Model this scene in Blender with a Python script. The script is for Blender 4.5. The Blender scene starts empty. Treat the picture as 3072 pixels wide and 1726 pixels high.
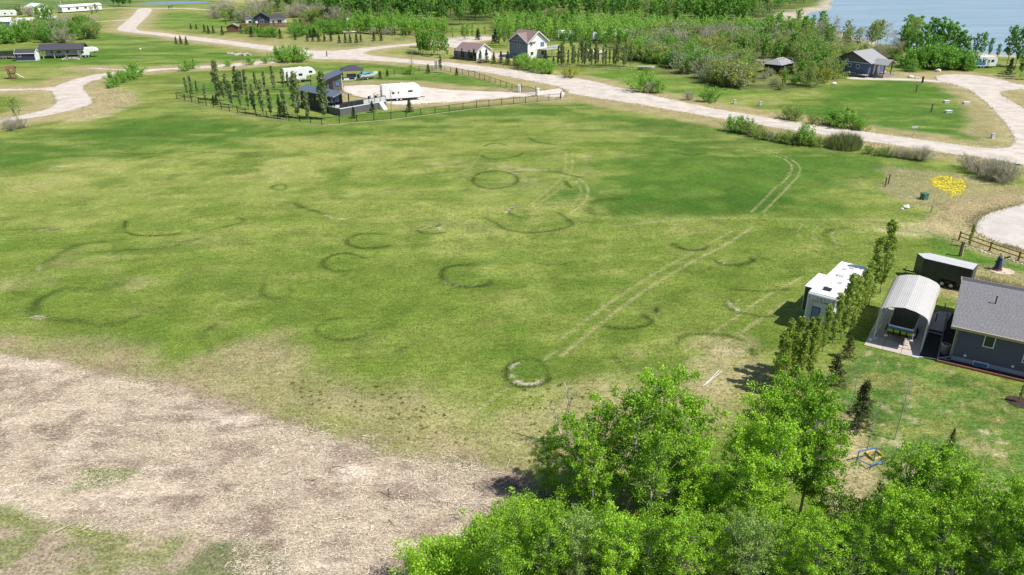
import bpy, math, random
import numpy as np
from mathutils import Vector, geometry

# ------------------------------------------------------------------ camera
F, YH, H, CX, CY = 2250.0, -150.0, 32.0, 1536.0, 863.0      # focal length / horizon in photo pixels, camera height
PITCH = math.atan((CY - YH) / F)
scene = bpy.context.scene
COL = scene.collection
cam_d = bpy.data.cameras.new("camera"); cam = bpy.data.objects.new("camera", cam_d); COL.objects.link(cam)
cam_d.sensor_width = 36.0; cam_d.lens = 36.0 * F / 3072.0
cam_d.clip_start = 0.5; cam_d.clip_end = 6000.0
cam.location = (0, 0, H); cam.rotation_euler = (math.pi / 2 - PITCH, 0, 0)
scene.camera = cam
# ------------------------------------------------------------------ sky, sun, exposure
SUN_EL, SUN_AZ = math.radians(55.0), math.radians(-25.0)      # azimuth measured from +X towards +Y
world = bpy.data.worlds.new("World"); scene.world = world; world.use_nodes = True
wn = world.node_tree.nodes; wl = world.node_tree.links
sky = wn.new("ShaderNodeTexSky"); sky.sky_type = 'NISHITA'; sky.sun_disc = False
sky.sun_elevation = SUN_EL; sky.sun_rotation = math.pi / 2 - SUN_AZ
sky.altitude = 700.0; sky.air_density = 1.0; sky.dust_density = 1.0; sky.ozone_density = 1.0
wn["Background"].inputs[1].default_value = 0.105
wl.new(sky.outputs[0], wn["Background"].inputs[0])
sun_d = bpy.data.lights.new("sun", 'SUN'); sun = bpy.data.objects.new("sun", sun_d); COL.objects.link(sun)
sun_d.energy = 5.0; sun_d.angle = math.radians(0.55); sun_d.color = (1.0, 0.955, 0.89)
sdir = Vector((math.cos(SUN_EL) * math.cos(SUN_AZ), math.cos(SUN_EL) * math.sin(SUN_AZ), math.sin(SUN_EL)))
sun.location = sdir * 200; sun.rotation_euler = sdir.to_track_quat('Z', 'Y').to_euler()
vs = scene.view_settings
vs.view_transform = 'Standard'; vs.look = 'None'; vs.gamma = 1.0; vs.use_curve_mapping = False
vs.exposure = 0.2

# ------------------------------------------------------------------ helpers
rng = np.random.default_rng(7); random.seed(7)
_c, _s = math.cos(PITCH), math.sin(PITCH)
def G(px, py, z=0.0):
    """photo pixel -> point on the horizontal plane z"""
    dx, dy = (px - CX) / F, -(py - CY) / F
    X, Y, Z = dx, _c + dy * _s, -_s + dy * _c
    t = (z - H) / Z
    return (X * t, Y * t)
def zoomer(x0, y0, s): return lambda x, y: (x0 + x / s, y0 + y / s)
def R(d): return math.radians(d)

def tag(o, label=None, cat=None, group=None, kind=None):
    if label: o["label"] = label
    if cat: o["category"] = cat
    if group: o["group"] = group
    if kind: o["kind"] = kind
    return o
def empty(name, loc, rz=0.0, label=None, cat=None, group=None):
    o = bpy.data.objects.new(name, None); COL.objects.link(o)
    o.location = (loc[0], loc[1], loc[2] if len(loc) > 2 else 0.0); o.rotation_euler = (0, 0, R(rz))
    o.empty_display_size = 0.3
    return tag(o, label, cat, group)
def link(name, me, parent=None, loc=None, rz=None):
    o = bpy.data.objects.new(name, me); COL.objects.link(o)
    if parent is not None: o.parent = parent
    if loc is not None: o.location = loc
    if rz is not None: o.rotation_euler = (0, 0, R(rz))
    return o

class MB:
    def __init__(s): s.v, s.f = [], []
    def add(s, vs, fs):
        n = len(s.v); s.v += [tuple(p) for p in vs]; s.f += [tuple(i + n for i in f) for f in fs]; return s
    def box(s, x0, x1, y0, y1, z0, z1):
        return s.add([(x0,y0,z0),(x1,y0,z0),(x1,y1,z0),(x0,y1,z0),(x0,y0,z1),(x1,y0,z1),(x1,y1,z1),(x0,y1,z1)],
                     [(3,2,1,0),(4,5,6,7),(0,1,5,4),(1,2,6,5),(2,3,7,6),(3,0,4,7)])
    def prism_z(s, poly, z0, z1):
        n = len(poly)
        return s.add([(x,y,z0) for x,y in poly] + [(x,y,z1) for x,y in poly],
                     [tuple(range(n))[::-1], tuple(range(n, 2*n))] + [(i,(i+1)%n,n+(i+1)%n,n+i) for i in range(n)])
    def prism_y(s, prof, y0, y1):        # profile (x,z) extruded along y
        n = len(prof)
        return s.add([(x,y0,z) for x,z in prof] + [(x,y1,z) for x,z in prof],
                     [tuple(range(n)), tuple(range(n, 2*n))[::-1]] + [(i,n+i,n+(i+1)%n,(i+1)%n) for i in range(n)])
    def prism_x(s, prof, x0, x1):        # profile (y,z) extruded along x
        n = len(prof)
        return s.add([(x0,y,z) for y,z in prof] + [(x1,y,z) for y,z in prof],
                     [tuple(range(n))[::-1], tuple(range(n, 2*n))] + [(i,(i+1)%n,n+(i+1)%n,n+i) for i in range(n)])
    def slab(s, a, b, c, d, t):          # thick quad, thickness along its normal downwards
        a, b, c, d = map(Vector, (a, b, c, d)); n = (b - a).cross(d - a).normalized()
        if n.z < 0: n = -n
        q = [p - n * t for p in (a, b, c, d)]
        return s.add([a, b, c, d] + q, [(0,1,2,3),(7,6,5,4),(0,4,5,1),(1,5,6,2),(2,6,7,3),(3,7,4,0)])
    def tube(s, p, q, r0, r1=None, n=6):
        r1 = r0 if r1 is None else r1
        p, q = Vector(p), Vector(q); d = (q - p)
        if d.length < 1e-6: return s
        d.normalize(); u = d.orthogonal().normalized(); w = d.cross(u)
        ring = lambda c, r: [c + (u * math.cos(2*math.pi*i/n) + w * math.sin(2*math.pi*i/n)) * r for i in range(n)]
        return s.add(ring(p, r0) + ring(q, r1), [tuple(range(n))[::-1], tuple(range(n, 2*n))] + [(i,(i+1)%n,n+(i+1)%n,n+i) for i in range(n)])
    def path(s, pts, r, n=5):
        for a, b in zip(pts[:-1], pts[1:]): s.tube(a, b, r, r, n)
        return s
    def bar(s, p, q, w, h):              # square bar between two points
        p, q = Vector(p), Vector(q); d = (q - p).normalized(); up = Vector((0,0,1)) if abs(d.z) < .95 else Vector((1,0,0))
        u = d.cross(up).normalized() * (w/2); k = u.cross(d).normalized() * (h/2)
        P = [p-u-k, p+u-k, p+u+k, p-u+k, q-u-k, q+u-k, q+u+k, q-u+k]
        return s.add(P, [(3,2,1,0),(4,5,6,7),(0,1,5,4),(1,2,6,5),(2,3,7,6),(3,0,4,7)])
    def lathe(s, prof, n=12, c=(0,0,0)):
        V, Fs = [], []; m = len(prof)
        for i in range(n):
            a = 2*math.pi*i/n
            V += [(c[0]+r*math.cos(a), c[1]+r*math.sin(a), c[2]+z) for r, z in prof]
        for i in range(n):
            j = (i+1) % n
            for k in range(m-1): Fs.append((i*m+k, j*m+k, j*m+k+1, i*m+k+1))
        return s.add(V, Fs)
    def mesh(s, name, mat, smooth=False):
        me = bpy.data.meshes.new(name); me.from_pydata(s.v, [], s.f); me.update()
        if mat: me.materials.append(mat)
        if smooth: me.polygons.foreach_set("use_smooth", [True]*len(me.polygons))
        return me
    def build(s, name, mat, parent=None, bevel=0.0, smooth=False, loc=None, rz=None, seg=2):
        o = link(name, s.mesh(name, mat, smooth), parent, loc, rz)
        if bevel:
            m = o.modifiers.new("bevel", 'BEVEL'); m.width = bevel; m.segments = seg; m.limit_method = 'ANGLE'; m.angle_limit = R(30)
        return o

def raw_mesh(name, V, Fq, mat, attr=None):
    """fast mesh from numpy: V (n,3), Fq (m,4) or (m,3), attr = per-vertex floats stored as 'v'"""
    me = bpy.data.meshes.new(name); k = Fq.shape[1]
    me.vertices.add(len(V)); me.vertices.foreach_set("co", np.ascontiguousarray(V, dtype=np.float32).ravel())
    me.loops.add(Fq.size); me.loops.foreach_set("vertex_index", np.ascontiguousarray(Fq, dtype=np.int32).ravel())
    me.polygons.add(len(Fq)); me.polygons.foreach_set("loop_start", np.arange(0, Fq.size, k, dtype=np.int32))
    if attr is not None:
        a = me.attributes.new("v", 'FLOAT', 'POINT'); a.data.foreach_set("value", np.ascontiguousarray(attr, dtype=np.float32))
    me.update(calc_edges=True)
    if mat: me.materials.append(mat)
    return me

# ------------------------------------------------------------------ materials
def mat(name, col, rough=0.75, metal=0.0, var=0.18, scale=3.0, bump=0.0, bscale=40.0, spec=0.4, coat=0.0, stain=0.0):
    m = bpy.data.materials.new(name); m.use_nodes = True; nt = m.node_tree; N = nt.nodes; L = nt.links
    b = N["Principled BSDF"]; b.inputs["Roughness"].default_value = rough; b.inputs["Metallic"].default_value = metal
    b.inputs["Specular IOR Level"].default_value = spec; b.inputs["Coat Weight"].default_value = coat
    tc = N.new("ShaderNodeTexCoord")
    n1 = N.new("ShaderNodeTexNoise"); n1.inputs["Scale"].default_value = scale; n1.inputs["Detail"].default_value = 6; n1.inputs["Roughness"].default_value = .65
    L.new(tc.outputs["Object"], n1.inputs["Vector"])
    rmp = N.new("ShaderNodeMapRange"); rmp.inputs[1].default_value = .25; rmp.inputs[2].default_value = .75
    rmp.inputs[3].default_value = 1 - var; rmp.inputs[4].default_value = 1 + var
    L.new(n1.outputs["Fac"], rmp.inputs[0])
    mx = N.new("ShaderNodeVectorMath"); mx.operation = 'SCALE'; mx.inputs[0].default_value = col
    L.new(rmp.outputs[0], mx.inputs["Scale"])
    out = mx.outputs[0]
    if stain > 0:
        n2 = N.new("ShaderNodeTexNoise"); n2.inputs["Scale"].default_value = scale*.35; n2.inputs["Detail"].default_value = 8
        L.new(tc.outputs["Object"], n2.inputs["Vector"])
        r2 = N.new("ShaderNodeMapRange"); r2.inputs[1].default_value = .5; r2.inputs[2].default_value = .72; r2.inputs[3].default_value = 0; r2.inputs[4].default_value = stain
        L.new(n2.outputs["Fac"], r2.inputs[0])
        mm = N.new("ShaderNodeMix"); mm.data_type = 'RGBA'; L.new(r2.outputs[0], mm.inputs[0]); L.new(out, mm.inputs[6]); mm.inputs[7].default_value = (col[0]*.45, col[1]*.4, col[2]*.34, 1)
        out = mm.outputs[2]
    L.new(out, b.inputs["Base Color"])
    if bump > 0:
        n3 = N.new("ShaderNodeTexNoise"); n3.inputs["Scale"].default_value = bscale; n3.inputs["Detail"].default_value = 4
        L.new(tc.outputs["Object"], n3.inputs["Vector"])
        bp = N.new("ShaderNodeBump"); bp.inputs["Strength"].default_value = bump; bp.inputs["Distance"].default_value = .02
        L.new(n3.outputs["Fac"], bp.inputs["Height"]); L.new(bp.outputs[0], b.inputs["Normal"])
    return m

def leaf_mat(name, dark, light, trans=0.35, rough=0.5):
    """leaf colour varies leaf by leaf (attribute v), clump by clump (noise) and tree by tree (object random)"""
    m = bpy.data.materials.new(name); m.use_nodes = True; nt = m.node_tree; N = nt.nodes; L = nt.links
    N.remove(N["Principled BSDF"]); out = N["Material Output"]
    at = N.new("ShaderNodeAttribute"); at.attribute_name = "v"
    tc = N.new("ShaderNodeTexCoord"); nz = N.new("ShaderNodeTexNoise"); nz.inputs["Scale"].default_value = .9; nz.inputs["Detail"].default_value = 2
    L.new(tc.outputs["Object"], nz.inputs["Vector"])
    oi = N.new("ShaderNodeObjectInfo")
    a1 = N.new("ShaderNodeMath"); a1.operation = 'MULTIPLY_ADD'; L.new(nz.outputs["Fac"], a1.inputs[0]); a1.inputs[1].default_value = .8; L.new(at.outputs["Fac"], a1.inputs[2])
    a2 = N.new("ShaderNodeMath"); a2.operation = 'MULTIPLY_ADD'; L.new(oi.outputs["Random"], a2.inputs[0]); a2.inputs[1].default_value = .55; L.new(a1.outputs[0], a2.inputs[2])
    mr = N.new("ShaderNodeMapRange"); mr.inputs[1].default_value = .35; mr.inputs[2].default_value = 1.75; L.new(a2.outputs[0], mr.inputs[0])
    mx = N.new("ShaderNodeMix"); mx.data_type = 'RGBA'; L.new(mr.outputs[0], mx.inputs[0]); mx.inputs[6].default_value = (*dark, 1); mx.inputs[7].default_value = (*light, 1)
    d = N.new("ShaderNodeBsdfPrincipled"); d.inputs["Roughness"].default_value = rough; d.inputs["Specular IOR Level"].default_value = .35
    L.new(mx.outputs[2], d.inputs["Base Color"])
    t = N.new("ShaderNodeBsdfTranslucent"); L.new(mx.outputs[2], t.inputs["Color"])
    ms = N.new("ShaderNodeMixShader"); ms.inputs[0].default_value = trans
    L.new(d.outputs[0], ms.inputs[1]); L.new(t.outputs[0], ms.inputs[2]); L.new(ms.outputs[0], out.inputs["Surface"])
    return m

M = {}
def dm(k, *a, **kw): M[k] = mat(k, *a, **kw)
dm("white_paint", (.80,.80,.79), .45, var=.05, stain=.12)
dm("rv_white", (.82,.82,.81), .35, var=.04, coat=.15, stain=.06)
dm("rv_grey", (.55,.56,.58), .4, var=.06)
dm("roof_membrane", (.84,.84,.83), .6, var=.06, scale=1.5, stain=.10)
dm("dark_trim", (.025,.026,.03), .4, var=.2)
dm("rubber", (.02,.02,.02), .85, var=.3)
dm("steel", (.42,.43,.45), .4, metal=.7, var=.12)
dm("galv", (.62,.62,.60), .5, metal=.25, var=.1, stain=.10)
dm("carport_metal", (.54,.52,.49), .5, metal=.1, var=.06, scale=1.2, stain=.10)
dm("charcoal_metal", (.030,.034,.045), .35, var=.15, scale=1.5, coat=.2)
dm("glass", (.03,.04,.05), .08, var=.1, spec=.6)
dm("glass_blue", (.10,.20,.34), .12, var=.15, spec=.6)
dm("concrete", (.50,.44,.39), .85, var=.14, scale=2.0, bump=.3, stain=.25)
dm("foundation", (.34,.36,.40), .85, var=.12, scale=2.0, bump=.2)
dm("grey_siding", (.095,.096,.145), .6, var=.10, scale=5)
dm("shingle_grey", (.225,.22,.23), .9, var=.32, scale=16, bump=.5, bscale=120)
dm("shingle_dark", (.062,.060,.075), .9, var=.3, scale=6)
dm("shingle_red", (.235,.170,.160), .9, var=.25, scale=6)
dm("shingle_mid", (.30,.30,.31), .9, var=.25, scale=5)
dm("roof_blue", (.135,.165,.215), .45, metal=.15, var=.1, scale=2)
dm("siding_blue", (.10,.13,.24), .6, var=.12, scale=3)
dm("siding_slate", (.15,.19,.26), .6, var=.1, scale=3)
dm("siding_grey", (.115,.115,.12), .65, var=.14, scale=4)
dm("siding_white", (.78,.77,.75), .55, var=.06, scale=3, stain=.08)
dm("siding_navy", (.035,.045,.085), .6, var=.15)
dm("wall_dark", (.030,.032,.038), .6, var=.2)
dm("wood_brown", (.16,.085,.05), .8, var=.3, scale=4)
dm("wood_grey", (.27,.235,.20), .85, var=.25, scale=6)
dm("wood_pale", (.46,.36,.26), .8, var=.2, scale=6)
dm("deck_board", (.50,.47,.43), .8, var=.15, scale=5)
dm("black_iron", (.012,.012,.013), .5, var=.2)
dm("soil_dark", (.035,.030,.027), .95, var=.5, scale=6, bump=.6, bscale=30, stain=.3)
dm("soil_brown", (.14,.10,.075), .95, var=.35, scale=4, bump=.6, bscale=30)
dm("mulch_bark", (.05,.03,.024), .95, var=.5, scale=12, bump=.6)
dm("sand", (.58,.47,.38), .9, var=.15, scale=3, bump=.3)
dm("rock", (.42,.38,.35), .9, var=.25, scale=5, bump=.5, bscale=10)
dm("rock_pale", (.62,.58,.54), .9, var=.2, scale=5, bump=.4, bscale=10)
dm("bark_pale", (.40,.38,.32), .85, var=.3, scale=8)
dm("bark_brown", (.13,.10,.075), .9, var=.3, scale=8)
dm("bark_grey", (.22,.19,.165), .9, var=.3, scale=8)
dm("dead_wood", (.56,.48,.38), .85, var=.3, scale=5)
dm("lime_paint", (.55,.56,.03), .4, var=.1)
dm("blue_paint", (.06,.16,.42), .45, var=.12)
dm("hull_white", (.76,.77,.79), .25, var=.05, coat=.4)
dm("hull_dark", (.018,.019,.022), .25, var=.15, coat=.4)
dm("green_box", (.05,.16,.10), .5, var=.1)
dm("yellow_tube", (.62,.44,.14), .6, var=.12)
dm("trampoline_blue", (.05,.12,.30), .6, var=.15)
dm("teal_cloth", (.10,.42,.45), .6, var=.1)
dm("red_paint", (.40,.05,.04), .5, var=.15)
dm("pipe_white", (.66,.66,.66), .4, var=.03)
dm("brick_red", (.30,.12,.09), .85, var=.2)

LM = {
 "aspen": leaf_mat("aspen_leaf", (.040,.145,.007), (.45,.74,.045), .28),
 "aspen_yellow": leaf_mat("aspen_leaf_pale", (.16,.28,.05), (.42,.58,.15), .4),
 "poplar": leaf_mat("poplar_leaf", (.14,.24,.03), (.50,.62,.11), .48),
 "poplar_far": leaf_mat("young_poplar_leaf", (.13,.20,.06), (.42,.50,.22), .45),
 "green": leaf_mat("tree_leaf_green", (.08,.24,.025), (.29,.54,.08), .45),
 "bright": leaf_mat("tree_leaf_bright", (.15,.34,.035), (.38,.62,.11), .5),
 "dark": leaf_mat("tree_leaf_dark", (.06,.18,.03), (.25,.48,.085), .45),
 "olive": leaf_mat("willow_leaf", (.16,.25,.05), (.44,.54,.15), .45),
 "sage": leaf_mat("silver_leaf", (.22,.26,.13), (.50,.53,.33), .35),
 "yellow": leaf_mat("yellow_bud", (.26,.31,.05), (.52,.54,.11), .4),
 "twig": leaf_mat("bare_twig", (.27,.25,.17), (.56,.53,.38), .15, .9),
 "spruce": leaf_mat("spruce_needle", (.02,.045,.018), (.08,.125,.04), .15),
 "brownspruce": leaf_mat("dry_spruce_needle", (.045,.062,.016), (.15,.165,.05), .2),
 "tuft": leaf_mat("ring_grass_blade", (.045,.09,.014), (.12,.19,.03), .35),
 "weed": leaf_mat("weed_leaf", (.06,.10,.012), (.24,.25,.03), .25),
 "dandelion": leaf_mat("dandelion_petal", (.74,.62,.01), (.92,.80,.03), .2),
 "reed": leaf_mat("reed_blade", (.07,.12,.02), (.34,.38,.14), .3),
 "straw": leaf_mat("straw_blade", (.40,.34,.19), (.74,.64,.42), .35),
 "chip": leaf_mat("wood_chip", (.24,.18,.125), (.80,.695,.535), .0, .9),
 "lawn": leaf_mat("lawn_blade", (.12,.19,.025), (.40,.45,.11), .4),
}

# ------------------------------------------------------------------ numpy noise / distances
def lattice_noise(x, y, scale, seed):
    r = np.random.default_rng(seed); T = r.random((256, 256))
    u, v = x / scale, y / scale; i, j = np.floor(u).astype(int), np.floor(v).astype(int)
    fu, fv = u - i, v - j; fu = fu*fu*(3-2*fu); fv = fv*fv*(3-2*fv)
    g = lambda a, b: T[a % 256, b % 256]
    return (g(i,j)*(1-fu)+g(i+1,j)*fu)*(1-fv) + (g(i,j+1)*(1-fu)+g(i+1,j+1)*fu)*fv
def fbm(x, y, scale, seed, oct=4):
    s, a, t = 0, 1.0, 0
    for k in range(oct):
        s = s + a*lattice_noise(x, y, scale/2**k, seed+k); t += a; a *= .55
    return s / t
def seg_dist(x, y, pts, closed=False):
    d = np.full(x.shape, 1e9); n = len(pts)
    for k in range(n if closed else n-1):
        (ax, ay), (bx, by) = pts[k], pts[(k+1) % n]; ex, ey = bx-ax, by-ay; l2 = ex*ex+ey*ey + 1e-9
        t = np.clip(((x-ax)*ex+(y-ay)*ey)/l2, 0, 1); d = np.minimum(d, np.hypot(x-ax-t*ex, y-ay-t*ey))
    return d
def inside(x, y, pts):
    c = np.zeros(x.shape, bool); n = len(pts)
    for k in range(n):
        (ax, ay), (bx, by) = pts[k], pts[(k+1) % n]
        if ay == by: continue
        c ^= ((ay > y) != (by > y)) & (x < (bx-ax)*(y-ay)/(by-ay) + ax)
    return c
def signed(x, y, pts):
    d = seg_dist(x, y, pts, True); return np.where(inside(x, y, pts), d, -d)
def smooth(a, lo, hi):
    t = np.clip((a-lo)/(hi-lo), 0, 1); return t*t*(3-2*t)
def GP(pts): return [G(*p) for p in pts]
# ================================================================== SETTING
Z1 = zoomer(0,0,3.618); Z2 = zoomer(520,150,4.6); Z3 = zoomer(1040,150,3.903); Z4 = zoomer(520,0,3.39)
Z5 = zoomer(1240,0,3.903); Z6 = zoomer(1850,0,4.223); Z7 = zoomer(2400,0,3.833); ZA = zoomer(2340,690,3.288)
ZC = zoomer(900,180,6.44); ZL = zoomer(2480,120,8.587); ZT = zoomer(0,0,8.587); ZB = zoomer(2150,240,2.794); ZN = zoomer(2600,440,3.445)
P1 = zoomer(0,360,2.01); P2 = zoomer(900,360,2.01); P3 = zoomer(1700,360,2.01); P5 = zoomer(1200,1040,2.109)

def strip_poly(pts, w):
    """centre line (metres) -> outline polygon of a strip of width w"""
    L_, R_ = [], []
    for i, p in enumerate(pts):
        a = pts[max(i-1, 0)]; b = pts[min(i+1, len(pts)-1)]; d = Vector((b[0]-a[0], b[1]-a[1])).normalized()
        n = Vector((-d.y, d.x)) * (w/2 if not isinstance(w, (list, tuple)) else w[i]/2)
        L_.append((p[0]+n.x, p[1]+n.y)); R_.append((p[0]-n.x, p[1]-n.y))
    return L_ + R_[::-1]
def rounded(pts, it=1):
    for _ in range(it):
        q = []
        for i in range(len(pts)):
            a, b = pts[i], pts[(i+1) % len(pts)]
            q += [(a[0]*.75+b[0]*.25, a[1]*.75+b[1]*.25), (a[0]*.25+b[0]*.75, a[1]*.25+b[1]*.75)]
        pts = q
    return pts
ROAD_PX = [(415,25),(400,45),(375,68),(352,84),(351,92),(387,97),(470,106),(560,119),(676,133),(833,156),(918,174),(960,178),(1040,178),(1232,189),(1335,201),
  (1488,223),(1629,251),(1683,261),(1700,278),(1729,286),(1908,312),(2150,355),(2347,387),(2465,405),(2594,423),(2776,451),(2937,473),(3072,498),(3260,530),(3260,455),(3190,440),
  (3160,410),(3120,365),(3072,326),(3047,310),(3013,292),(2997,280),(3008,274),(3072,267),(3140,268),(3140,262),(3072,257),(3026,245),(2961,230),(2896,223),(2828,223),
  (2804,232),(2815,246),(2838,250),(2890,261),(2937,290),(2984,333),(3027,383),(3043,419),(3041,433),(3020,444),(2973,446),(2902,439),(2737,415),(2597,397),(2508,385),
  (2365,363),(2150,328),(2099,317),(1968,289),(1908,275),(1850,262),(1789,245),(1700,231),(1676,228),(1547,212),(1445,198),(1347,188),(1219,178),(1139,170),(1092,164),(1089,157),
  (1134,147.5),(1225,137),(1300,133),(1350,140),(1380,150),(1460,174),(1535,176),(1535,160),(1470,160),(1400,150),(1390,130),(1440,124),(1490,118),(1490,107),(1440,110),(1350,115),
  (1300,127),(1222,132),(1110,142),(1021,153),(927,152),(833,142),(676,121),(560,108),(470,97),(420,93),(406,86),(415,75),(448,44),(459,26)]
LANE_PX = [(0,359),(111,337),(158,321),(169,307),(159,287),(155,270),(0,274),(-60,276),(-60,270),(0,268),(155,265),(193,246),(260,229),(332,218),(387,213),(261,207),(261,203),(387,209.5),(420,210),
  (547,202),(650,196),(831,180),(870,178),(870,184),(831,190),(650,204),(547,207),(420,218),(345,229),(290,240),(257,254),(250,265),(263,282),(282,301),(276,315),(221,332),(111,354),(0,370),(-80,386),(-80,374)]
LOTDRIVE_PX = [(1686,263),(1640,270),(1600,277),(1555,278),(1450,274),(1347,270),(1271,262),(1200,256),(1120,255),(1040,257),(1026,262),(1029,276),(1060,290),(1130,300),(1170,313),(1200,316),(1296,311),(1450,301),(1591,288),(1680,294),(1700,291)]
TURN_PX = [(3072,610),(3030,620),(2954,640),(2928,658),(2919,681),(2925,698),(2992,730),(3072,753),(3200,780),(3300,700),(3200,600)]
PADDRIVE_PX = [ZA(1905,515),ZA(1990,492),ZA(2080,505),ZA(2200,540),ZA(2407,580),ZA(2600,610),ZA(2600,680),ZA(2407,640),ZA(2150,600),ZA(1930,575)]
CABINPATH_PX = [(2540,232),(2600,233),(2760,237),(2830,243),(2835,250),(2760,243),(2600,240),(2545,238)]
roads = {"gravel_road": rounded(GP(ROAD_PX)), "gravel_lane": rounded(GP(LANE_PX)), "lot_driveway": rounded(GP(LOTDRIVE_PX)),
         "turning_circle": rounded(GP(TURN_PX), 2), "gravel_driveway": rounded(GP(PADDRIVE_PX)), "cabin_path": rounded(GP(CABINPATH_PX)),
         "field_road": strip_poly(GP([(300,26),(354,24),(440,25),(560,26),(638,31),(765,46)]), 4.5),
         "farm_track": strip_poly(GP([(160,75),(270,67),(387,60)]), 3.5)}
LAKE_PX = [(2504,-40),(2500,0),(2484,10),(2502,24),(2470,32),(2440,36),(2416,46),(2420,60),(2452,74),(2500,92),(2570,112),(2680,140),(2790,150),(2900,156),(3000,165),(3100,168),(3400,175)]
lake = [G(2600,-95)] + GP(LAKE_PX) + [(900,215),(900,1500),(420,1500)]
POND_PX = [(395,14),(430,9),(500,5),(560,3),(650,7),(600,11),(540,12.5),(470,13.5)]
pond = GP(POND_PX)

# ---- ground sheet -------------------------------------------------
def axis(segs):
    out = [segs[0][0]]
    for a, b, st in segs:
        n = max(1, int(round((b-a)/st))); out += list(a + (b-a)*np.arange(1, n+1)/n)
    return np.array(out)
gx = axis([(-3000,-450,500),(-450,-150,6),(-150,-62,2.2),(-62,72,.36),(72,150,2.2),(150,450,6),(450,3000,500)])
gy = axis([(-400,20,60),(20,104,.36),(104,150,.6),(150,270,1.6),(270,600,5),(600,5000,500)])
X, Y = np.meshgrid(gx, gy); X = X.ravel(); Y = Y.ravel()
print("ground verts", X.size)

C = lambda r, g, b: np.array([r, g, b])
GREEN, DRYG, LUSH, TAN, STRAW, BROWN, CHIPC = C(.128,.188,.027), C(.272,.298,.080), C(.052,.135,.012), C(.36,.30,.165), C(.47,.40,.235), C(.21,.155,.115), C(.455,.38,.285)
col = np.zeros((X.size, 3))
def blend(c, m):
    global col
    col = col*(1-m[:, None]) + c*m[:, None]
n_big = fbm(X, Y, 34, 1); n_mid = fbm(X*.75, Y*1.5, 9, 11); n_sm = fbm(X, Y, 2.6, 21); n_big2 = fbm(X, Y, 60, 31)
warp = (fbm(X, Y, 7, 41)-.5)*2
def band(cx, cy):   # mower-like streaks that run a little oblique to the picture
    a = R(14); return fbm((X*math.cos(a)+Y*math.sin(a))*.16, (-X*math.sin(a)+Y*math.cos(a))*1.5, 2.2, 51)
streak = band(0, 0)
blend(GREEN, np.ones(X.size))
n_xs = fbm(X, Y, 1.1, 23, 3); n_md2 = fbm(X, Y, 5.5, 25, 4)
blend(DRYG, smooth(n_big*.42+n_mid*.30+streak*.20+n_sm*.24-.04, .37, .74)*.92)
blend(TAN*.98, smooth(n_mid*.45+n_sm*.4+n_big2*.3, .60, .82)*.46)
blend(C(.078,.142,.014), smooth(n_md2*.6+n_sm*.35+(1-streak)*.12, .54, .72)*.68)
far_streak = fbm(X*.4+Y*.12, Y*1.0, 3.0, 57); blend(C(.085,.145,.018), smooth(far_streak, .56, .74)*.35)

def zone(px, soft, amp, c, op=1.0, pts=None):
    P = pts if pts is not None else GP(px)
    d = signed(X, Y, P) + warp*amp + (n_sm-.5)*amp
    m = smooth(d, -soft, soft)*np.clip(op*(.35+.55*n_sm+.75*n_md2), 0, 1); blend(c, m); return m
# lush belt along the fence and the road, the lawns beyond the road
zone([(-100,430),(200,400),(450,345),(560,300),(620,330),(960,385),(1250,345),(1650,298),(1800,310),(2150,385),(2500,455),(2760,492),(2790,520),(2700,560),(2560,545),(2420,640),(2200,640),(1900,640),(1700,590),
      (1850,500),(1900,450),(1800,400),(1700,350),(1300,385),(900,405),(600,445),(300,470),(0,500)], 8.0, 10, C(.066,.142,.016), .95)
zone([(1770,600),(1850,580),(2050,600),(2250,570),(2380,590),(2330,640),(2100,650),(1850,650)], 1.2, 2, LUSH*.8, .75)
zone([(540,262),(760,205),(900,190),(1150,195),(1310,204),(1560,275),(1270,262),(1040,256),(1030,280),(1170,320),(1690,300),(950,378),(700,325)], 3, 5, LUSH*1.15, .7)
zone([(290,95),(420,105),(700,150),(900,180),(820,180),(520,198),(330,205),(180,215),(60,190),(-80,190),(-80,150),(200,135)], 4, 6, LUSH*1.2, .75)
zone([(2380,330),(2500,290),(2450,272),(2700,242),(2880,280),(2960,370),(2990,440),(2800,415),(2600,390)], 3, 5, LUSH*1.1, .85)
zone([(480,30),(640,45),(760,65),(700,85),(500,88),(440,80)], 6, 10, LUSH*1.3, .7)
zone([(-200,-30),(440,-30),(430,4),(380,14),(250,26),(90,30),(-200,45)], 4, 4, C(.075,.155,.05), .95)
zone([(1600,225),(1850,262),(2100,310),(2300,280),(2100,235),(1900,210)], 4, 7, LUSH*1.4, .55)
# floor of the scrub and the woods
zone([(1480,70),(1900,70),(2300,80),(2420,95),(2480,150),(2490,240),(2440,262),(2340,275),(2150,255),(1985,220),(1970,195),(1890,160),(1700,125),(1480,115)], 3, 5, C(.085,.105,.035), .95)
zone([(820,40),(1000,66),(1250,80),(1500,72),(1900,78),(2150,92),(2300,80),(2480,0),(2490,-60),(700,-60)], 4, 5, C(.07,.10,.028), .95)
zone([(1010,75),(1350,85),(1350,112),(1200,108),(1000,95)], 3, 5, C(.10,.15,.03), .8)
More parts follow.
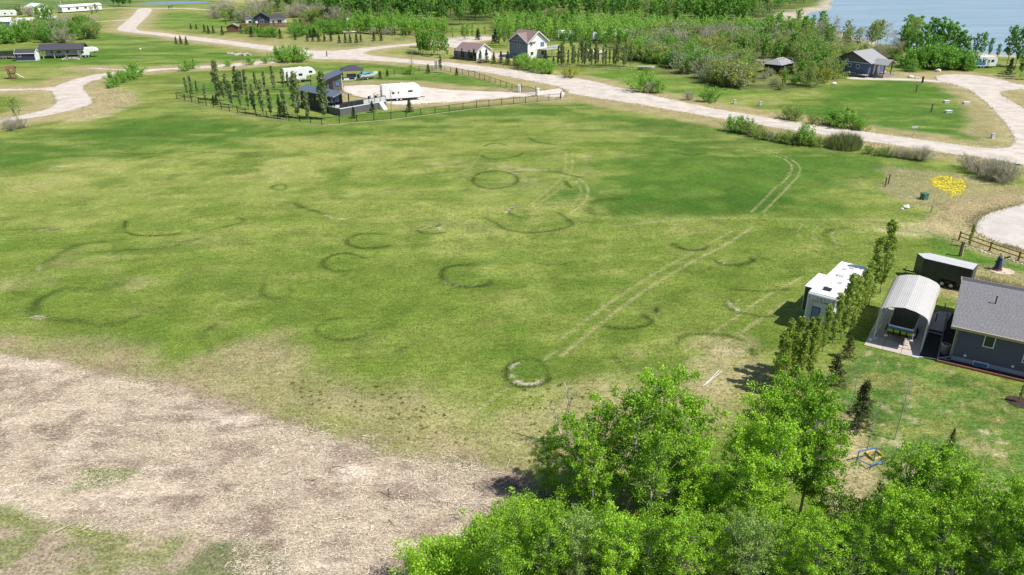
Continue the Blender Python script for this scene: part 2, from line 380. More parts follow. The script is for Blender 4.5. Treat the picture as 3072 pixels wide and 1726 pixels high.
# dry ground
zone([(560,35),(880,60),(1000,75),(1340,100),(1300,128),(1100,142),(930,150),(680,120),(560,105),(900,105)], 4, 8, TAN*.85, .45)
zone([(2660,500),(2870,520),(3072,560),(3072,610),(2920,690),(2700,600),(2640,560)], 1.5, 3, TAN, .5)
zone([(2640,690),(2760,670),(2920,690),(2930,720),(2800,715),(2680,705)], .8, 1.5, STRAW, .6)
zone([(290,270),(350,258),(430,300),(330,345),(180,378),(220,340),(280,320)], 1.5, 3, STRAW*.95, .8)
zone([(2600,215),(2760,215),(2800,235),(2740,240),(2560,235)], 1.5, 3, STRAW*.9, .7)
zone([(2400,50),(2440,34),(2500,24),(2490,12),(2440,20),(2330,40),(2290,75),(2330,80)], 3, 4, C(.50,.43,.35), .9)
zone([(2150,140),(2330,150),(2300,190),(2180,190)], 3, 4, C(.36,.31,.27), .8)
zone([(660,0),(800,0),(770,8),(700,10)], 6, 6, STRAW, .8)
# right-hand garden lawn: greener, with worn yellow patches
lawn = [(2600,1040),(2760,1080),(2860,1110),(3300,1260),(3400,1726),(2500,1800),(2450,1500),(2480,1250),(2520,1130)]
m = zone(lawn, .6, .8, C(.095,.175,.03), 1.0)
blend(C(.045,.105,.016), m*smooth(fbm(X*.8, Y, 1.3, 63), .50, .66)*.75)
blend(C(.24,.24,.075), m*smooth(fbm(X, Y, 2.4, 67)*.6+fbm(X, Y, .8, 69, 2)*.4, .46, .62)*.7)
blend(STRAW*.9, m*smooth(fbm(X, Y, 1.3, 61)*.6+fbm(X, Y, .7, 65, 2)*.25+n_big*.2, .55, .68)*.8)
zone([(2480,1280),(2560,1230),(2600,1330),(2640,1450),(2560,1560),(2480,1520)], .6, 1, TAN*1.1, .8)
zone([(2780,700),(2950,720),(3072,760),(3072,850),(2900,830),(2800,780)], 1, 1.5, LUSH*1.2, .7)
# worn strip down the slope, then the cleared ground
zone([(-100,1010),(250,1020),(520,1090),(820,1010),(1000,1120),(1250,1190),(1500,1260),(1650,1180),(1800,1150),(2300,1120),(2150,1300),(1700,1450),(1400,1420),(900,1300),(300,1180),(-100,1080)], 2.2, 2.2, TAN*.92, .62)
zone([(2080,1000),(2250,1010),(2280,1100),(2150,1180),(2050,1120)], 1.5, 1.5, TAN*1.02, .55)
zone([(2130,1045),(2190,1040),(2230,1055),(2190,1065),(2140,1060)], .3, .3, STRAW, .7)
mulch = [(-150,1040),(150,1085),(290,1130),(420,1150),(600,1195),(790,1250),(1000,1305),(1200,1370),(1450,1400),(1580,1440),(1620,1560),(1450,1640),(1300,1700),(1250,1900),(640,1900),(700,1650),(580,1600),(300,1600),(100,1560),(-150,1500)]
zone([(a, b-34 if b < 1420 else b) for a, b in mulch], 2.4, 2.6, C(.27,.205,.14), .8)
mm = zone(mulch, .8, 1.3, CHIPC, 1.05)
chip_patch = fbm(X*.7, Y*1.4, 1.2, 71); chip_patch2 = fbm(X, Y, 4, 81)
blend(BROWN, mm*smooth(chip_patch*.55+chip_patch2*.35+n_xs*.25, .50, .70)*.75)
blend(C(.20,.13,.10), mm*smooth(fbm(X, Y, 3.0, 91)*.8+smooth(X, -10, 4)*.26-smooth(Y, 38, 46)*.10, .55, .72)*.8)
blend(C(.66,.57,.45), mm*smooth(fbm(X*.5, Y*1.6, 2.6, 97), .58, .70)*.6)
zone([(250,1415),(330,1405),(410,1415),(360,1450),(260,1470),(180,1490)], .3, .5, GREEN*.9, .8)
LL = [(-100,1500),(60,1510),(130,1560),(300,1600),(560,1600),(700,1640),(700,1900),(-100,1900)]
ml = zone(LL, .9, 1.6, C(.33,.27,.19), .9)
blend(C(.16,.19,.06), ml*smooth(fbm(X, Y, 1.7, 131)*.7+n_xs*.35, .50, .64)*.75)
zone([(-100,1500),(60,1510),(110,1545),(90,1590),(-100,1600)], .3, .9, C(.135,.18,.045), .65)
zone([(560,1700),(640,1640),(720,1620),(860,1680),(840,1760),(520,1760)], .4, .8, C(.10,.135,.045), .6)
zone([(1300,1440),(1560,1420),(1640,1500),(1500,1640),(1200,1800),(1900,1900),(2300,1700),(2600,1700),(2400,1560),(2100,1560),(1800,1500)], 1.2, 1, C(.10,.075,.05), .7)
blend(DRYG*.95, (Y > 125)*smooth(fbm(X*.30, Y*.95, 6, 141)*.7+n_md2*.35, .50, .68)*.65)
blend(C(.05,.10,.014), (Y > 125)*smooth(fbm(X*.35, Y*1.1, 5, 147), .58, .72)*.45)
# verges of the roads
road_d = np.full(X.size, 1e9)
for k, P in roads.items():
    if k in ("farm_track", "field_road", "cabin_path"): continue
    road_d = np.minimum(road_d, np.where(inside(X, Y, P), 0, seg_dist(X, Y, P, True)))
vw = np.where(Y > 140, 6.5, 4.6)*(.6+n_big*.9)
blend(TAN*.95+C(.02,.0,0), smooth(vw-road_d+warp*2.2, -1.2, 1.6)*.78*(.55+.6*n_sm)*(road_d < 13))
blend(STRAW*.9, smooth(1.1-road_d+warp*.6, -.4, .6)*.6)
# lake shore
ld = seg_dist(X, Y, lake, True); blend(C(.46,.40,.32), smooth(7-ld+warp*3, -2, 3)*.8)

# ---- rings of rank grass and wheel tracks -------------------------
RINGS = []   # (pixel polyline, half width m, strength)
def soft(P, it=2):
    for _ in range(it):
        q = [P[0]]
        for a, b in zip(P[:-1], P[1:]): q += [(a[0]*.75+b[0]*.25, a[1]*.75+b[1]*.25), (a[0]*.25+b[0]*.75, a[1]*.25+b[1]*.75)]
        P = q + [P[-1]]
    return P
def ring(z, pts, w=.2, s=.7): RINGS.append((soft(GP([z(*p) for p in pts])), w, s))
ring(P1, [(330,1040),(230,1080),(180,1150),(220,1190),(300,1200),(400,1210),(480,1200),(520,1230),(620,1240),(720,1230),(820,1195)], .42, .75)
ring(P1, [(400,1010),(480,1020),(560,1030),(630,1025)], .40, .5)
ring(P1, [(60,1030),(120,1045),(160,1060)], .3, .45)
ring(P1, [(760,610),(745,660),(780,690),(860,700),(930,700),(1010,695),(1090,685)], .2, .75)
ring(P1, [(1770,500),(1820,530),(1900,550),(1950,565)], .28, .8)
ring(P1, [(1590,995),(1570,1040),(1600,1070),(1660,1080),(1730,1070)], .24, .6)
ring(P1, [(1840,985),(1770,990),(1740,1010),(1750,1030)], .14, .4)
ring(P1, [(620,735),(500,745),(400,780),(330,830),(240,880),(220,910)], .34, .6)
ring(P1, [(560,800),(840,780),(1050,770),(1090,740),(1200,715)], .22, .5)
ring(P1, [(1290,660),(1440,625),(1490,605),(1430,590)], .22, .6)
ring(P1, [(1130,615),(1160,595),(1280,570)], .14, .4)
ring(P1, [(1300,1240),(1250,1265),(1205,1300),(1240,1360),(1280,1400)], .2, .5)
ring(P1, [(800,250),(850,235),(910,220)], .4, .5)
ring(P1, [(0,290),(60,270),(130,275)], .4, .5)
ring(P1, [(640,195),(780,205),(900,205),(1120,190),(1300,200)], .2, .4)
ring(P1, [(1630,410),(1680,385),(1740,400),(1700,430),(1630,410)], .2, .55)
ring(P1, [(120,660),(240,655),(350,660)], .25, .45)
ring(P1, [(0,605),(90,595)], .25, .4)
ring(P2, [(30,70),(120,78),(210,65)], .25, .45); ring(P2, [(280,65),(330,80),(470,92)], .2, .5)
ring(P2, [(1050,345),(1040,380),(1080,405),(1160,415),(1240,410),(1300,390),(1320,350),(1270,320),(1180,305),(1100,315),(1050,340)], .22, .7)
ring(P2, [(1270,318),(1400,305),(1520,310),(1640,335),(1700,350)], .2, .65)
ring(P2, [(1600,370),(1620,400),(1640,410)], .25, .8); ring(P2, [(1110,160),(1140,145),(1200,140),(1250,155)], .18, .6)
ring(P2, [(1090,215),(1130,235),(1220,240),(1330,215),(1340,200)], .2, .6); ring(P2, [(1380,110),(1430,135),(1540,150)], .2, .55)
ring(P2, [(1330,195),(1450,185),(1540,170)], .18, .45); ring(P2, [(1320,515),(1260,535),(1240,560),(1330,590)], .26, .6)
ring(P2, [(1110,590),(1190,625),(1230,660),(1330,680),(1440,680),(1550,665),(1650,635),(1630,610),(1560,560)], .26, .65)
ring(P2, [(880,680),(760,690),(700,670),(740,650),(830,650),(840,620)], .2, .6)
ring(P2, [(520,690),(430,685),(340,690),(285,720),(280,745),(350,775),(440,775),(540,760)], .22, .75)
ring(P2, [(380,830),(300,805),(210,810),(150,840),(130,870),(160,905),(240,915),(350,905)], .24, .8)
ring(P2, [(1030,870),(920,880),(860,900),(845,940),(880,985),(980,1010),(1080,1005),(1160,985),(1150,970)], .26, .95)
ring(P2, [(250,1200),(170,1200),(100,1240),(90,1270),(150,1315),(230,1330),(330,1325),(390,1300)], .17, .65)
ring(P2, [(610,1400),(605,1380),(660,1365)], .25, .5); ring(P2, [(1400,720),(1420,700),(1520,690)], .2, .4)
ring(P2, [(1440,870),(1560,880),(1660,850)], .18, .4); ring(P2, [(1320,1010),(1380,990)], .2, .5)
ring(P5, [(770,85),(850,70),(905,110),(935,160),(940,205)], .15, .7)
ring(P5, [(770,85),(700,105),(668,150),(672,200),(700,232),(760,255),(830,258),(945,215),(930,205)], .17, .95)
ring(P3, [(640,750),(700,780),(770,790),(850,775),(840,755)], .24, .75); ring(P3, [(890,840),(930,870),(1000,880),(1080,870),(1130,850),(1110,830)], .26, .85)
ring(P3, [(810,920),(850,895),(920,895)], .24, .6); ring(P3, [(1000,1020),(1100,1030),(1200,1035),(1330,1020)], .22, .7)
ring(P3, [(1040,1085),(990,1090),(970,1110),(1000,1150),(1060,1165),(1170,1190),(1280,1180)], .24, .75)
ring(P3, [(220,1240),(300,1260),(400,1260),(490,1240),(520,1210),(460,1180)], .22, .8); ring(P3, [(545,1130),(535,1160)], .18, .8)
ring(P3, [(670,1360),(680,1310),(760,1290),(860,1290),(1000,1305),(1060,1330)], .2, .65); ring(P3, [(1120,1390),(1130,1420)], .25, .6)
ring(P3, [(330,480),(240,480),(150,495),(130,540),(180,580),(300,565)], .5, .6); ring(P3, [(1720,650),(1620,655),(1545,680),(1580,740)], .3, .5)
ring(P3, [(660,200),(740,215),(830,205)], .35, .55); ring(P3, [(1700,350),(1780,345)], .5, .5); ring(P3, [(960,430),(1030,400)], .3, .5)
ring(P5, [(1350,65),(1400,110),(1440,140)], .22, .55)
SANDY = []
def sandy(z, pts, w=.12, s=.8): SANDY.append((GP([z(*p) for p in pts]), w, s))
sandy(P5, [(765,88),(715,115),(697,150),(702,190),(730,220)], .06, .7); sandy(P5, [(730,218),(780,237),(840,238),(890,226)], .13, .9)
sandy(P2, [(1320,515),(1270,530),(1240,560)], .12, .8); sandy(P2, [(720,660),(780,645),(840,650)], .1, .7); sandy(P2, [(838,622),(845,655)], .1, .7)
sandy(P2, [(870,975),(930,998),(990,1006),(1060,1000)], .07, .6); sandy(P3, [(975,1100),(1010,1135),(1050,1160)], .11, .75); sandy(P3, [(1010,1092),(1040,1088)], .1, .7)
sandy(P3, [(920,850),(960,872)], .09, .6); sandy(P1, [(200,1185),(265,1195)], .2, .7); sandy(P2, [(150,575),(210,595),(280,600)], .1, .6); sandy(P1, [(235,665),(320,655)], .12, .6)
sandy(P1, [(240,880),(230,905)], .15, .5); sandy(P2, [(1260,310),(1300,325)], .2, .5); sandy(P2, [(1310,303),(1480,303)], .15, .45); sandy(P1, [(345,270),(370,280)], .3, .5)
TRACKS = []
def track(z, pts, w=.17, s=.5): TRACKS.append((soft(GP([z(*p) for p in pts])), w*.85, s*.68))
track(P3, [(1120,170),(1220,205),(1320,235),(1365,285),(1340,340),(1250,420),(1115,555)], .16, .75); track(P3, [(1200,185),(1310,215),(1390,260),(1415,300),(1380,360),(1290,450),(1190,555)], .16, .8)
track(P3, [(-40,1330),(100,1220),(250,1110),(400,1010),(560,910),(700,830),(850,750),(1000,670)], .22, .55); track(P3, [(-30,1420),(180,1250),(330,1130),(480,1020),(640,920),(800,830),(950,760),(1100,660)], .24, .65)
track(P3, [(700,1400),(820,1320),(950,1240),(1080,1150),(1200,1060),(1320,1000),(1420,950)], .18, .7); track(P3, [(860,1430),(980,1330),(1100,1250),(1200,1180),(1320,1100)], .24, .6)
track(P5, [(440,440),(560,340),(680,260),(820,150),(1000,20)], .14, .55); track(P5, [(560,500),(700,380),(800,290),(900,210)], .14, .55)
track(P2, [(1600,190),(1605,260),(1595,330),(1530,400),(1400,500)], .16, .6); track(P2, [(1640,200),(1645,280),(1620,350),(1540,440),(1450,500)], .16, .5)
track(P2, [(1650,340),(1710,365),(1745,430),(1720,500),(1620,570)], .16, .75); track(P2, [(1660,370),(1695,410),(1690,460),(1640,520)], .14, .5)
track(P3, [(1420,630),(1385,690),(1440,750),(1520,790)], .14, .5); track(P3, [(1640,650),(1590,690),(1640,770)], .14, .6); track(P3, [(1520,640),(1470,690),(1520,760)], .16, .5)
track(P3, [(200,1070),(210,1110),(260,1160)], .12, .5); track(P3, [(300,640),(700,600),(1000,590),(1500,600),(2000,605)], .5, .35)
track(P2, [(30,270),(70,300),(120,330)], .14, .5); track(P2, [(850,330),(1000,320),(1100,200)], .3, .3)
near = (Y > 20) & (Y < 150) & (np.abs(X) < 110)
xi, yi = X[near], Y[near]; wj = (fbm(xi, yi, .9, 101)-.5)*2; wk = fbm(xi, yi, 1.7, 111); cn = col[near]
for P, w, s in TRACKS:
    d = seg_dist(xi, yi, P) + wj*w*.6; m = smooth(-d, -w*1.5, -w*.3)*s*(.5+.7*wk); cn = cn*(1-m[:,None]) + (STRAW*.98)*m[:,None]
for P, w, s in RINGS:
    d = seg_dist(xi, yi, P) + wj*w*1.2; m = smooth(-d, -w*2.3, -w*.2)*np.clip(s*(2.6*wk-.45), 0, 1); cn = cn*(1-m[:,None]) + C(.042,.080,.014)*m[:,None]
    m = smooth(-d, -w*6, 0)*s*.30; cn = cn*(1-m[:,None]) + GREEN*.72*m[:,None]
    if s >= .6 and len(P) > 14:
        e = math.hypot(P[0][0]-P[-1][0], P[0][1]-P[-1][1]); L_ = sum(math.hypot(b[0]-a[0], b[1]-a[1]) for a, b in zip(P[:-1], P[1:]))
        if e < L_*.55: m = smooth(signed(xi, yi, P), -.3, .8)*.38*(.5+.8*wk); cn = cn*(1-m[:,None]) + C(.10,.165,.022)*m[:,None]
for P, w, s in SANDY:
    d = seg_dist(xi, yi, P) + wj*w*.8; m = smooth(-d, -w*2.0, -w*.3)*s; cn = cn*(1-m[:,None]) + C(.52,.44,.36)*m[:,None]
z_in = inside(xi, yi, GP([P5(740,110),P5(700,160),P5(760,215),P5(900,200),P5(930,120),P5(830,75)])); cn[z_in] = cn[z_in]*.2 + C(.082,.145,.018)*.8
col[near] = cn

def ground_material():
    m = bpy.data.materials.new("ground_turf"); m.use_nodes = True; nt = m.node_tree; N = nt.nodes; L = nt.links
    b = N["Principled BSDF"]; b.inputs["Roughness"].default_value = .95; b.inputs["Specular IOR Level"].default_value = .12
    at = N.new("ShaderNodeAttribute"); at.attribute_name = "turf"
    tc = N.new("ShaderNodeTexCoord")
    def noise(scale, detail=4, rough=.6, sx=1, sy=1):
        mp = N.new("ShaderNodeMapping"); mp.inputs["Scale"].default_value = (sx, sy, 1); L.new(tc.outputs["Object"], mp.inputs[0])
        n = N.new("ShaderNodeTexNoise"); n.inputs["Scale"].default_value = scale; n.inputs["Detail"].default_value = detail; n.inputs["Roughness"].default_value = rough
        L.new(mp.outputs[0], n.inputs["Vector"]); return n.outputs["Fac"]
    def rng_(v, lo, hi, a, bb):
        r = N.new("ShaderNodeMapRange"); r.inputs[1].default_value = lo; r.inputs[2].default_value = hi; r.inputs[3].default_value = a; r.inputs[4].default_value = bb; L.new(v, r.inputs[0]); return r.outputs[0]
    def mul(a, bb):
        k = N.new("ShaderNodeMath"); k.operation = 'MULTIPLY'; L.new(a, k.inputs[0]); L.new(bb, k.inputs[1]); return k.outputs[0]
    f = mul(mul(rng_(noise(5.5, 5, .8), .37, .63, .48, 1.52), rng_(noise(1.3, 5, .7, 1, 1.7), .36, .64, .78, 1.22)), rng_(noise(.28, 4, .65), .36, .64, .86, 1.14))
    sc = N.new("ShaderNodeVectorMath"); sc.operation = 'SCALE'; L.new(at.outputs["Color"], sc.inputs[0]); L.new(f, sc.inputs["Scale"])
    # dead straw blades in the sward
    mx = N.new("ShaderNodeMix"); mx.data_type = 'RGBA'; L.new(rng_(noise(2.3, 6, .8), .50, .64, 0, .5), mx.inputs[0]); L.new(sc.outputs[0], mx.inputs[6])
    hs = N.new("ShaderNodeVectorMath"); hs.operation = 'MULTIPLY_ADD'; L.new(sc.outputs[0], hs.inputs[0]); hs.inputs[1].default_value = (1.25, 1.08, 1.2); hs.inputs[2].default_value = (.055, .045, .02)
    L.new(hs.outputs[0], mx.inputs[7]); L.new(mx.outputs[2], b.inputs["Base Color"])
    bp = N.new("ShaderNodeBump"); bp.inputs["Strength"].default_value = .55; bp.inputs["Distance"].default_value = .10
    L.new(noise(3.2, 6, .75), bp.inputs["Height"]); L.new(bp.outputs[0], b.inputs["Normal"])
    return m
nxg, nyg = len(gx), len(gy)
ii = (np.arange(nyg-1)[:, None]*nxg + np.arange(nxg-1)[None, :]).ravel()
quads = np.stack([ii, ii+1, ii+nxg+1, ii+nxg], 1)
gme = raw_mesh("ground", np.stack([X, Y, np.zeros(X.size)], 1), quads, ground_material())
ca = gme.attributes.new("turf", 'FLOAT_COLOR', 'POINT')
ca.data.foreach_set("color", np.concatenate([np.clip(col, 0, 1), np.ones((X.size, 1))], 1).astype(np.float32).ravel())
tag(link("ground", gme), "open grassy field with worn and rank patches", kind="structure")

# ---- sheets on the ground ------------------------------------------
def dense(pts, step, jit, seed):
    r = random.Random(seed); q = []
    for i in range(len(pts)):
        a, b = pts[i], pts[(i+1) % len(pts)]; n = max(1, int(math.hypot(b[0]-a[0], b[1]-a[1])/step))
        for k in range(n): q.append((a[0]+(b[0]-a[0])*k/n + r.uniform(-jit, jit), a[1]+(b[1]-a[1])*k/n + r.uniform(-jit, jit)))
    return q
def sheet(name, pts, z, m, label, step=1.2, jit=.16, seed=1, kind="structure"):
    q = dense(pts, step, jit, seed)
    tris = geometry.tessellate_polygon([[Vector((x, y, 0)) for x, y in q]])
    me = bpy.data.meshes.new(name); me.from_pydata([(x, y, z) for x, y in q], [], [tuple(t) for t in tris]); me.update()
    for p in me.polygons:
        if p.normal.z < 0: p.flip()
    me.materials.append(m); return tag(link(name, me), label, kind=kind)
def gravel_material(name, c, dark):
    m = bpy.data.materials.new(name); m.use_nodes = True; nt = m.node_tree; N = nt.nodes; L = nt.links
    b = N["Principled BSDF"]; b.inputs["Roughness"].default_value = .95; b.inputs["Specular IOR Level"].default_value = .15
    tc = N.new("ShaderNodeTexCoord")
    def noise(s, d=5, r=.65):
        n = N.new("ShaderNodeTexNoise"); n.inputs["Scale"].default_value = s; n.inputs["Detail"].default_value = d; n.inputs["Roughness"].default_value = r; L.new(tc.outputs["Object"], n.inputs["Vector"]); return n.outputs["Fac"]
    r1 = N.new("ShaderNodeMapRange"); r1.inputs[1].default_value = .40; r1.inputs[2].default_value = .58; L.new(noise(.30, 7, .75), r1.inputs[0])
    mx = N.new("ShaderNodeMix"); mx.data_type = 'RGBA'; L.new(r1.outputs[0], mx.inputs[0]); mx.inputs[6].default_value = (*dark, 1); mx.inputs[7].default_value = (*c, 1)
    r2 = N.new("ShaderNodeMapRange"); r2.inputs[1].default_value = .3; r2.inputs[2].default_value = .7; r2.inputs[3].default_value = .88; r2.inputs[4].default_value = 1.1; L.new(noise(6, 6, .8), r2.inputs[0])
    sc = N.new("ShaderNodeVectorMath"); sc.operation = 'SCALE'; L.new(mx.outputs[2], sc.inputs[0]); L.new(r2.outputs[0], sc.inputs["Scale"]); L.new(sc.outputs[0], b.inputs["Base Color"])
    bp = N.new("ShaderNodeBump"); bp.inputs["Strength"].default_value = .3; bp.inputs["Distance"].default_value = .03; L.new(noise(14, 4), bp.inputs["Height"]); L.new(bp.outputs[0], b.inputs["Normal"])
    return m
GRAVEL = gravel_material("gravel", (.60,.535,.465), (.46,.405,.345)); GRAVEL2 = gravel_material("gravel_grey", (.56,.515,.465), (.47,.43,.385)); GRAVELW = gravel_material("gravel_pale", (.66,.585,.515), (.52,.445,.385))
for k, (nm, lab, m, z) in enumerate((("gravel_road", "wide pale gravel road winding past the lots", GRAVEL, .016), ("gravel_lane", "pale gravel lane with a turning bulge beside the lawn", GRAVEL, .020),
      ("lot_driveway", "pinkish gravel driveway inside the iron fence", GRAVELW, .024), ("turning_circle", "round grey gravel turning circle beside the rail fence", GRAVEL2, .016),
      ("gravel_driveway", "short gravel driveway behind the grey house", GRAVEL2, .020), ("cabin_path", "narrow pale path leading to the blue lake cabin", GRAVEL, .012),
      ("field_road", "thin gravel road along the far lots", GRAVEL, .010), ("farm_track", "thin pale track by the mobile home", GRAVEL, .010))):
    sheet(nm, roads[nm], z, m, lab, 1.2 if k < 6 else 4, .14 if k < 6 else .1, k)

def water_material(name, c, rough, sc):
    m = bpy.data.materials.new(name); m.use_nodes = True; nt = m.node_tree; N = nt.nodes; L = nt.links
    b = N["Principled BSDF"]; b.inputs["Roughness"].default_value = rough; b.inputs["IOR"].default_value = 1.33
    tc = N.new("ShaderNodeTexCoord"); mp = N.new("ShaderNodeMapping"); mp.inputs["Scale"].default_value = (.35, 1.2, 1); L.new(tc.outputs["Object"], mp.inputs[0])
    n = N.new("ShaderNodeTexNoise"); n.inputs["Scale"].default_value = sc; n.inputs["Detail"].default_value = 6; n.inputs["Roughness"].default_value = .7; L.new(mp.outputs[0], n.inputs["Vector"])
    bp = N.new("ShaderNodeBump"); bp.inputs["Strength"].default_value = .5; bp.inputs["Distance"].default_value = .25; L.new(n.outputs["Fac"], bp.inputs["Height"]); L.new(bp.outputs[0], b.inputs["Normal"])
    mp2 = N.new("ShaderNodeMapping"); mp2.inputs["Scale"].default_value = (.012, .09, 1); L.new(tc.outputs["Object"], mp2.inputs[0])
    n2 = N.new("ShaderNodeTexNoise"); n2.inputs["Scale"].default_value = 1.0; n2.inputs["Detail"].default_value = 7; n2.inputs["Roughness"].default_value = .7; L.new(mp2.outputs[0], n2.inputs["Vector"])
    rm = N.new("ShaderNodeMapRange"); rm.inputs[1].default_value = .36; rm.inputs[2].default_value = .64; L.new(n2.outputs["Fac"], rm.inputs[0])
    mx = N.new("ShaderNodeMix"); mx.data_type = 'RGBA'; L.new(rm.outputs[0], mx.inputs[0]); mx.inputs[6].default_value = (c[0]*.72, c[1]*.78, c[2]*.82, 1); mx.inputs[7].default_value = (c[0]*1.12, c[1]*1.08, c[2]*1.04, 1); L.new(mx.outputs[2], b.inputs["Base Color"])  # streaks of wind ripple sheen painted into the water colour
    return m
sheet("lake", lake, .03, water_material("lake_water", (.27,.37,.44), .35, .35), "pale blue lake behind the lakeside trees", 12, .8, 21)
sheet("pond", rounded(pond, 2), .03, water_material("pond_water", (.10,.20,.42), .25, .3), "small blue pond beyond the far lots", 6, .4, 22)
# ================================================================== VEGETATION
def unit(n, r):
    v = r.normal(size=(n, 3)); return v/np.linalg.norm(v, axis=1)[:, None]
def leaf_cloud(name, cen, size, m, r, elong=.62, dirs=None, spread=.6):
    n = len(cen); u = unit(n, r)
    if dirs is not None:
        u = dirs + u*spread; u /= np.linalg.norm(u, axis=1)[:, None]
    w = np.cross(u, unit(n, r)); w /= np.linalg.norm(w, axis=1)[:, None] + 1e-9
    s = (size*(.65+.7*r.random(n)))[:, None]
    V = np.stack([cen-u*s, cen-w*s*elong, cen+u*s, cen+w*s*elong], 1).reshape(-1, 3)
    V[:, 2] = np.maximum(V[:, 2], .02)
    Q = np.arange(4*n).reshape(n, 4)
    return raw_mesh(name, V, Q, m, np.repeat(r.random(n), 4))
def gen_tree(name, kind, seed, h, rad, nl, nleaf, leaf, leafmat, bark, tr=.012, low=.2, stems=1):
    r = np.random.default_rng(seed); T = MB(); cl, cr, cd = [], [], []
    if kind == "bush":
        for k in range(nl):
            a = r.uniform(0, 6.28); el = r.uniform(.25, 1.45); L_ = (rad*math.cos(el)*1.05 + h*math.sin(el)*.98)*r.uniform(.75, 1.05)
            d = Vector((math.cos(a)*math.cos(el)*rad/h*1.3, math.sin(a)*math.cos(el)*rad/h*1.3, math.sin(el))).normalized()
            b = Vector((r.normal()*rad*.18, r.normal()*rad*.18, 0)); mid = b+d*L_*.5+Vector((0, 0, L_*.06)); tip = b+d*L_*.95
            T.tube(b, mid, h*tr, h*tr*.6, 4); T.tube(mid, tip, h*tr*.6, h*tr*.15, 4)
            for f in (.45, .65, .85, 1.0):
                q = b+d*L_*f; cl.append(q[:]); cr.append(rad*.17); cd.append((d+Vector((0, 0, .5)))[:])
    else:
        for sidx in range(stems):
            off = Vector((0, 0, 0)) if stems == 1 else Vector((r.normal()*rad*.35, r.normal()*rad*.35, 0)); hh = h*(1 if sidx == 0 else r.uniform(.7, .95))
            P = [off + Vector((0, 0, -.05))]; dr = Vector((r.normal()*.02, r.normal()*.02, 0))*hh
            for k in range(1, 7): P.append(off + Vector((dr.x*(k/6)**1.5 + r.normal()*.006*hh, dr.y*(k/6)**1.5 + r.normal()*.006*hh, hh*k/6*.97)))
            for k in range(6): T.tube(P[k], P[k+1], hh*tr*(1-.155*k), hh*tr*(1-.155*(k+1)), 6)
            def at(t):
                t = min(max(t, 0), .999)*6; k = int(t); return P[k].lerp(P[k+1], t-k)
            for k in range(nl//stems):
                t = low + (.97-low)*((k+r.random())/(nl//stems)); a = k*2.4 + r.normal()*.35; b = at(t); x = (t-low)/(1-low)
                if kind == "aspen": prof, up = (math.sin(math.pi*min(1, .12+.80*x))**.65), r.uniform(.45, 1.1)
                elif kind == "column": prof, up = (min(1, x*3+.35)*(1-x)**.55*1.1+.12), r.uniform(1.6, 2.6)
                elif kind == "cone": prof, up = (1-x)**.85*1.0+.03, r.uniform(-.18, .12)
                else: prof, up = 1, .8
                L_ = rad*prof*(r.uniform(.72, 1.12) if kind != "aspen" else r.uniform(.5, 1.22))
                d = Vector((math.cos(a), math.sin(a), up)); tip = b + d*(L_ if kind != "column" else L_*1.0)
                mid = b.lerp(tip, .55) + Vector((0, 0, -.05*L_ if kind != "cone" else .02))
                rb = hh*tr*(.42*(1-t)+.10); T.tube(b, mid, rb, rb*.6, 4); T.tube(mid, tip, rb*.6, rb*.15, 4)
                fs = {"cone": (.25, .5, .75, 1.0), "aspen": (.35, .52, .68, .84, 1.0)}.get(kind, (.4, .62, .82, 1.0))
                for f in fs:
                    q = b.lerp(tip, f) + Vector((r.normal(), r.normal(), r.normal()))*L_*.10
                    if q.z > hh*1.02: q.z = hh*1.0
                    cl.append(q[:]); cr.append({"aspen": .125, "column": .27, "cone": .12}.get(kind, .2)*rad*(.75+.5*r.random())); cd.append((math.cos(a), math.sin(a), .4 if kind != "cone" else -.1))
            for t in (.93, .97, 1.0):
                q = at(t); cl.append(q[:]); cr.append(rad*.1 if kind != "aspen" else rad*.16); cd.append((0, 0, 1))
    cl, cr, cd = np.array(cl), np.array(cr), np.array(cd); k = r.integers(0, len(cl), nleaf)
    keep = r.random(len(cl)) > (.42 if kind == "aspen" else .12); k = k[keep[k]]
    cen = cl[k] + np.clip(r.normal(size=(len(k), 3)), -1.9, 1.9)*cr[k][:, None]*.62; cen[:, 2] = np.maximum(cen[:, 2], .04)
    dd = cd[k]/np.linalg.norm(cd[k], axis=1)[:, None]
    tw = leafmat in ("twig",)
    el = .05 if tw else (.22 if kind == "cone" else .62)
    return (T.mesh(name+"_trunk", M[bark], True), leaf_cloud(name+"_crown", cen, leaf, LM[leafmat], r, el, dd if (tw or kind == "cone") else None, .55), h)

KINDS = {}
def defkind(key, n, *a, **kw): KINDS[key] = [gen_tree(key, a[0], 1000+hash_i(key)+i, *a[1:], **kw) for i in range(n)]
def hash_i(s): return sum(ord(c)*(i+3) for i, c in enumerate(s)) % 9973
#        key            n  shape     h   rad  nl  leaves leaf  leafmat      bark
defkind("aspen",        6, "aspen", 9.0, 2.0, 58, 18000, .070, "aspen", "bark_pale", low=.16)
defkind("aspen_pale",   2, "aspen", 7.0, 1.7, 48,  11000, .062, "aspen_yellow", "bark_pale", low=.2)
defkind("thicket",      3, "bush",  4.5, 2.1, 44, 13000, .070, "aspen", "bark_grey", tr=.006)
defkind("poplar",       5, "column",6.5, .48, 46,  3300, .080, "poplar", "bark_pale", tr=.008, low=.10)
defkind("poplar_small", 3, "column",5.0, .42, 26,   900, .15, "poplar_far", "bark_brown", tr=.010, low=.12)
defkind("poplar_tall",  2, "column",8.0, .80, 44,  2600, .17, "poplar_far", "bark_pale", tr=.010, low=.08)
defkind("green",        3, "aspen", 8.0, 1.9, 36,  2600, .21, "green", "bark_grey")
defkind("bright",       3, "aspen", 7.0, 1.25, 34,  1900, .19, "bright", "bark_pale")
defkind("dark",         3, "aspen", 9.0, 2.1, 36,  2700, .23, "dark", "bark_brown")
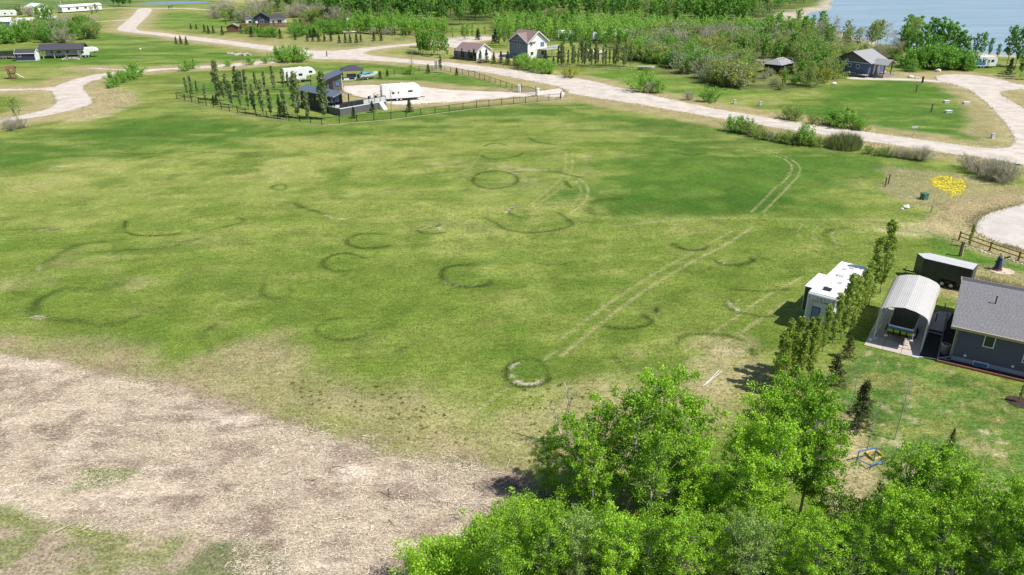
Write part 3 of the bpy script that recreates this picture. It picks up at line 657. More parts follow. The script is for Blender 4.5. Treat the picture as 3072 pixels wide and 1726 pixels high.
defkind("olive",        3, "bush",  4.5, 2.6, 36,  2400, .17, "olive", "bark_grey", tr=.008)
defkind("sage",         2, "bush",  4.5, 2.6, 36,  2400, .17, "sage", "bark_grey", tr=.008)
defkind("greenbush",    3, "bush",  3.6, 2.3, 34,  2400, .16, "green", "bark_grey", tr=.008)
defkind("brightbush",   3, "bush",  2.4, 1.5, 30,  1900, .11, "bright", "bark_grey", tr=.008)
defkind("yellowbush",   2, "bush",  3.2, 1.9, 30,  1900, .14, "yellow", "bark_grey", tr=.008)
defkind("twigbush",     3, "bush",  3.6, 2.2, 44,  2200, .42, "twig", "bark_grey", tr=.008)
defkind("baretree",     3, "aspen", 9.0, 1.9, 36,  1300, .45, "twig", "bark_pale", tr=.010)
defkind("budding",      3, "aspen", 8.5, 1.7, 36,  1200, .17, "olive", "bark_pale", tr=.010, low=.35)
defkind("spruce",       3, "cone",  3.2, .95, 60,  1400, .17, "spruce", "bark_brown", tr=.012, low=.04)
defkind("spruce_near",  2, "cone",  4.0, 1.05,80,  4200, .11, "brownspruce", "bark_brown", tr=.012, low=.04)
defkind("shrub_dry",    2, "cone",  2.4, .8,  60,  1800, .10, "brownspruce", "bark_brown", tr=.012, low=.04)

NM = {"aspen":"aspen_tree","aspen_pale":"aspen_tree","thicket":"aspen_thicket","poplar":"columnar_poplar","poplar_small":"columnar_poplar","poplar_tall":"columnar_poplar","green":"leafy_tree","bright":"leafy_tree","dark":"leafy_tree",
      "olive":"willow_bush","sage":"willow_bush","greenbush":"leafy_bush","brightbush":"leafy_bush","yellowbush":"leafy_bush","twigbush":"bare_bush","baretree":"bare_tree","budding":"budding_tree","spruce":"spruce_tree","spruce_near":"spruce_tree","shrub_dry":"spruce_tree"}
CT = {"thicket":"bush","olive":"bush","sage":"bush","greenbush":"bush","brightbush":"bush","yellowbush":"bush","twigbush":"bush"}
vr = random.Random(5)
def plant(kind, loc, h, label, group=None, var=None, wid=1.0):
    T, Cr, h0 = KINDS[kind][vr.randrange(len(KINDS[kind])) if var is None else var]
    o = empty(NM[kind], (loc[0], loc[1], 0), vr.uniform(0, 360), label, CT.get(kind, "tree"), group)
    s = h/h0; o.scale = (s*wid, s*wid, s)
    link("trunk" if CT.get(kind) != "bush" else "stems", T, o); link("crown", Cr, o)
    return o
def plant_px(kind, px, py, h, label, group=None, **kw): return plant(kind, G(px, py), h, label, group, **kw)

RANK = ["tallest", "second tallest", "third tallest", "fourth tallest", "fifth tallest", "fourth shortest", "third shortest", "second shortest", "shortest"]
def ranked(kind, spots, text, group):
    """trees of a clump told apart by their height"""
    n = len(spots); order = sorted(range(n), key=lambda i: -spots[i][2])
    words = RANK[:(n+1)//2] + RANK[len(RANK)-n//2:]
    for k, i in enumerate(order): px, py, h = spots[i]; plant_px(kind, px, py, h-.03*k, words[k]+" "+text, group)
# ---- foreground aspens ---------------------------------------------
ranked("aspen", ((1640,1490,5.0),(1720,1530,7.0),(1800,1500,7.4),(1880,1540,9.0),(1960,1500,9.2),(2030,1530,8.0),(1770,1590,6.5),(1940,1610,7.5),(2060,1580,6.6)), "bright green aspen in the clump beside the bare white snag", "aspens in the clump by the snag")
ranked("aspen", ((2200,1560,7.2),(2270,1520,8.4),(2345,1500,9.0),(2400,1540,8.8),(2450,1580,7.0),(2300,1600,8.2),(2220,1640,7.0)), "bright green aspen in the clump below the poplar row", "aspens in the clump below the poplars")
ranked("aspen", ((2660,1660,7.2),(2725,1680,7.6),(2790,1710,7.4),(2850,1740,6.6),(2610,1770,6.6),(2690,1790,7.0),(2780,1790,6.5)), "bright green aspen of the clump beside the blue swing frame", "aspens beside the swing frame")
ranked("aspen", ((2990,1690,5.8),(3060,1720,6.4),(2940,1790,7.0),(3030,1820,7.5),(3110,1780,8.0)), "bright green aspen at the edge of the garden lawn", "aspens at the lawn edge")
for px, py, h in ((1560,1770,5.4),(1640,1800,5.9),(1730,1780,5.4),(1830,1810,6.0),(1930,1790,5.4),(2030,1810,6.0),(2130,1780,5.2),(2230,1810,5.8),(2330,1790,5.4),(2430,1815,5.6),(2530,1800,5.4),(1500,1850,6.0),(2060,1700,3.9),(2170,1700,4.0),(2400,1700,4.2)):
    plant_px("aspen" if vr.random() < .8 else "aspen_pale", px, py, h, "young aspen with dense bright crown in the foreground thicket", "young aspens in the foreground thicket")
for px, py, h in ((1480,1720,3.6),(1560,1650,3.4),(1400,1780,4.0),(1310,1800,3.6),(1640,1640,3.2),(1720,1690,3.4),(1350,1740,2.6)):
    plant_px("thicket", px, py, h, "low bright green aspen scrub beside the cleared ground", "aspen scrub at the cleared edge")
for px, py, h in ((2120,1600,3.6),(2560,1640,3.2),(2880,1640,3.0),(2740,1570,2.6),(1830,1680,3.2),(1960,1720,3.4),(2280,1710,3.6)):
    plant_px("thicket", px, py, h, "low aspen scrub between the foreground trees", "aspen scrub under the foreground trees")
# the bare white snag and the thin bare saplings on the lawn
def snag(name, px, py, h, m, label, seed, nb=7, r0=.05, lean=(0,0), group=None, spread=.45):
    r = random.Random(seed); t = MB(); x, y = G(px, py); o = empty(name, (x, y, 0), 0, label, "tree", group)
    pts = [Vector((lean[0]*(k/6)**1.3*h + r.gauss(0, .02)*h*.4, lean[1]*(k/6)**1.3*h + r.gauss(0, .02)*h*.4, h*k/6)) for k in range(7)]; pts[0] = Vector((0, 0, -.05))
    for k in range(6): t.tube(pts[k], pts[k+1], r0*(1-.14*k), r0*(1-.14*(k+1)), 6)
    t.build("trunk", M[m], o)
    for k in range(nb):
        b = MB(); f = .35+.6*k/nb; p = pts[int(f*6)].lerp(pts[min(6, int(f*6)+1)], f*6 % 1); a = r.uniform(0, 6.28); L_ = h*r.uniform(.18, .34)*(1.2-f*.6)
        q = p + Vector((math.cos(a)*spread, math.sin(a)*spread, .8))*L_; w = q + Vector((math.cos(a+.6)*.3, math.sin(a+.6)*.3, .6))*L_*.5
        b.tube(p, q, r0*.38, r0*.2, 5); b.tube(q, w, r0*.2, r0*.06, 4); b.tube(p.lerp(q, .6), p.lerp(q, .6)+Vector((math.cos(a-.9), math.sin(a-.9), .7))*L_*.4, r0*.18, r0*.05, 4)
        b.build("branch", M[m], o)
    return o
snag("dead_tree", 1702, 1345, 5.0, "dead_wood", "leafless pale snag standing among the green aspens", 3, 10, .10, (-.02,.02))
snag("dead_tree", 1690, 1335, 3.6, "dead_wood", "leaning leafless snag with forked top beside the aspen clump", 5, 7, .08, (-.36,.10))
snag("sapling", 2603, 1345, 4.0, "bark_pale", "thin leafless sapling beside the swing frame", 6, 8, .045, (.03,.0), spread=.25)
snag("sapling", 2683, 1320, 5.0, "bark_pale", "tallest thin leafless sapling on the worn lawn", 8, 8, .05, (.03,.0), spread=.22)
snag("sapling", 2546, 1240, 4.6, "bark_pale", "thin leafless sapling beside the dark young spruce", 9, 8, .045, (.04,.0), spread=.22)
plant_px("spruce_near", 2572, 1288, 4.2, "dark young spruce alone on the worn lawn", var=0)
plant_px("shrub_dry", 2500, 1160, 3.0, "brownish young spruce at the end of the poplar row", wid=1.0)
plant_px("shrub_dry", 2540, 1075, 2.2, "small brownish spruce below the paved pad corner")
plant_px("shrub_dry", 2845, 1355, 2.0, "slim dark conifer sapling poking out of the aspens", wid=.5)
# ---- columnar poplars by the carport --------------------------------
for k, (px, py, h, lab) in enumerate(((2640,880,7.9,"tallest columnar poplar, last in the row beside the carport"),(2606,915,7.2,"tall columnar poplar second in the row beside the carport"),(2588,940,5.4,None),(2565,970,5.6,None),(2548,1000,5.8,None),(2522,1020,6.6,None),(2497,1030,5.0,None),
      (2466,1055,4.6,None),(2440,1085,4.4,None),(2404,1122,5.2,None),(2374,1128,5.5,None),(2350,1142,5.6,None),(2328,1168,5.4,None),(2388,1162,5.2,None),(2425,1135,4.8,None),(2362,1160,5.0,None),(2340,1190,5.0,None))):
    plant_px("poplar", px, py, h, lab or "columnar green poplar in the row beside the fifth wheel camper", "columnar poplars between camper and carport", wid=1.15)
snag("sapling", 2851, 747, 1.9, "bark_brown", "small sapling staked on the lawn behind the black trailer", 12, 9, .03)
plant_px("poplar", 2905, 742, 2.9, "small columnar poplar behind the dark gate post", wid=1.0)

# ---- fenced lot -------------------------------------------------------
lotpop = "slim young columnar poplar inside the black iron fence"
for x, y, h in ((195,640,3.0),(265,660,3.4),(335,610,2.2),(455,730,2.8),(735,640,3.6),(880,640,4.6),(960,660,4.2),(1010,620,4.0),(1150,570,3.2),(1265,560,3.2),(1400,580,4.2),(1520,560,3.6),(1590,560,3.0),(820,800,4.0),(930,800,2.6),(1040,830,3.2),(1120,880,4.2),(1240,900,4.4),(1350,930,4.0),(1480,950,3.4),(1560,960,4.0),(790,760,3.2),(1225,640,2.6),(700,700,3.0)):
    plant(("poplar_small"), G(*Z2(x, y)), h*1.5, lotpop, "young poplars in the fenced lot")
for x, y, h, lab in ((640,700,9.0,"tallest pale green poplar at the corner of the fenced lot"),(1720,940,9.2,"big pale poplar in front of the blue roofed cabin"),(1860,960,5.6,"shorter pale poplar between the two big ones by the cabin"),(2090,960,9.6,"big pale poplar hiding the corner of the glass railed deck"),(930,640,6.0,"slender pale poplar in the middle of the fenced lot")):
    plant("poplar_tall", G(*Z2(x, y)), h, lab)
for x, y, h in ((600,760,2.4),(1530,920,3.4),(560,740,2.0)): plant("spruce", G(*Z2(x, y)), h, "small dark spruce inside the iron fence near the poplars", "spruces by the lot poplars")
for x, y, h, lab in ((1400,1020,2.6,"small dark spruce in front of the grey deck skirting"),(1045,1130,2.4,"small spruce against the fence below the deck corner"),(2120,1010,3.0,"plump young spruce on the grass by the lot driveway"),(1550,370,2.2,"small spruce beside the boat on its trailer"),(1690,320,2.0,"small dark spruce behind the lot lawn")):
    plant("spruce", G(*ZC(x, y)), h, lab)
snag("young_tree", *ZC(1770,1040), 5.0, "bark_grey", "young bare budding tree in front of the white travel trailer", 31, 14, .07, spread=.5)
snag("young_tree", *Z3(770,280), 6.2, "bark_grey", "tall bare budding tree at the back of the fenced lot", 33, 14, .08, spread=.4)
plant("brightbush", G(*Z3(735,285)), 2.2, "bright bush under the bare tree in the fenced lot")
for x, y, h, lab in ((955,275,2.6,"little spruce by the back fence of the lot"),(1105,270,5.0,"slim pale tree beside the entrance pillars"),(1290,300,2.2,"little spruce beside the fence along the road")):
    plant("spruce" if h < 3 else "poplar_small", G(*Z3(x, y)), h, lab)

# ---- shrubs along the lanes -------------------------------------------
for x, y, h in ((1230,900,2.6),(1320,900,2.8),(1250,950,2.0),(1470,830,3.6),(1440,860,2.6),(1190,960,1.4),(1400,870,2.2)):
    plant("brightbush", G(*Z1(x, y)), h, "yellow green roadside bush beside the turning bulge", "bushes beside the gravel lane")
plant("budding", G(*Z1(210,1370)), 5.6, "sparse young tree at the field corner by the lane")
for x, y, h in ((90,1400,1.8),(170,1400,1.6),(250,1390,1.8),(130,1420,1.4)): plant("twigbush", G(*Z1(x, y)), h, "dark low scrub under the sparse tree", "scrub at the field corner", wid=1.1)
for x, y, h in ((180,290,2.6),(270,260,2.4),(750,230,1.8),(1050,210,2.2),(1280,190,1.8)): plant("brightbush", G(*Z2(x, y)), h, "small bush on the verge between lane and lot", "bushes on the lot verge")
for x, y, h in ((1090,625,4.0),(1150,620,4.4),(1220,635,4.2),(1290,630,4.2),(1120,640,3.2)): plant("brightbush", G(*Z4(x, y)), h, "leafy bush in the clump at the road junction", "bushes at the road junction")
for x, y, h in ((1270,800,3.4),(1350,820,3.5),(1430,835,3.3),(1520,860,3.5),(1590,865,3.1),(1300,775,3.3)): plant("brightbush", G(*Z5(x, y)), h, "bright green roadside bush in front of the white house", "bushes in front of the white house")
plant("yellowbush", G(*Z5(1830,910)), 3.2, "round yellow green bush alone on the road verge")
for x, y, h, k in ((340,1130,5.0,"bright"),(310,1160,4.2,"brightbush"),(500,1180,3.0,"brightbush"),(420,1180,2.4,"twigbush")): plant(k, G(*Z6(x, y)), h, "bush of the small clump on the far road verge", "verge clump beyond the road")
plant("twigbush", G(*Z6(910,1270)), 2.0, "dry brown shrub beside the road lawn"); plant("greenbush", G(*Z6(1180,1290)), 3.0, "leafy shrub beside the road lawn with dark foot")
for x, y, h, k in ((600,330,2.9,"olive"),(800,370,1.8,"olive"),(960,380,2.8,"greenbush"),(1050,395,3.4,"brightbush"),(1120,405,3.0,"brightbush"),(1200,420,2.2,"brightbush"),(650,345,2.2,"olive")): plant(k, G(*ZB(x, y)), h, "roadside bush on the lawn side of the gravel road", "bushes along the far road edge")
for x, y, h, k in ((130,430,2.6,"brightbush"),(200,440,2.7,"brightbush"),(260,455,2.6,"olive"),(330,480,2.2,"olive"),(400,500,1.8,"olive"),(520,520,1.7,"olive"),(590,530,2.2,"olive"),(650,540,2.0,"olive"),(720,545,3.2,"brightbush"),(790,550,1.8,"olive"),(850,560,1.8,"olive"),(460,510,1.5,"twigbush"),(1270,620,1.4,"olive"),(1420,640,1.6,"olive"),(1350,635,1.2,"olive")):
    plant(k, G(*ZB(x, y)), h, "low bush in the ditch along the near road edge", "bushes in the ditch")
for x, y, h in ((1500,650,1.5),(1600,660,1.5),(1720,680,2.2),(1560,660,1.3),(1660,670,1.5)): plant("twigbush", G(*ZB(x, y)), h, "dry brown shrub in the ditch beyond the reeds", "dry shrubs in the ditch")
for x, y, h in ((2100,740,1.9),(2180,790,2.0),(2260,820,2.2),(2330,850,2.4),(2400,860,2.4),(2440,830,2.2),(2300,780,2.0),(2380,800,2.2)): plant("twigbush", G(*ZB(x, y)), h, "grey leafless shrub in the ditch by the road sign", "grey shrubs by the road sign", wid=1.2)
# ---- cottage plots across the road --------------------------------------
for k in range(14): plant("bright", G(*Z5(60+26*k+vr.uniform(-8, 8), 640+2*k+vr.uniform(-20, 20))), vr.uniform(6.0, 8.2), "slim bright aspen in the grove left of the brown roofed garage", "aspens beside the garage", wid=.8)
for x, y, h in ((490,690,3.4),(570,700,3.6),(655,710,3.4),(715,715,3.8),(785,740,4.0),(855,740,4.2),(940,745,3.6),(1025,745,3.8),(1105,760,4.2),(1190,770,3.8),(1550,720,3.6),(1640,770,2.8)): plant("spruce", G(*Z5(x, y)), h, "small spruce in the row along the plot fence", "spruces along the plot fence", wid=.8)
for k in range(22): plant("poplar_tall" if k % 3 else "poplar_small", G(*Z5(1690+40*k+vr.uniform(-14, 14), 770+vr.uniform(-14, 12)+(k % 2)*8)), vr.uniform(5.0, 7.4), "columnar poplar in the row behind the pale rail fence", "poplars behind the rail fence", wid=.8)
plant("spruce", G(*Z5(965,510)), 5.4, "dark spruce at the end of the back lane"); plant("spruce", G(*Z5(760,470)), 4.2, "small spruce at the bend of the back lane")
for x, y, h in ((1010,540,9.5),(1070,560,10),(1130,545,9.0),(1040,330,9),(1330,400,8),(1390,380,8),(1230,420,8),(580,460,6),(640,465,6),(690,455,5.5),(600,480,5),(460,470,4.6),(840,430,4),(130,400,6),(60,420,5),(1460,380,7)): plant("bright", G(*Z5(x, y)), h, "slender bright aspen behind the white house", "aspens behind the white house", wid=.75)
for k in range(26): plant("bright" if k % 4 else "budding", G(*Z5(1440+vr.uniform(0, 440), 300+vr.uniform(0, 160))), vr.uniform(6, 9), "bright aspen in the open wood beside the white house", "aspens in the open wood")
for x, y, h in ((1760,560,5),(1850,590,5.5),(1960,640,5),(2050,650,6),(2250,600,5.5),(2400,560,6),(1900,500,6),(2150,480,6),(2300,520,6),(2480,600,6)): plant("green", G(*Z5(x, y)), h, "leafy tree sheltering the campers beyond the rail fence", "trees among the campers", wid=.8)
# ---- wood edge and scrub ----------------------------------------------
def scatter_px(poly, n, seed):
    r = random.Random(seed); P = [G(*p) for p in poly]; xs = [p[0] for p in P]; ys = [p[1] for p in P]; out = []
    pa = np.array(P)
    while len(out) < n:
        q = (r.uniform(min(xs), max(xs)), r.uniform(min(ys), max(ys)))
        if inside(np.array([q[0]]), np.array([q[1]]), P)[0]:
            if all((q[0]-o[0])**2+(q[1]-o[1])**2 > 1.6 for o in out): out.append(q)
    return out
EDGE = [(830,42),(960,62),(1100,70),(1250,76),(1400,76),(1480,68),(1560,68),(1700,70),(1800,72),(1900,74),(1990,88),(2150,90),(2260,84),(2300,70),(2330,50),(2300,30),(2150,40),(1900,40),(1700,38),(1500,40),(1300,45),(1100,42),(950,35),(830,28)]
for k, q in enumerate(scatter_px(EDGE, 150, 3)):
    kd = ["dark", "dark", "green", "green", "bright", "dark", "budding"][k % 7]
    plant(kd, q, vr.uniform(10.0, 15.5), {"dark":"dark leafy aspen in the wood behind the plots","green":"mid green aspen in the wood behind the plots","bright":"bright young aspen in the wood behind the plots","budding":"thin budding tree in the wood behind the plots"}[kd], "trees of the wood behind the plots", wid=1.1)
SCRUB = [(1880,135),(1960,118),(2100,112),(2280,108),(2420,100),(2470,135),(2480,180),(2440,190),(2340,195),(2300,192),(2200,150),(2140,150),(2180,200),(2280,205),(2310,215),(2480,215),(2495,240),(2440,262),(2340,275),(2250,272),(2150,255),(2080,240),(1985,220),(1970,195),(1890,175)]
for k, q in enumerate(scatter_px(SCRUB, 190, 9)):
    kd = ["olive", "sage", "greenbush", "twigbush", "olive", "sage", "greenbush", "olive", "yellowbush", "budding"][(k*7+k//10) % 10]
    dz_ = q[1]*_c + H*_s; qx, qy = CX + F*q[0]/dz_, CY - F*(q[1]*_s-H*_c)/dz_; hut_view = 2280 < qx < 2392 and qy > 196
    plant(kd, q, 1.7 if hut_view else vr.uniform(3.6, 6.2) if kd != "budding" else vr.uniform(6, 8), {"olive":"olive willow bush in the scrub above the road lawn","sage":"silvery willow bush in the scrub above the road lawn","greenbush":"green leafy bush in the scrub above the road lawn","twigbush":"grey leafless bush in the scrub above the road lawn","yellowbush":"yellow budding bush in the scrub above the road lawn","budding":"thin budding tree in the scrub above the road lawn"}[kd], "bushes of the scrub above the road lawn")
for px, py, h in ((2290,185,7.5),(2330,190,7.5),(2370,178,8),(2410,215,6.5),(2350,262,4.2),(2400,255,6),(2440,240,6.5),(2460,225,6),(2110,235,5.5),(2060,225,5)): plant_px("green", px, py, h, "rounded green tree beside the grey roofed hut", "green trees beside the hut")
for k in range(24): plant_px("bright", 2280+vr.uniform(0, 190), 95+vr.uniform(0, 40), vr.uniform(6, 9), "bright aspen on the bank above the lake corner", "aspens above the lake corner")
snag("dead_tree", 2185, 165, 11, "bark_pale", "tall bare white trunk leaning over the scrub clearing", 51, 8, .16, (.06,0)); snag("dead_tree", 2235, 170, 9, "bark_pale", "bare white trunk at the middle of the scrub clearing", 52, 8, .13, (.05,0)); snag("dead_tree", 2262, 195, 9, "bark_brown", "dark leaning bare trunk beside the scrub clearing", 53, 8, .13, (.12,0))
for k in range(34): plant_px(["baretree", "budding", "baretree", "budding", "green"][k % 5], 2440+vr.uniform(0, 300), 138+vr.uniform(0, 26), vr.uniform(7, 11), ["pale leafless tree in the belt behind the lake cabin", "thin budding tree in the belt behind the lake cabin", "pale leafless tree in the belt behind the lake cabin", "thin budding tree in the belt behind the lake cabin", "green tree in the belt behind the lake cabin"][k % 5], "trees of the belt behind the lake cabin")
for k in range(16): plant_px(["twigbush", "olive"][k % 2], 2430+vr.uniform(0, 90)+ (k % 3)*95, 160+vr.uniform(0, 22), vr.uniform(3, 4.5), ["grey bush at the foot of the lakeside belt", "olive bush at the foot of the lakeside belt"][k % 2], "bushes at the foot of the lakeside belt")
for px, py, h in ((2760,182,11),(2785,178,12.5),(2810,180,12),(2830,184,11.5),(2850,182,10.5),(2870,186,9.5),(2745,185,9),(2890,188,8),(2715,180,9),(2775,192,8),(2800,194,8.5)): plant_px("green", px, py, h, "tall green tree in the lakeside clump beside the white camper", "tall trees of the lakeside clump", wid=.85)
for px, py, h in ((2770,205,6),(2800,207,6.5),(2830,208,6),(2860,208,5.5),(2885,207,5),(2750,200,5),(2720,202,4.5),(2895,212,3.8),(2735,215,3.2)): plant_px("greenbush", px, py, h, "rounded green bush at the foot of the lakeside clump", "bushes of the lakeside clump")
for px, py, h in ((2920,176,7.5),(2940,178,8),(2965,174,6),(2990,178,4.6)): plant_px("dark", px, py, h, "dark tree behind the white and blue camper", "dark trees behind the camper", wid=.7)
for px, py, h in ((3020,195,11),(3045,200,11),(3072,205,10),(3060,232,8),(3085,240,8)): plant_px("dark", px, py, h, "tall dark tree right of the white and blue camper", "dark trees right of the camper", wid=.8)
plant_px("spruce", 3027, 224, 4.6, "young spruce in front of the dark lakeside trees")
# ---- far left -----------------------------------------------------------
for k, q in enumerate(scatter_px([(-60,118),(60,100),(130,95),(290,88),(300,112),(240,128),(120,134),(-60,136)], 44, 15)):
    kd = ["greenbush", "greenbush", "olive", "twigbush", "green"][k % 5]; plant(kd, q, vr.uniform(4.2, 6.5), {"greenbush":"green bush in the hedge behind the dark roofed shelter","olive":"olive bush in the hedge behind the dark roofed shelter","twigbush":"grey bush in the hedge behind the dark roofed shelter","green":"small tree in the hedge behind the dark roofed shelter"}[kd], "bushes of the hedge behind the shelter")
for px, py, h, kd in ((120,75,8,"green"),(140,78,9,"green"),(155,76,8,"green"),(125,105,8,"baretree"),(205,78,4,"twigbush"),(280,58,6,"budding"),(295,55,7,"budding"),(90,50,5,"twigbush"),(60,45,5,"olive"),(30,42,4,"olive")): plant_px(kd, px, py, h, {"green":"leafy tree in front of the white bungalow","baretree":"bare pale tree behind the hedge","twigbush":"grey shrub beside the far plots","budding":"thin tree beside the mobile home end","olive":"olive shrub behind the far trailer"}[kd], "trees around the far plots" if kd in ("green", "budding", "olive", "twigbush") else None)
for k in range(8): plant_px("dark", 330+vr.uniform(0, 75), 17+vr.uniform(0, 7), vr.uniform(6, 9), "dark tree in the clump at the far road bend", "dark trees at the far bend")
for k in range(6): plant_px("dark", 190+k*26, 2+vr.uniform(-1, 2), 5, "dark bush on the far field margin", "bushes on the far field margin")
for k in range(40): plant_px("twigbush" if k % 3 else "olive", 640+vr.uniform(0, 400), 26+vr.uniform(0, 26)+(k % 40)*.55, vr.uniform(4, 6.5), "leafless grey bush in the belt behind the navy cabin" if k % 3 else "olive bush in the belt behind the navy cabin", "bushes of the belt behind the navy cabin", wid=1.2)
for k in range(26): plant(["brightbush", "spruce", "greenbush"][k % 3], G(*Z4(740+vr.uniform(0, 300)+(k % 2)*460, 330+vr.uniform(0, 55))), vr.uniform(2.4, 4.2), ["bright shrub in the planting before the brown plank fence", "small spruce in the planting before the brown plank fence", "green shrub in the planting before the brown plank fence"][k % 3], "planting before the plank fence")
for k in range(26): plant(["dark", "greenbush"][k % 2], G(*Z4(1230+vr.uniform(0, 480), 300+vr.uniform(0, 60))), vr.uniform(3.0, 5.0), ["dark young tree in the thicket before the plank fence", "green bush in the thicket before the plank fence"][k % 2], "thicket before the plank fence", wid=.8)
for x, y, h in ((320,330,3.4),(360,345,3.4),(410,340,3.2),(500,360,3.8),(180,300,2.6),(235,300,2.4),(30,450,2.8),(80,455,3.2),(135,460,3.2),(690,340,3.6),(1090,395,4.0),(1240,410,3),(1365,425,3),(1420,425,3),(1480,425,3.4),(1540,425,3.2),(1605,425,3.4),(1690,440,3.2),(1750,440,3.6),(1800,440,3.4),(1865,440,3.8),(1910,430,3.0),(2040,420,3.6),(2115,420,3.4)): plant("spruce", G(*Z4(x, y)), h, "small spruce on the verge of the far road", "young spruces along the far road", wid=.8)
for k in range(40): plant("bright", G(*Z4(1700+vr.uniform(0, 720), 250+vr.uniform(0, 100))), vr.uniform(6, 8.5), "young bright aspen in the dense row behind the red shrubs", "young aspens behind the red shrubs", wid=.7)
for k in range(12): plant("bright", G(*Z4(2480+vr.uniform(0, 90), 480+vr.uniform(0, 80))), vr.uniform(6, 8), "bright aspen at the corner of the garage plot", "aspens at the garage plot corner", wid=.75)
for x, y, h in ((680,270,5.5),(540,270,3.8),(820,290,4)): plant("green", G(*Z4(x, y)), h, "small green tree beside the navy cabin", "trees beside the navy cabin", wid=.7)
# far wood, one mass
def far_wood(name, poly, n, hh, m, seed, label, per=190, leaf=.5, cut=None):
    r = np.random.default_rng(seed); P = [G(*p) for p in poly]; xs = [p[0] for p in P]; ys = [p[1] for p in P]
    x = r.uniform(min(xs), max(xs), n*4); y = r.uniform(min(ys), max(ys), n*4); k = inside(x, y, P)
    if cut: k &= ~inside(x, y, GP(cut))
    x, y = x[k][:n], y[k][:n]; n = len(x)
    h = hh*r.uniform(.7, 1.2, n); rad = h*.2
    c = r.normal(size=(n, per, 3)); c /= np.linalg.norm(c, axis=2)[:, :, None]; c *= (r.random((n, per))**.45)[:, :, None]
    c[:, :, 0] = c[:, :, 0]*rad[:, None] + x[:, None]; c[:, :, 1] = c[:, :, 1]*rad[:, None] + y[:, None]; c[:, :, 2] = (c[:, :, 2]*.46+.52)*h[:, None]
    o = link(name, leaf_cloud(name, c.reshape(-1, 3), leaf, m, r)); return tag(o, label, "wood", kind="stuff")
far_wood("far_wood", [(820,34),(960,52),(1100,60),(1300,68),(1500,60),(1700,62),(1900,64),(2100,76),(2260,70),(2330,40),(2440,16),(2490,-6),(2500,-60),(700,-60),(800,5)], 900, 13.5, LM["dark"], 5, "far off dark wood beyond the plots")
far_wood("far_bright_wood", [(1000,50),(1300,66),(1500,56),(1900,60),(2150,70),(2300,40),(2480,0),(2490,-40),(900,-40)], 520, 13.5, LM["bright"], 6, "paler trees scattered through the far off wood")
far_wood("young_wood", [(1480,78),(1900,80),(2180,98),(2300,92),(2420,98),(2400,116),(2250,118),(2000,128),(1880,140),(1760,128),(1650,122),(1480,118)], 330, 7.0, LM["bright"], 8, "young bright wood between the white house and the scrub", 170, .3)
far_wood("scrub_mass", [(1500,84),(1900,86),(2250,100),(2440,104),(2470,150),(2480,236),(2430,256),(2340,268),(2160,250),(2000,214),(1985,190),(1900,165),(1850,130),(1500,116)], 420, 4.2, LM["olive"], 9, "tangled olive undergrowth of the scrub", 150, .26, [(2275,180),(2400,180),(2400,262),(2275,262)])
far_wood("young_aspen_mass", [(1020,92),(1150,88),(1340,92),(1340,108),(1200,106),(1020,102)], 110, 7.0, LM["bright"], 10, "dense young aspens behind the red shrubs", 150, .3)
far_wood("far_scrub", [(1050,110),(1360,100),(1500,105),(1900,95),(1900,135),(1700,120),(1480,128),(1330,112)], 40, 3.0, LM["olive"], 7, "low olive scrub between the back lane and the wood", 120, .4)

# ---- small plants: one mass each -----------------------------------------
def along(pts, n, r):
    P = np.array(pts); L_ = np.hypot(*(P[1:]-P[:-1]).T); c = np.concatenate([[0], np.cumsum(L_)]); t = r.random(n)*c[-1]
    k = np.clip(np.searchsorted(c, t)-1, 0, len(L_)-1); f = ((t-c[k])/L_[k])[:, None]
    return P[k]*(1-f)+P[k+1]*f, c[-1]
def blades(name, x, y, h, w, m, r, label, cat, lean=.5, bend=True):
    n = len(x); a = r.uniform(0, 6.28, n); b = r.uniform(0, 6.28, n); l = lean*r.random(n)*h
    px, py = np.cos(a)*w/2, np.sin(a)*w/2
    V = np.stack([np.stack([x-px, y-py, np.full(n, .0)], 1), np.stack([x+px, y+py, np.full(n, .0)], 1), np.stack([x+np.cos(b)*l, y+np.sin(b)*l, h], 1)], 1).reshape(-1, 3)
    return tag(link(name, raw_mesh(name, V, np.arange(3*n).reshape(n, 3), m, np.repeat(r.random(n), 3))), label, cat, kind="stuff")
r_ = np.random.default_rng(77); bx, by, bh = [], [], []
for P, w, s in RINGS:
    _, L_ = along(P, 2, r_); n = int(L_*(120*s)); q, _ = along(P, n, r_); wob = fbm(q[:, 0], q[:, 1], 1.4, 5)
    keep = r_.random(n) < np.clip(wob*1.7*s, .12, 1); q = q[keep]; n = len(q)
    bx.append(q[:, 0]+r_.normal(size=n)*w*.85); by.append(q[:, 1]+r_.normal(size=n)*w*.85); bh.append(r_.uniform(.03, .09, n)*(.7+.5*s))
bx, by, bh = map(np.concatenate, (bx, by, bh)); print("ring blades", len(bx))
blades("ring_grass", bx, by, bh, .055, LM["tuft"], r_, "dark rank grass growing in arcs and rings on the field", "grass")
def patch(name, poly, n, hmin, hmax, w, m, label, cat, seed, clump=0, pts=None):
    r = np.random.default_rng(seed); P = [G(*p) for p in poly]; xs = [p[0] for p in P]; ys = [p[1] for p in P]
    x = r.uniform(min(xs), max(xs), n*5); y = r.uniform(min(ys), max(ys), n*5); k = inside(x, y, P); x, y = x[k][:n], y[k][:n]
    if clump: x = np.repeat(x, clump)+r.normal(size=len(x)*clump)*.09; y = np.repeat(y, clump)+r.normal(size=len(y)*clump)*.09
    return blades(name, x, y, r.uniform(hmin, hmax, len(x)), w, m, r, label, cat, .9)
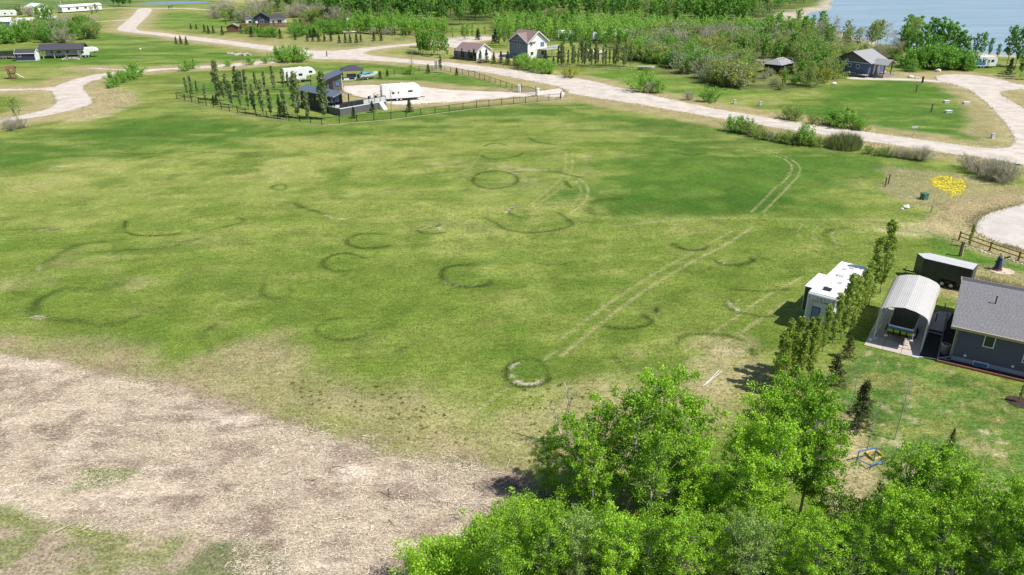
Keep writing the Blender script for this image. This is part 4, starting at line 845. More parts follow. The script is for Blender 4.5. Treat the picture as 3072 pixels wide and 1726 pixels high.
r9 = np.random.default_rng(55); tx = r9.uniform(-45, 60, 30000); ty = 30+70*r9.random(30000)**1.3; keep = (np.abs(tx) < ty*.62+14) & ~inside(tx, ty, GP(mulch)); tx, ty = np.repeat(tx[keep], 6), np.repeat(ty[keep], 6)
for P_ in list(roads.values())[3:5]: kk_ = ~inside(tx, ty, P_); tx, ty = tx[kk_], ty[kk_]
kk_ = ~(inside(tx, ty, [(31, 58), (35, 55.5), (41, 50), (60, 50), (60, 64), (44, 68), (38, 70)])); tx, ty = tx[kk_], ty[kk_]
blades("field_grass", tx+r9.normal(size=len(tx))*.07, ty+r9.normal(size=len(ty))*.07, r9.uniform(.04, .13, len(tx)), .055, LM["lawn"], r9, "short tufts of field grass across the slope", "grass", .8)
vx, vy = [], []
for nm_ in ("gravel_road", "gravel_lane", "lot_driveway", "turning_circle", "gravel_driveway"):
    P_ = roads[nm_]; q_, L_ = along(P_+[P_[0]], 60000, r9); q_ = q_[(q_[:, 1] < 235) & (np.abs(q_[:, 0]) < q_[:, 1]*.72+10)]; q_ = q_[r9.random(len(q_)) < np.clip(fbm(q_[:, 0], q_[:, 1], 2.5, 9)*2-.55, .05, 1)][:4500]
    o_ = r9.normal(size=(len(q_), 2))*.45; ins_ = inside(q_[:, 0]+o_[:, 0], q_[:, 1]+o_[:, 1], P_); o_[ins_] *= .35; vx.append(q_[:, 0]+o_[:, 0]); vy.append(q_[:, 1]+o_[:, 1])
vx, vy = np.concatenate(vx), np.concatenate(vy)
blades("verge_weeds", vx, vy, r9.uniform(.06, .32, len(vx)), .09, LM["straw"], r9, "dry weeds fringing the gravel roads", "weeds", .8)
kk_ = r9.random(len(vx)) < .5; blades("verge_weeds", vx[kk_]+r9.normal(size=kk_.sum())*.4, vy[kk_]+r9.normal(size=kk_.sum())*.4, r9.uniform(.05, .25, kk_.sum()), .09, LM["lawn"], r9, "green weeds fringing the gravel roads", "weeds", .8)
patch("weeds", [(860,1150),(1080,1130),(1330,1230),(1420,1330),(1200,1320),(950,1250)], 48, .05, .13, .10, LM["weed"], "scattered dark weeds on the thin grass above the cleared ground", "weeds", 3, 16)
patch("weeds", [(1550,1120),(1900,1180),(2150,1250),(2100,1330),(1600,1300)], 70, .05, .14, .1, LM["weed"], "sparse weeds on the worn slope by the aspens", "weeds", 4, 12)
def flowers(name, poly, n, label, seed):
    r = np.random.default_rng(seed); P = GP(poly); xs = [p[0] for p in P]; ys = [p[1] for p in P]; x = r.uniform(min(xs), max(xs), n*8); y = r.uniform(min(ys), max(ys), n*8)
    k = inside(x, y, P) & (fbm(x, y, .55, 7) > .46); x, y = x[k][:n], y[k][:n]; o = leaf_cloud(name, np.stack([x, y, r.uniform(.03, .08, len(x))], 1), .085, LM["dandelion"], r, .9, np.tile(np.array([[1.0, 0, 0]]), (len(x), 1)), .25); return tag(link(name, o), label, "flowers", kind="stuff")
flowers("dandelions", [ZN(650,340),ZN(760,305),ZN(960,315),ZN(1035,400),ZN(990,490),ZN(900,530),ZN(820,475),ZN(690,410)], 2600, "patch of yellow dandelions near the green utility box", 5)
patch("dandelions", [ZN(1200,460),ZN(1300,450),ZN(1310,500),ZN(1210,500)], 50, .03, .14, .11, LM["dandelion"], "few scattered dandelions beside the large patch", "flowers", 6)
q0 = [G(*ZB(x, y)) for x, y in ((870,555),(900,570),(960,590),(1050,600),(1130,605),(1200,595),(1220,560),(1210,530),(1100,520),(950,520))]
def reed_clump(name, P, n, h, label, seed):
    r = np.random.default_rng(seed); xs = [p[0] for p in P]; ys = [p[1] for p in P]; x = r.uniform(min(xs), max(xs), n*5); y = r.uniform(min(ys), max(ys), n*5); k = inside(x, y, P); x, y = x[k][:n], y[k][:n]
    ox, oy = x.mean(), y.mean(); o = empty(name, (ox, oy, 0), 0, label, "reeds")
    hh_ = h*(.45+.9*fbm(x, y, 1.1, 3))*r.uniform(.7, 1.1, len(x))*np.clip(.45+signed(x, y, P)*.55, .4, 1); a = blades("blades", x-ox, y-oy, hh_, .09, LM["reed"], r, None, None, .7); a.parent = o; a["kind"] = "stuff"
reed_clump("reed_clump", rounded(q0, 2), 2600, 2.7, "tall pale tipped reeds in the ditch beside the road", 8)
for k, (P, n, h, lab) in enumerate(((ROAD_PX[19:29], 5200, .35, "dry straw grass along the near edge of the road"), )):
    r = np.random.default_rng(90); q, _ = along(GP(P), n, r); off = np.abs(r.normal(size=n))*2.2+.3
    blades("verge_grass", q[:, 0]+r.normal(size=n)*.6-off*.15, q[:, 1]-off, r.uniform(.1, h, n), .07, LM["straw"], r, lab, "grass")
patch("verge_grass", [(2660,500),(2870,520),(3072,560),(3072,610),(2920,650),(2700,600),(2640,560)], 9000, .06, .28, .06, LM["straw"], "dry tussocks around the dandelion patch", "grass", 11)
patch("verge_grass", [(290,275),(350,262),(425,300),(330,345),(200,372),(280,325)], 4500, .1, .35, .09, LM["straw"], "dry pale tussocks between the lane and the field", "grass", 12)

# ---- wood debris on the cleared ground -------------------------------------
def chips(n, seed):
    r = np.random.default_rng(seed); P = GP(mulch); xs = [p[0] for p in P]; ys = [p[1] for p in P]
    x = r.uniform(max(min(xs), -62), max(xs), n*4); y = r.uniform(26, max(ys), n*4); d = signed(x, y, P) + (fbm(x, y, 3, 401)-.5)*4
    dens = smooth(fbm(x*.7, y*1.4, 1.2, 71)*-.6+fbm(x, y, 4, 81)*-.5+1.0, .30, .62)
    ll_ = inside(x, y, GP(LL)); k = (r.random(len(x)) < smooth(d, -.9, 1.2)*(.10+.90*dens)*np.where(ll_, .12, 1)); x, y, dens = x[k][:n], y[k][:n], dens[k][:n]; n = len(x)
    a = np.where(r.random(n) < .5, R(20)+r.normal(size=n)*.7, r.uniform(0, math.pi, n)); el = r.normal(size=n)*.22
    u = np.stack([np.cos(a)*np.cos(el), np.sin(a)*np.cos(el), np.sin(el)], 1); t = r.normal(size=n)*.6
    s_ = np.stack([-np.sin(a)*np.cos(t), np.cos(a)*np.cos(t), np.sin(t)], 1); L_ = np.clip(np.exp(r.normal(size=n)*.65)*.085, .03, .55); w = np.clip(L_*.16*r.uniform(.5, 1.6, n), .008, .03)
    c = np.stack([x, y, .025+np.abs(np.sin(el))*L_*.5+r.uniform(0, .05, n)], 1); e = u*(L_/2)[:, None]; f = s_*(w/2)[:, None]
    V = np.stack([c-e-f*.6, c+e-f, c+e*.9+f, c-e+f*.7], 1).reshape(-1, 3)
    return raw_mesh("wood_chips", V, np.arange(4*n).reshape(n, 4), LM["chip"], np.repeat(np.clip(r.normal(.72, .34, n), 0, 1.3), 4))
tag(link("wood_chips", chips(190000, 17)), "shredded pale wood chips strewn over the cleared ground", "wood chips", kind="stuff")
br = random.Random(23)
def branch(px, py, L_, r0, seed, label, group, fork=2, a=None, m="dead_wood"):
    r = random.Random(seed); b = MB(); x, y = G(px, py); a = r.uniform(0, 6.28) if a is None else a; p = Vector((0, 0, r0+.02)); d = a
    pts = [p]
    for k in range(4): d += r.gauss(0, .22); p = p + Vector((math.cos(d), math.sin(d), r.gauss(.015, .05)))*L_/4; p.z = max(p.z, r0*.8); pts.append(p)
    for k in range(4): b.tube(pts[k], pts[k+1], r0*(1-.2*k), r0*(1-.2*(k+1)), 6)
    o = link("fallen_branch", b.mesh("branch_stem", M[m]), None, (x, y, 0)); tag(o, label, "branch", group)
    for k in range(fork):
        t = MB(); q = pts[1+k % 3]; e = a + r.choice((-1, 1))*r.uniform(.5, 1.0); t.tube(q, q+Vector((math.cos(e), math.sin(e), .1))*L_*.32, r0*.5, r0*.15, 5); t.build("twig", M[m], o)
    return o
for k in range(70):
    q = scatter_px(mulch[2:17], 1, 500+k)[0]
    # keep to what the picture shows
    dd = Vector((q[0], q[1]*_c + H*_s)); px = CX + F*q[0]/(q[1]*_c+H*_s); py = CY - F*(q[1]*_s-H*_c)/(q[1]*_c+H*_s)
    if not (0 < px < 1500 and py < 1720): continue
    branch(px, py, br.uniform(.5, 1.5), br.uniform(.014, .03), k, "grey brown fallen branch lying among the wood chips", "fallen branches on the cleared ground", 2, m=br.choice(("dead_wood", "bark_grey", "bark_brown", "dead_wood")))
for px, py, L_, r0, a, lab in ((1085,1310,1.4,.035,.2,"forked pale branch at the top edge of the wood chips"),(1310,1500,1.6,.05,-.6,"thick weathered branch near the brown soil"),(1390,1515,1.5,.05,.1,"thick pale log beside the weathered branch"),(850,1640,1.9,.035,.45,"long pale pole lying on the bottom grass patch"),(160,1600,1.5,.04,.5,"pale forked stick on the lower left grass"),(1350,1480,1.8,.03,-.7,"long dark branch lying near the scrub")):
    branch(px, py, L_, r0, int(px), lab, None, 3, a)
for k in range(46):
    branch(br.uniform(1120, 1540), br.uniform(1420, 1610)+(0 if k % 3 else -40), br.uniform(.6, 1.7), br.uniform(.016, .034), 900+k, "tangled brown branch in the debris beside the aspen scrub", "branch debris beside the aspen scrub", 2, br.gauss(-.5, .6), br.choice(("dead_wood", "bark_grey", "bark_brown", "dead_wood")))
snag("dead_sapling", 1413, 1398, 1.9, "dead_wood", "short white snag standing at the edge of the wood chips", 61, 4, .045, (-.04,0))
# ================================================================== BUILDINGS AND VEHICLES
def win(parent, p, ang, w, h, frame="white_paint", pane="glass", fw=.07, mull=0, name="window"):
    """framed window; local -y is the outward side"""
    b = MB().box(-w/2-fw, w/2+fw, -.05, .02, -fw, 0).box(-w/2-fw, w/2+fw, -.05, .02, h, h+fw).box(-w/2-fw, -w/2, -.047, .02, 0, h).box(w/2, w/2+fw, -.047, .02, 0, h)
    for k in range(mull): x = -w/2 + w*(k+1)/(mull+1); b.box(x-fw*.35, x+fw*.35, -.044, .02, 0, h)
    o = b.build(name, M[frame], parent, loc=p, rz=ang)
    for k in range(mull+1):
        x0, x1 = -w/2 + w*k/(mull+1), -w/2 + w*(k+1)/(mull+1); MB().box(x0+.003, x1-.003, -.025, .01, .003, h-.003).build("pane", M[pane], o)
    return o
def door(parent, p, ang, w, h, m="white_paint", pane=None):
    o = MB().box(-w/2, w/2, -.05, .02, 0, h).build("door", M[m], parent, loc=p, rz=ang, bevel=.01)
    MB().tube((w/2-.1, -.05, h*.48), (w/2-.1, -.11, h*.48), .025).build("handle", M["steel"], o)
    if pane: MB().box(-w*.3, w*.3, -.056, -.05, h*.5, h*.88).build("pane", M[pane], o)
    return o
def wheel(parent, p, r=.36, w=.22, name="wheel"):
    t = MB().lathe([(r*.58, -w/2), (r*.93, -w/2), (r, -w*.3), (r, w*.3), (r*.93, w/2), (r*.58, w/2)], 18)
    t.v = [(x, z, y) for x, y, z in t.v]; o = t.build("tyre", M["rubber"], parent, loc=p, smooth=True)
    c = MB().lathe([(0, -w*.38), (r*.25, -w*.42), (r*.6, -w*.46), (r*.6, w*.46), (r*.25, w*.42), (0, w*.38)], 14); c.v = [(x, z, y) for x, y, z in c.v]
    c.build("rim", M["galv"], o, smooth=True); return o
def gable_roof(parent, L, W, zw, rise, over, m, trim="white_paint", th=.14, name="roof", x0=0, y0=0):
    """ridge along x; eaves at y0 and y0+W"""
    k = rise/(W/2); ez = zw - over*k; b = MB(); yr = y0+W/2
    b.slab((x0-over, y0-over, ez+.12), (x0+L+over, y0-over, ez+.12), (x0+L+over, yr, zw+rise+.12), (x0-over, yr, zw+rise+.12), th)
    b.slab((x0+L+over, y0+W+over, ez+.12), (x0-over, y0+W+over, ez+.12), (x0-over, yr, zw+rise+.12), (x0+L+over, yr, zw+rise+.12), th)
    o = b.build(name, M[m], parent)
    if trim:
        for x in (x0-over-.02, x0+L+over+.02):
            t = MB().bar((x, y0-over, ez+.02), (x, yr, zw+rise+.03), .05, .22).bar((x, y0+W+over, ez+.02), (x, yr, zw+rise+.03), .05, .22); t.build("barge_board", M[trim], o)
        for y in (y0-over-.02, y0+W+over+.02): MB().bar((x0-over, y, ez+.02), (x0+L+over, y, ez+.02), .05, .2).build("fascia", M[trim], o)
    return o
def gable_walls(parent, L, W, zw, rise, m, x0=0, y0=0, z0=0, name="wall"):
    return MB().prism_x([(y0, z0), (y0+W, z0), (y0+W, zw), (y0+W/2, zw+rise), (y0, zw)], x0, x0+L).build(name, M[m], parent)

# ---- near house -------------------------------------------------------
HO = (37.55, 56.05)
hs = empty("grey_house", (*HO, 0), -32, "dark grey house with shingled roof beside the carport", "house")
HL, HW, HZ, HR = 15.0, 11.2, 3.35, 1.75
MB().box(0, HL, 0, HW, -.1, .42).build("foundation", M["foundation"], hs)
sd = MB()
for k in range(20):                                              # lap siding, front and left walls
    z0 = .42 + k*.147; z1 = min(z0+.16, HZ)
    sd.add([(-.005, -.028, z0), (HL, -.028, z0), (HL, -.006, z1), (-.005, -.006, z1)], [(0, 1, 2, 3)]); sd.add([(-.005, -.028, z0), (HL, -.028, z0), (HL, 0, z0), (-.005, 0, z0)], [(3, 2, 1, 0)])
    sd.add([(-.028, HW, z0), (-.028, -.005, z0), (-.006, -.005, z1), (-.006, HW, z1)], [(0, 1, 2, 3)]); sd.add([(-.028, HW, z0), (-.028, -.005, z0), (0, -.005, z0), (0, HW, z0)], [(3, 2, 1, 0)])
gable_walls(hs, HL, HW, HZ, HR, "grey_siding", z0=.42)
sd.build("siding", M["grey_siding"], hs)
MB().box(-.06, .05, -.06, -.03, .3, HZ).box(-.06, -.03, -.03, .05, .3, HZ).build("corner_trim", M["wood_grey"], hs)
rf = gable_roof(hs, HL, HW, HZ, HR, .55, "shingle_dark", "wood_pale")
rr = random.Random(2); sh = MB(); kk = HR/(HW/2); nrm = Vector((0, -kk, 1)).normalized(); upv = Vector((0, 1, kk)).normalized(); sl = (HW/2+.55)*math.sqrt(1+kk*kk); nC = int(sl/.145)
for c in range(nC):
    x = -.57 - rr.random()*.3
    while x < HL+.5:
        w = .30+rr.uniform(-.02, .03); a = Vector((max(x, -.57), -.57, HZ-.55*kk+.135)) + upv*(c*.145); t = .018+rr.random()*.012; x1 = min(x+w-.012, HL+.55)
        p0, p1 = a + nrm*t, Vector((x1, a.y, a.z)) + nrm*t; q0_, q1_ = a+upv*.17+nrm*.006, Vector((x1, a.y, a.z))+upv*.17+nrm*.006
        sh.add([p0, p1, q1_, q0_, a, Vector((x1, a.y, a.z))], [(0, 1, 2, 3), (4, 5, 1, 0)]); x += w
so = sh.build("shingles", M["shingle_grey"], rf); so["kind"] = "stuff"
MB().tube((2.2, 3.3, HZ+.75), (2.2, 3.3, HZ+1.75), .05, .05, 8).tube((2.2, 3.3, HZ+1.75), (2.2, 3.3, HZ+1.86), .075, .075, 8).build("vent_pipe", M["dark_trim"], rf)
win(hs, (2.35, -.03, 1.95), 0, .66, 1.05); win(hs, (5.6, -.03, 1.3), 0, 1.3, 1.75, mull=1); win(hs, (10, -.03, 1.3), 0, 1.3, 1.7, mull=1)
win(hs, (2.2, -.03, .02), 0, 1.0, .34, pane="glass_blue")
for x in (.95, 4.4): MB().box(x-.1, x+.1, -.10, -.03, .62, .80).build("wall_vent", M["white_paint"], hs, bevel=.01)
MB().bar((-.6, -.62, HZ-.05), (HL, -.62, HZ-.05), .11, .11).build("gutter", M["wood_pale"], hs)
ds = MB().path([(-.10, -.5, HZ-.1), (-.12, -.12, HZ-.35), (-.12, -.12, .3), (-.9, -.5, .12)], .045, 6).build("downspout", M["steel"], hs)
def HP(x, y): a = R(-32); return (HO[0]+x*math.cos(a)-y*math.sin(a), HO[1]+x*math.sin(a)+y*math.cos(a))
sheet("planting_bed", [HP(-.85, -.95), HP(HL, -.95), HP(HL, 0), HP(0, 0), HP(0, 10), HP(-.85, 10)], .012, M["mulch_bark"], "narrow dark planting bed along the grey house", .8, .03, 31)
sheet("soil_strip", [HP(-4.05, -.6), HP(-.95, -.8), HP(-.95, 5.4), HP(-2.6, 5.6), HP(-3.2, 5.2)], .012, M["soil_dark"], "strip of black soil between carport and grey house", .8, .12, 32)
sheet("pea_gravel_patch", [HP(-2.9, 5.4), HP(-.95, 5.3), HP(-.6, 10.4), HP(-1.6, 10.2), HP(-2.6, 8.0)], .016, M["sand"], "tan gravel patch behind the black soil strip", .8, .10, 33)
ed = empty("garden_edging", (*HO, 0), -32, "timber garden edging around the bed of the grey house", "edging")
for (a, b) in (((-.95, -1.05), (3.2, -1.05)), ((3.22, -1.05), (7.4, -1.05)), ((7.42, -1.05), (11.6, -1.05))): MB().bar((*a, .10), (*b, .10), .10, .2).build("timber", M["brick_red"], ed, bevel=.01)
for (a, b) in (((-.95, -.98), (-.95, 2.6)), ((-.95, 2.62), (-.95, 6.2)), ((-.95, 6.22), (-.95, 9.8))): MB().bar((*a, .11), (*b, .11), .09, .2).build("timber", M["wood_grey"], ed, bevel=.01)
MB().bar((-.9, -.35, .1), (-.05, -.35, .1), .06, .12).build("timber", M["wood_grey"], ed)
ac = empty("condenser_unit", (*HP(-.55, 1.0), 0), -32, "round air conditioning condenser against the grey house wall", "air conditioner")
MB().lathe([(0, .0), (.36, 0), (.38, .04), (.38, .78), (.34, .82), (.30, .83)], 20).build("casing", M["wood_grey"], ac, smooth=True)
for k in range(16): a = 2*math.pi*k/16; MB().tube((.385*math.cos(a), .385*math.sin(a), .06), (.385*math.cos(a), .385*math.sin(a), .76), .009, .009, 4).build("fin", M["steel"], ac)
tr_ = MB().lathe([(.30, .80), (.38, .82), (.38, .86), (.30, .87)], 20); tr_.build("top_ring", M["rv_grey"], ac, smooth=True)
MB().lathe([(0, .80), (.29, .80)], 16).build("fan_guard", M["dark_trim"], ac); MB().lathe([(0, .86), (.09, .85), (.09, .80)], 10).build("fan_hub", M["steel"], ac)
for (x0, y0, x1, y1, lab) in ((-2.4, 4.6, -.95, 4.5, "bent white drain pipe across the far end of the soil strip"), (-2.9, -1.25, -1.0, -.75, "white drain pipe at the near end of the garden edging")):
    a, b = HP(x0, y0), HP(x1, y1); tag(MB().path([(a[0], a[1], .06), ((a[0]+b[0])/2+.05, (a[1]+b[1])/2+.1, .06), (b[0], b[1], .10)], .05, 8).build("drain_pipe", M["galv"]), lab, "pipe")
for k, (x, y, h, lab) in enumerate(((-1.75, 7.4, .85, "short dark post standing on the tan gravel patch"), (-1.3, 10.0, 1.0, "white capped post beside the black trailer wheel"))):
    o = empty("post", (*HP(x, y), 0), 0, lab, "post"); MB().tube((0, 0, -.05), (0, 0, h*.8), .05, .05, 8).build("shaft", M["wood_brown" if k == 0 else "steel"], o); MB().tube((0, 0, h*.8), (0, 0, h), .06, .06, 8).build("cap", M["wood_brown" if k == 0 else "white_paint"], o)

# ---- carport -----------------------------------------------------------
CO = (32.35, 59.45); CA = -33.5; CW, CL = 3.95, 7.9
cp = empty("carport", (*CO, 0), CA, "beige metal carport sheltering the wakeboard boat", "carport")
prof = [(-.05, 2.72), (.0, 3.08), (.14, 3.34), (.42, 3.54), (1.1, 3.78), (CW/2, 3.92), (CW-1.1, 3.78), (CW-.42, 3.54), (CW-.14, 3.34), (CW, 3.08), (CW+.05, 2.72)]
def along_prof(n):
    P = [Vector((a, 0, b)) for a, b in prof]; L_ = [(P[i+1]-P[i]).length for i in range(len(P)-1)]; tot = sum(L_); out = []
    for k in range(n+1):
        d = tot*k/n; i = 0
        while i < len(L_)-1 and d > L_[i]: d -= L_[i]; i += 1
        out.append(P[i].lerp(P[i+1], min(1, d/L_[i])))
    return out
AP = along_prof(90)
for k in range(6):                                                # six roof panels with pressed ribs
    v, f = [], []; seg = AP[k*15:(k+1)*15+1]
    for j, p in enumerate(seg):
        n = Vector((-(seg[min(j+1, 15)].z-seg[max(j-1, 0)].z), 0, seg[min(j+1, 15)].x-seg[max(j-1, 0)].x)).normalized(); q = p + n*(.014 if j % 3 == 1 else 0) + n*.003*(k % 2)
        v += [(q.x, -.35, q.z), (q.x, CL+.3, q.z)]
    for j in range(15): f.append((2*j, 2*j+2, 2*j+3, 2*j+1))
    MB().add(v, f).build("roof_panel", M["carport_metal"], cp)
for s in (0, 1):
    for k in range(5):
        y = .05 + k*(CL-.1)/4; x = .06 if s == 0 else CW-.06
        MB().box(x-.035, x+.035, y-.035, y+.035, -.05, 2.9).build("post", M["galv"], cp)
    MB().box(*(.0, .12) if s == 0 else (CW-.12, CW), -.05, CL+.05, .02, .09).build("base_rail", M["galv"], cp)
for k in range(5):
    y = .05 + k*(CL-.1)/4; MB().path([(.04, y, 2.8), (.10, y, 3.05), (.22, y, 3.28), (.48, y, 3.47), (1.1, y, 3.70), (CW/2, y, 3.84), (CW-1.1, y, 3.70), (CW-.48, y, 3.47), (CW-.22, y, 3.28), (CW-.10, y, 3.05), (CW-.04, y, 2.8)], .035, 5).build("rafter_bow", M["galv"], cp)
    MB().tube((.06, y, 2.4), (.7, y, 3.62), .025, .025, 5).build("brace", M["galv"], cp) if k in (0, 4) else None
MB().tube((.06, .1, .5), (.06, 1.6, 2.9), .022, .022, 5).build("brace", M["galv"], cp)
pad = empty("paved_pad", (*CO, 0), CA); tag(pad, "pad of tan concrete slabs under the carport", kind="structure")
rs = random.Random(4)
sl_me = [MB().box(-.715, .715, -.58, .58, -.06, .05).mesh("slab_mesh", M["concrete"])]
for i in range(3):
    for j in range(8):
        o = link("slab", sl_me[0], pad, (-.45+.72+i*1.465, -1.35+.6+j*1.185, rs.uniform(-.006, .006))); o.rotation_euler = (rs.uniform(-.003, .003), rs.uniform(-.003, .003), rs.uniform(-.006, .006))
o = empty("water_pail", (*G(*ZA(937,1080)), .05), CA, "small grey crate beside the carport post", "crate"); b = MB().prism_z([(-.14,-.14),(.14,-.14),(.14,.14),(-.14,.14)], 0, .03)
for a, c in (((-.14,-.14),(.14,-.14)),((.14,-.14),(.14,.14)),((.14,.14),(-.14,.14)),((-.14,.14),(-.14,-.14))): b.bar((*a,.16),(*c,.16),.02,.28)
b.build("box", M["rv_grey"], o); MB().path([(-.1,0,.3),(0,0,.38),(.1,0,.3)],.012,5).build("handle", M["steel"], o)
o = tag(MB().lathe([(0,-.14),(.08,-.115),(.125,-.06),(.14,0),(.125,.06),(.08,.115),(0,.14)], 14).build("play_ball", M["white_paint"], None, smooth=True, loc=(*G(*ZA(888,1097)), .14)), "white ball on the grass beside the carport", "ball")

# ---- wakeboard boat on its trailer ---------------------------------------
bo = empty("wakeboard_boat", (CO[0]+math.cos(R(CA))*1.95-math.sin(R(CA))*1.0, CO[1]+math.sin(R(CA))*1.95+math.cos(R(CA))*1.0, .05), CA, "black wakeboard boat with lime green stern panels under the carport", "boat")
st = []; Ls = 6.2                                                 # stations: y forward, half width, keel z, sheer z
for f, hw, kz, sz in ((0, 1.08, .62, 1.45), (.2, 1.18, .56, 1.48), (.45, 1.2, .54, 1.52), (.7, 1.05, .58, 1.6), (.88, .66, .72, 1.68), (1.0, .08, 1.15, 1.72)):
    y = f*Ls; st.append([(-hw, y, sz), (-hw*1.02, y, sz-.3), (-hw*.86, y, kz+.28), (0, y, kz), (hw*.86, y, kz+.28), (hw*1.02, y, sz-.3), (hw, y, sz)])
b = MB(); V = [p for s_ in st for p in s_]; Fs = [(i*7+j, i*7+j+1, (i+1)*7+j+1, (i+1)*7+j) for i in range(5) for j in range(6)] + [(6, 5, 4, 3, 2, 1, 0)]; b.add(V, Fs); b.build("hull", M["hull_dark"], bo, smooth=False)
dk = MB()
for i in range(5):                                                # gunwales and foredeck
    for s_ in (0, 6):
        a, c = Vector(st[i][s_]), Vector(st[i+1][s_]); ia, ic = a*1, c*1; ia.x *= .80; ic.x *= .80 if i < 4 else 0; dk.add([a+Vector((0,0,.01)), c+Vector((0,0,.01)), ic+Vector((0,0,.05)), ia+Vector((0,0,.05))], [(0, 1, 2, 3)])
dk.build("gunwale", M["hull_white"], bo)
MB().box(-.93, .93, .15, 3.9, .80, .86).build("cockpit_floor", M["dark_trim"], bo)
for x in (-.78, .78): MB().box(x-.18, x+.18, .5, 3.4, .86, 1.25).build("bench_seat", M["hull_dark"], bo, bevel=.04)
MB().box(-.95, .95, .12, .75, .86, 1.52).build("stern_hatch", M["hull_dark"], bo, bevel=.05)
MB().prism_x([(3.6, 1.5), (3.68, 1.5), (4.25, 1.95), (4.2, 1.98)], -.9, .9).build("windscreen", M["glass"], bo)
MB().box(-1.06, 1.06, -.06, .02, 1.12, 1.50).build("transom_panel", M["blue_paint"], bo, bevel=.02); MB().box(-1.02, 1.02, -.075, -.06, 1.36, 1.47).build("transom_stripe", M["hull_white"], bo)
for x in (-.78, -.28, .28, .78): MB().box(x-.20, x+.20, -.10, -.0, .82, 1.08).build("lime_panel", M["lime_paint"], bo, bevel=.02)
MB().box(-1.0, 1.0, -.55, -.10, .72, .79).build("swim_platform", M["hull_dark"], bo, bevel=.02)
tw = MB().path([(-1.05, 2.6, 1.5), (-1.0, 2.3, 2.6), (-.8, 2.2, 2.95), (.8, 2.2, 2.95), (1.0, 2.3, 2.6), (1.05, 2.6, 1.5)], .04, 6).path([(-1.05, 3.6, 1.5), (-.8, 2.25, 2.9)], .035, 6).path([(1.05, 3.6, 1.5), (.8, 2.25, 2.9)], .035, 6); tw.build("tower", M["galv"], bo)
MB().slab((-1.0, .1, 1.55), (1.0, .1, 1.55), (1.0, 3.5, 1.75), (-1.0, 3.5, 1.75), .03).build("mooring_cover", M["hull_dark"], bo)
tl = empty("boat_trailer", tuple(bo.location), CA, "grey boat trailer under the black wakeboard boat", "trailer")
for x in (-.7, .7): MB().bar((x, -.2, .45), (x*.9, 5.2, .45), .08, .12).build("frame_rail", M["steel"], tl)
for y in (.4, 2.2, 4.4): MB().bar((-.75, y, .41), (.75, y, .41), .08, .1).build("cross_member", M["steel"], tl)
MB().bar((0, 4.4, .4), (0, 6.8, .45), .09, .12).build("tongue", M["steel"], tl)
for s_ in (-1, 1):
    for y in (1.5, 2.35): wheel(tl, (s_*1.0, y, .34), .34, .2)
    MB().prism_x([(1.1, .66), (1.3, .76), (2.55, .76), (2.75, .66), (2.75, .62), (1.1, .62)], s_*1.0-.12, s_*1.0+.12).build("fender", M["dark_trim"], tl)
    MB().box(s_*1.02-.14, s_*1.02+.14, -.42, -.30, .44, .58).build("tail_light", M["white_paint"], tl)
    MB().tube((s_*1.05, .1, .42), (s_*1.05, .1, 1.5), .025, .025, 6).build("guide_post", M["white_paint"], tl)
lo = empty("ladder", (CO[0]+.75, CO[1]+1.1, .05), CA, "aluminium ladder leaning inside the carport", "ladder")
for x in (-.2, .2): MB().bar((x-.25, .0, .0), (x+.55, 1.2, 1.9), .05, .08).build("stile", M["galv"], lo)
for k in range(6): f = .1+k*.16; MB().tube((-.45+.8*f, 1.2*f, 1.9*f), (-.05+.8*f, 1.2*f, 1.9*f), .018, .018, 5).build("rung", M["galv"], lo)

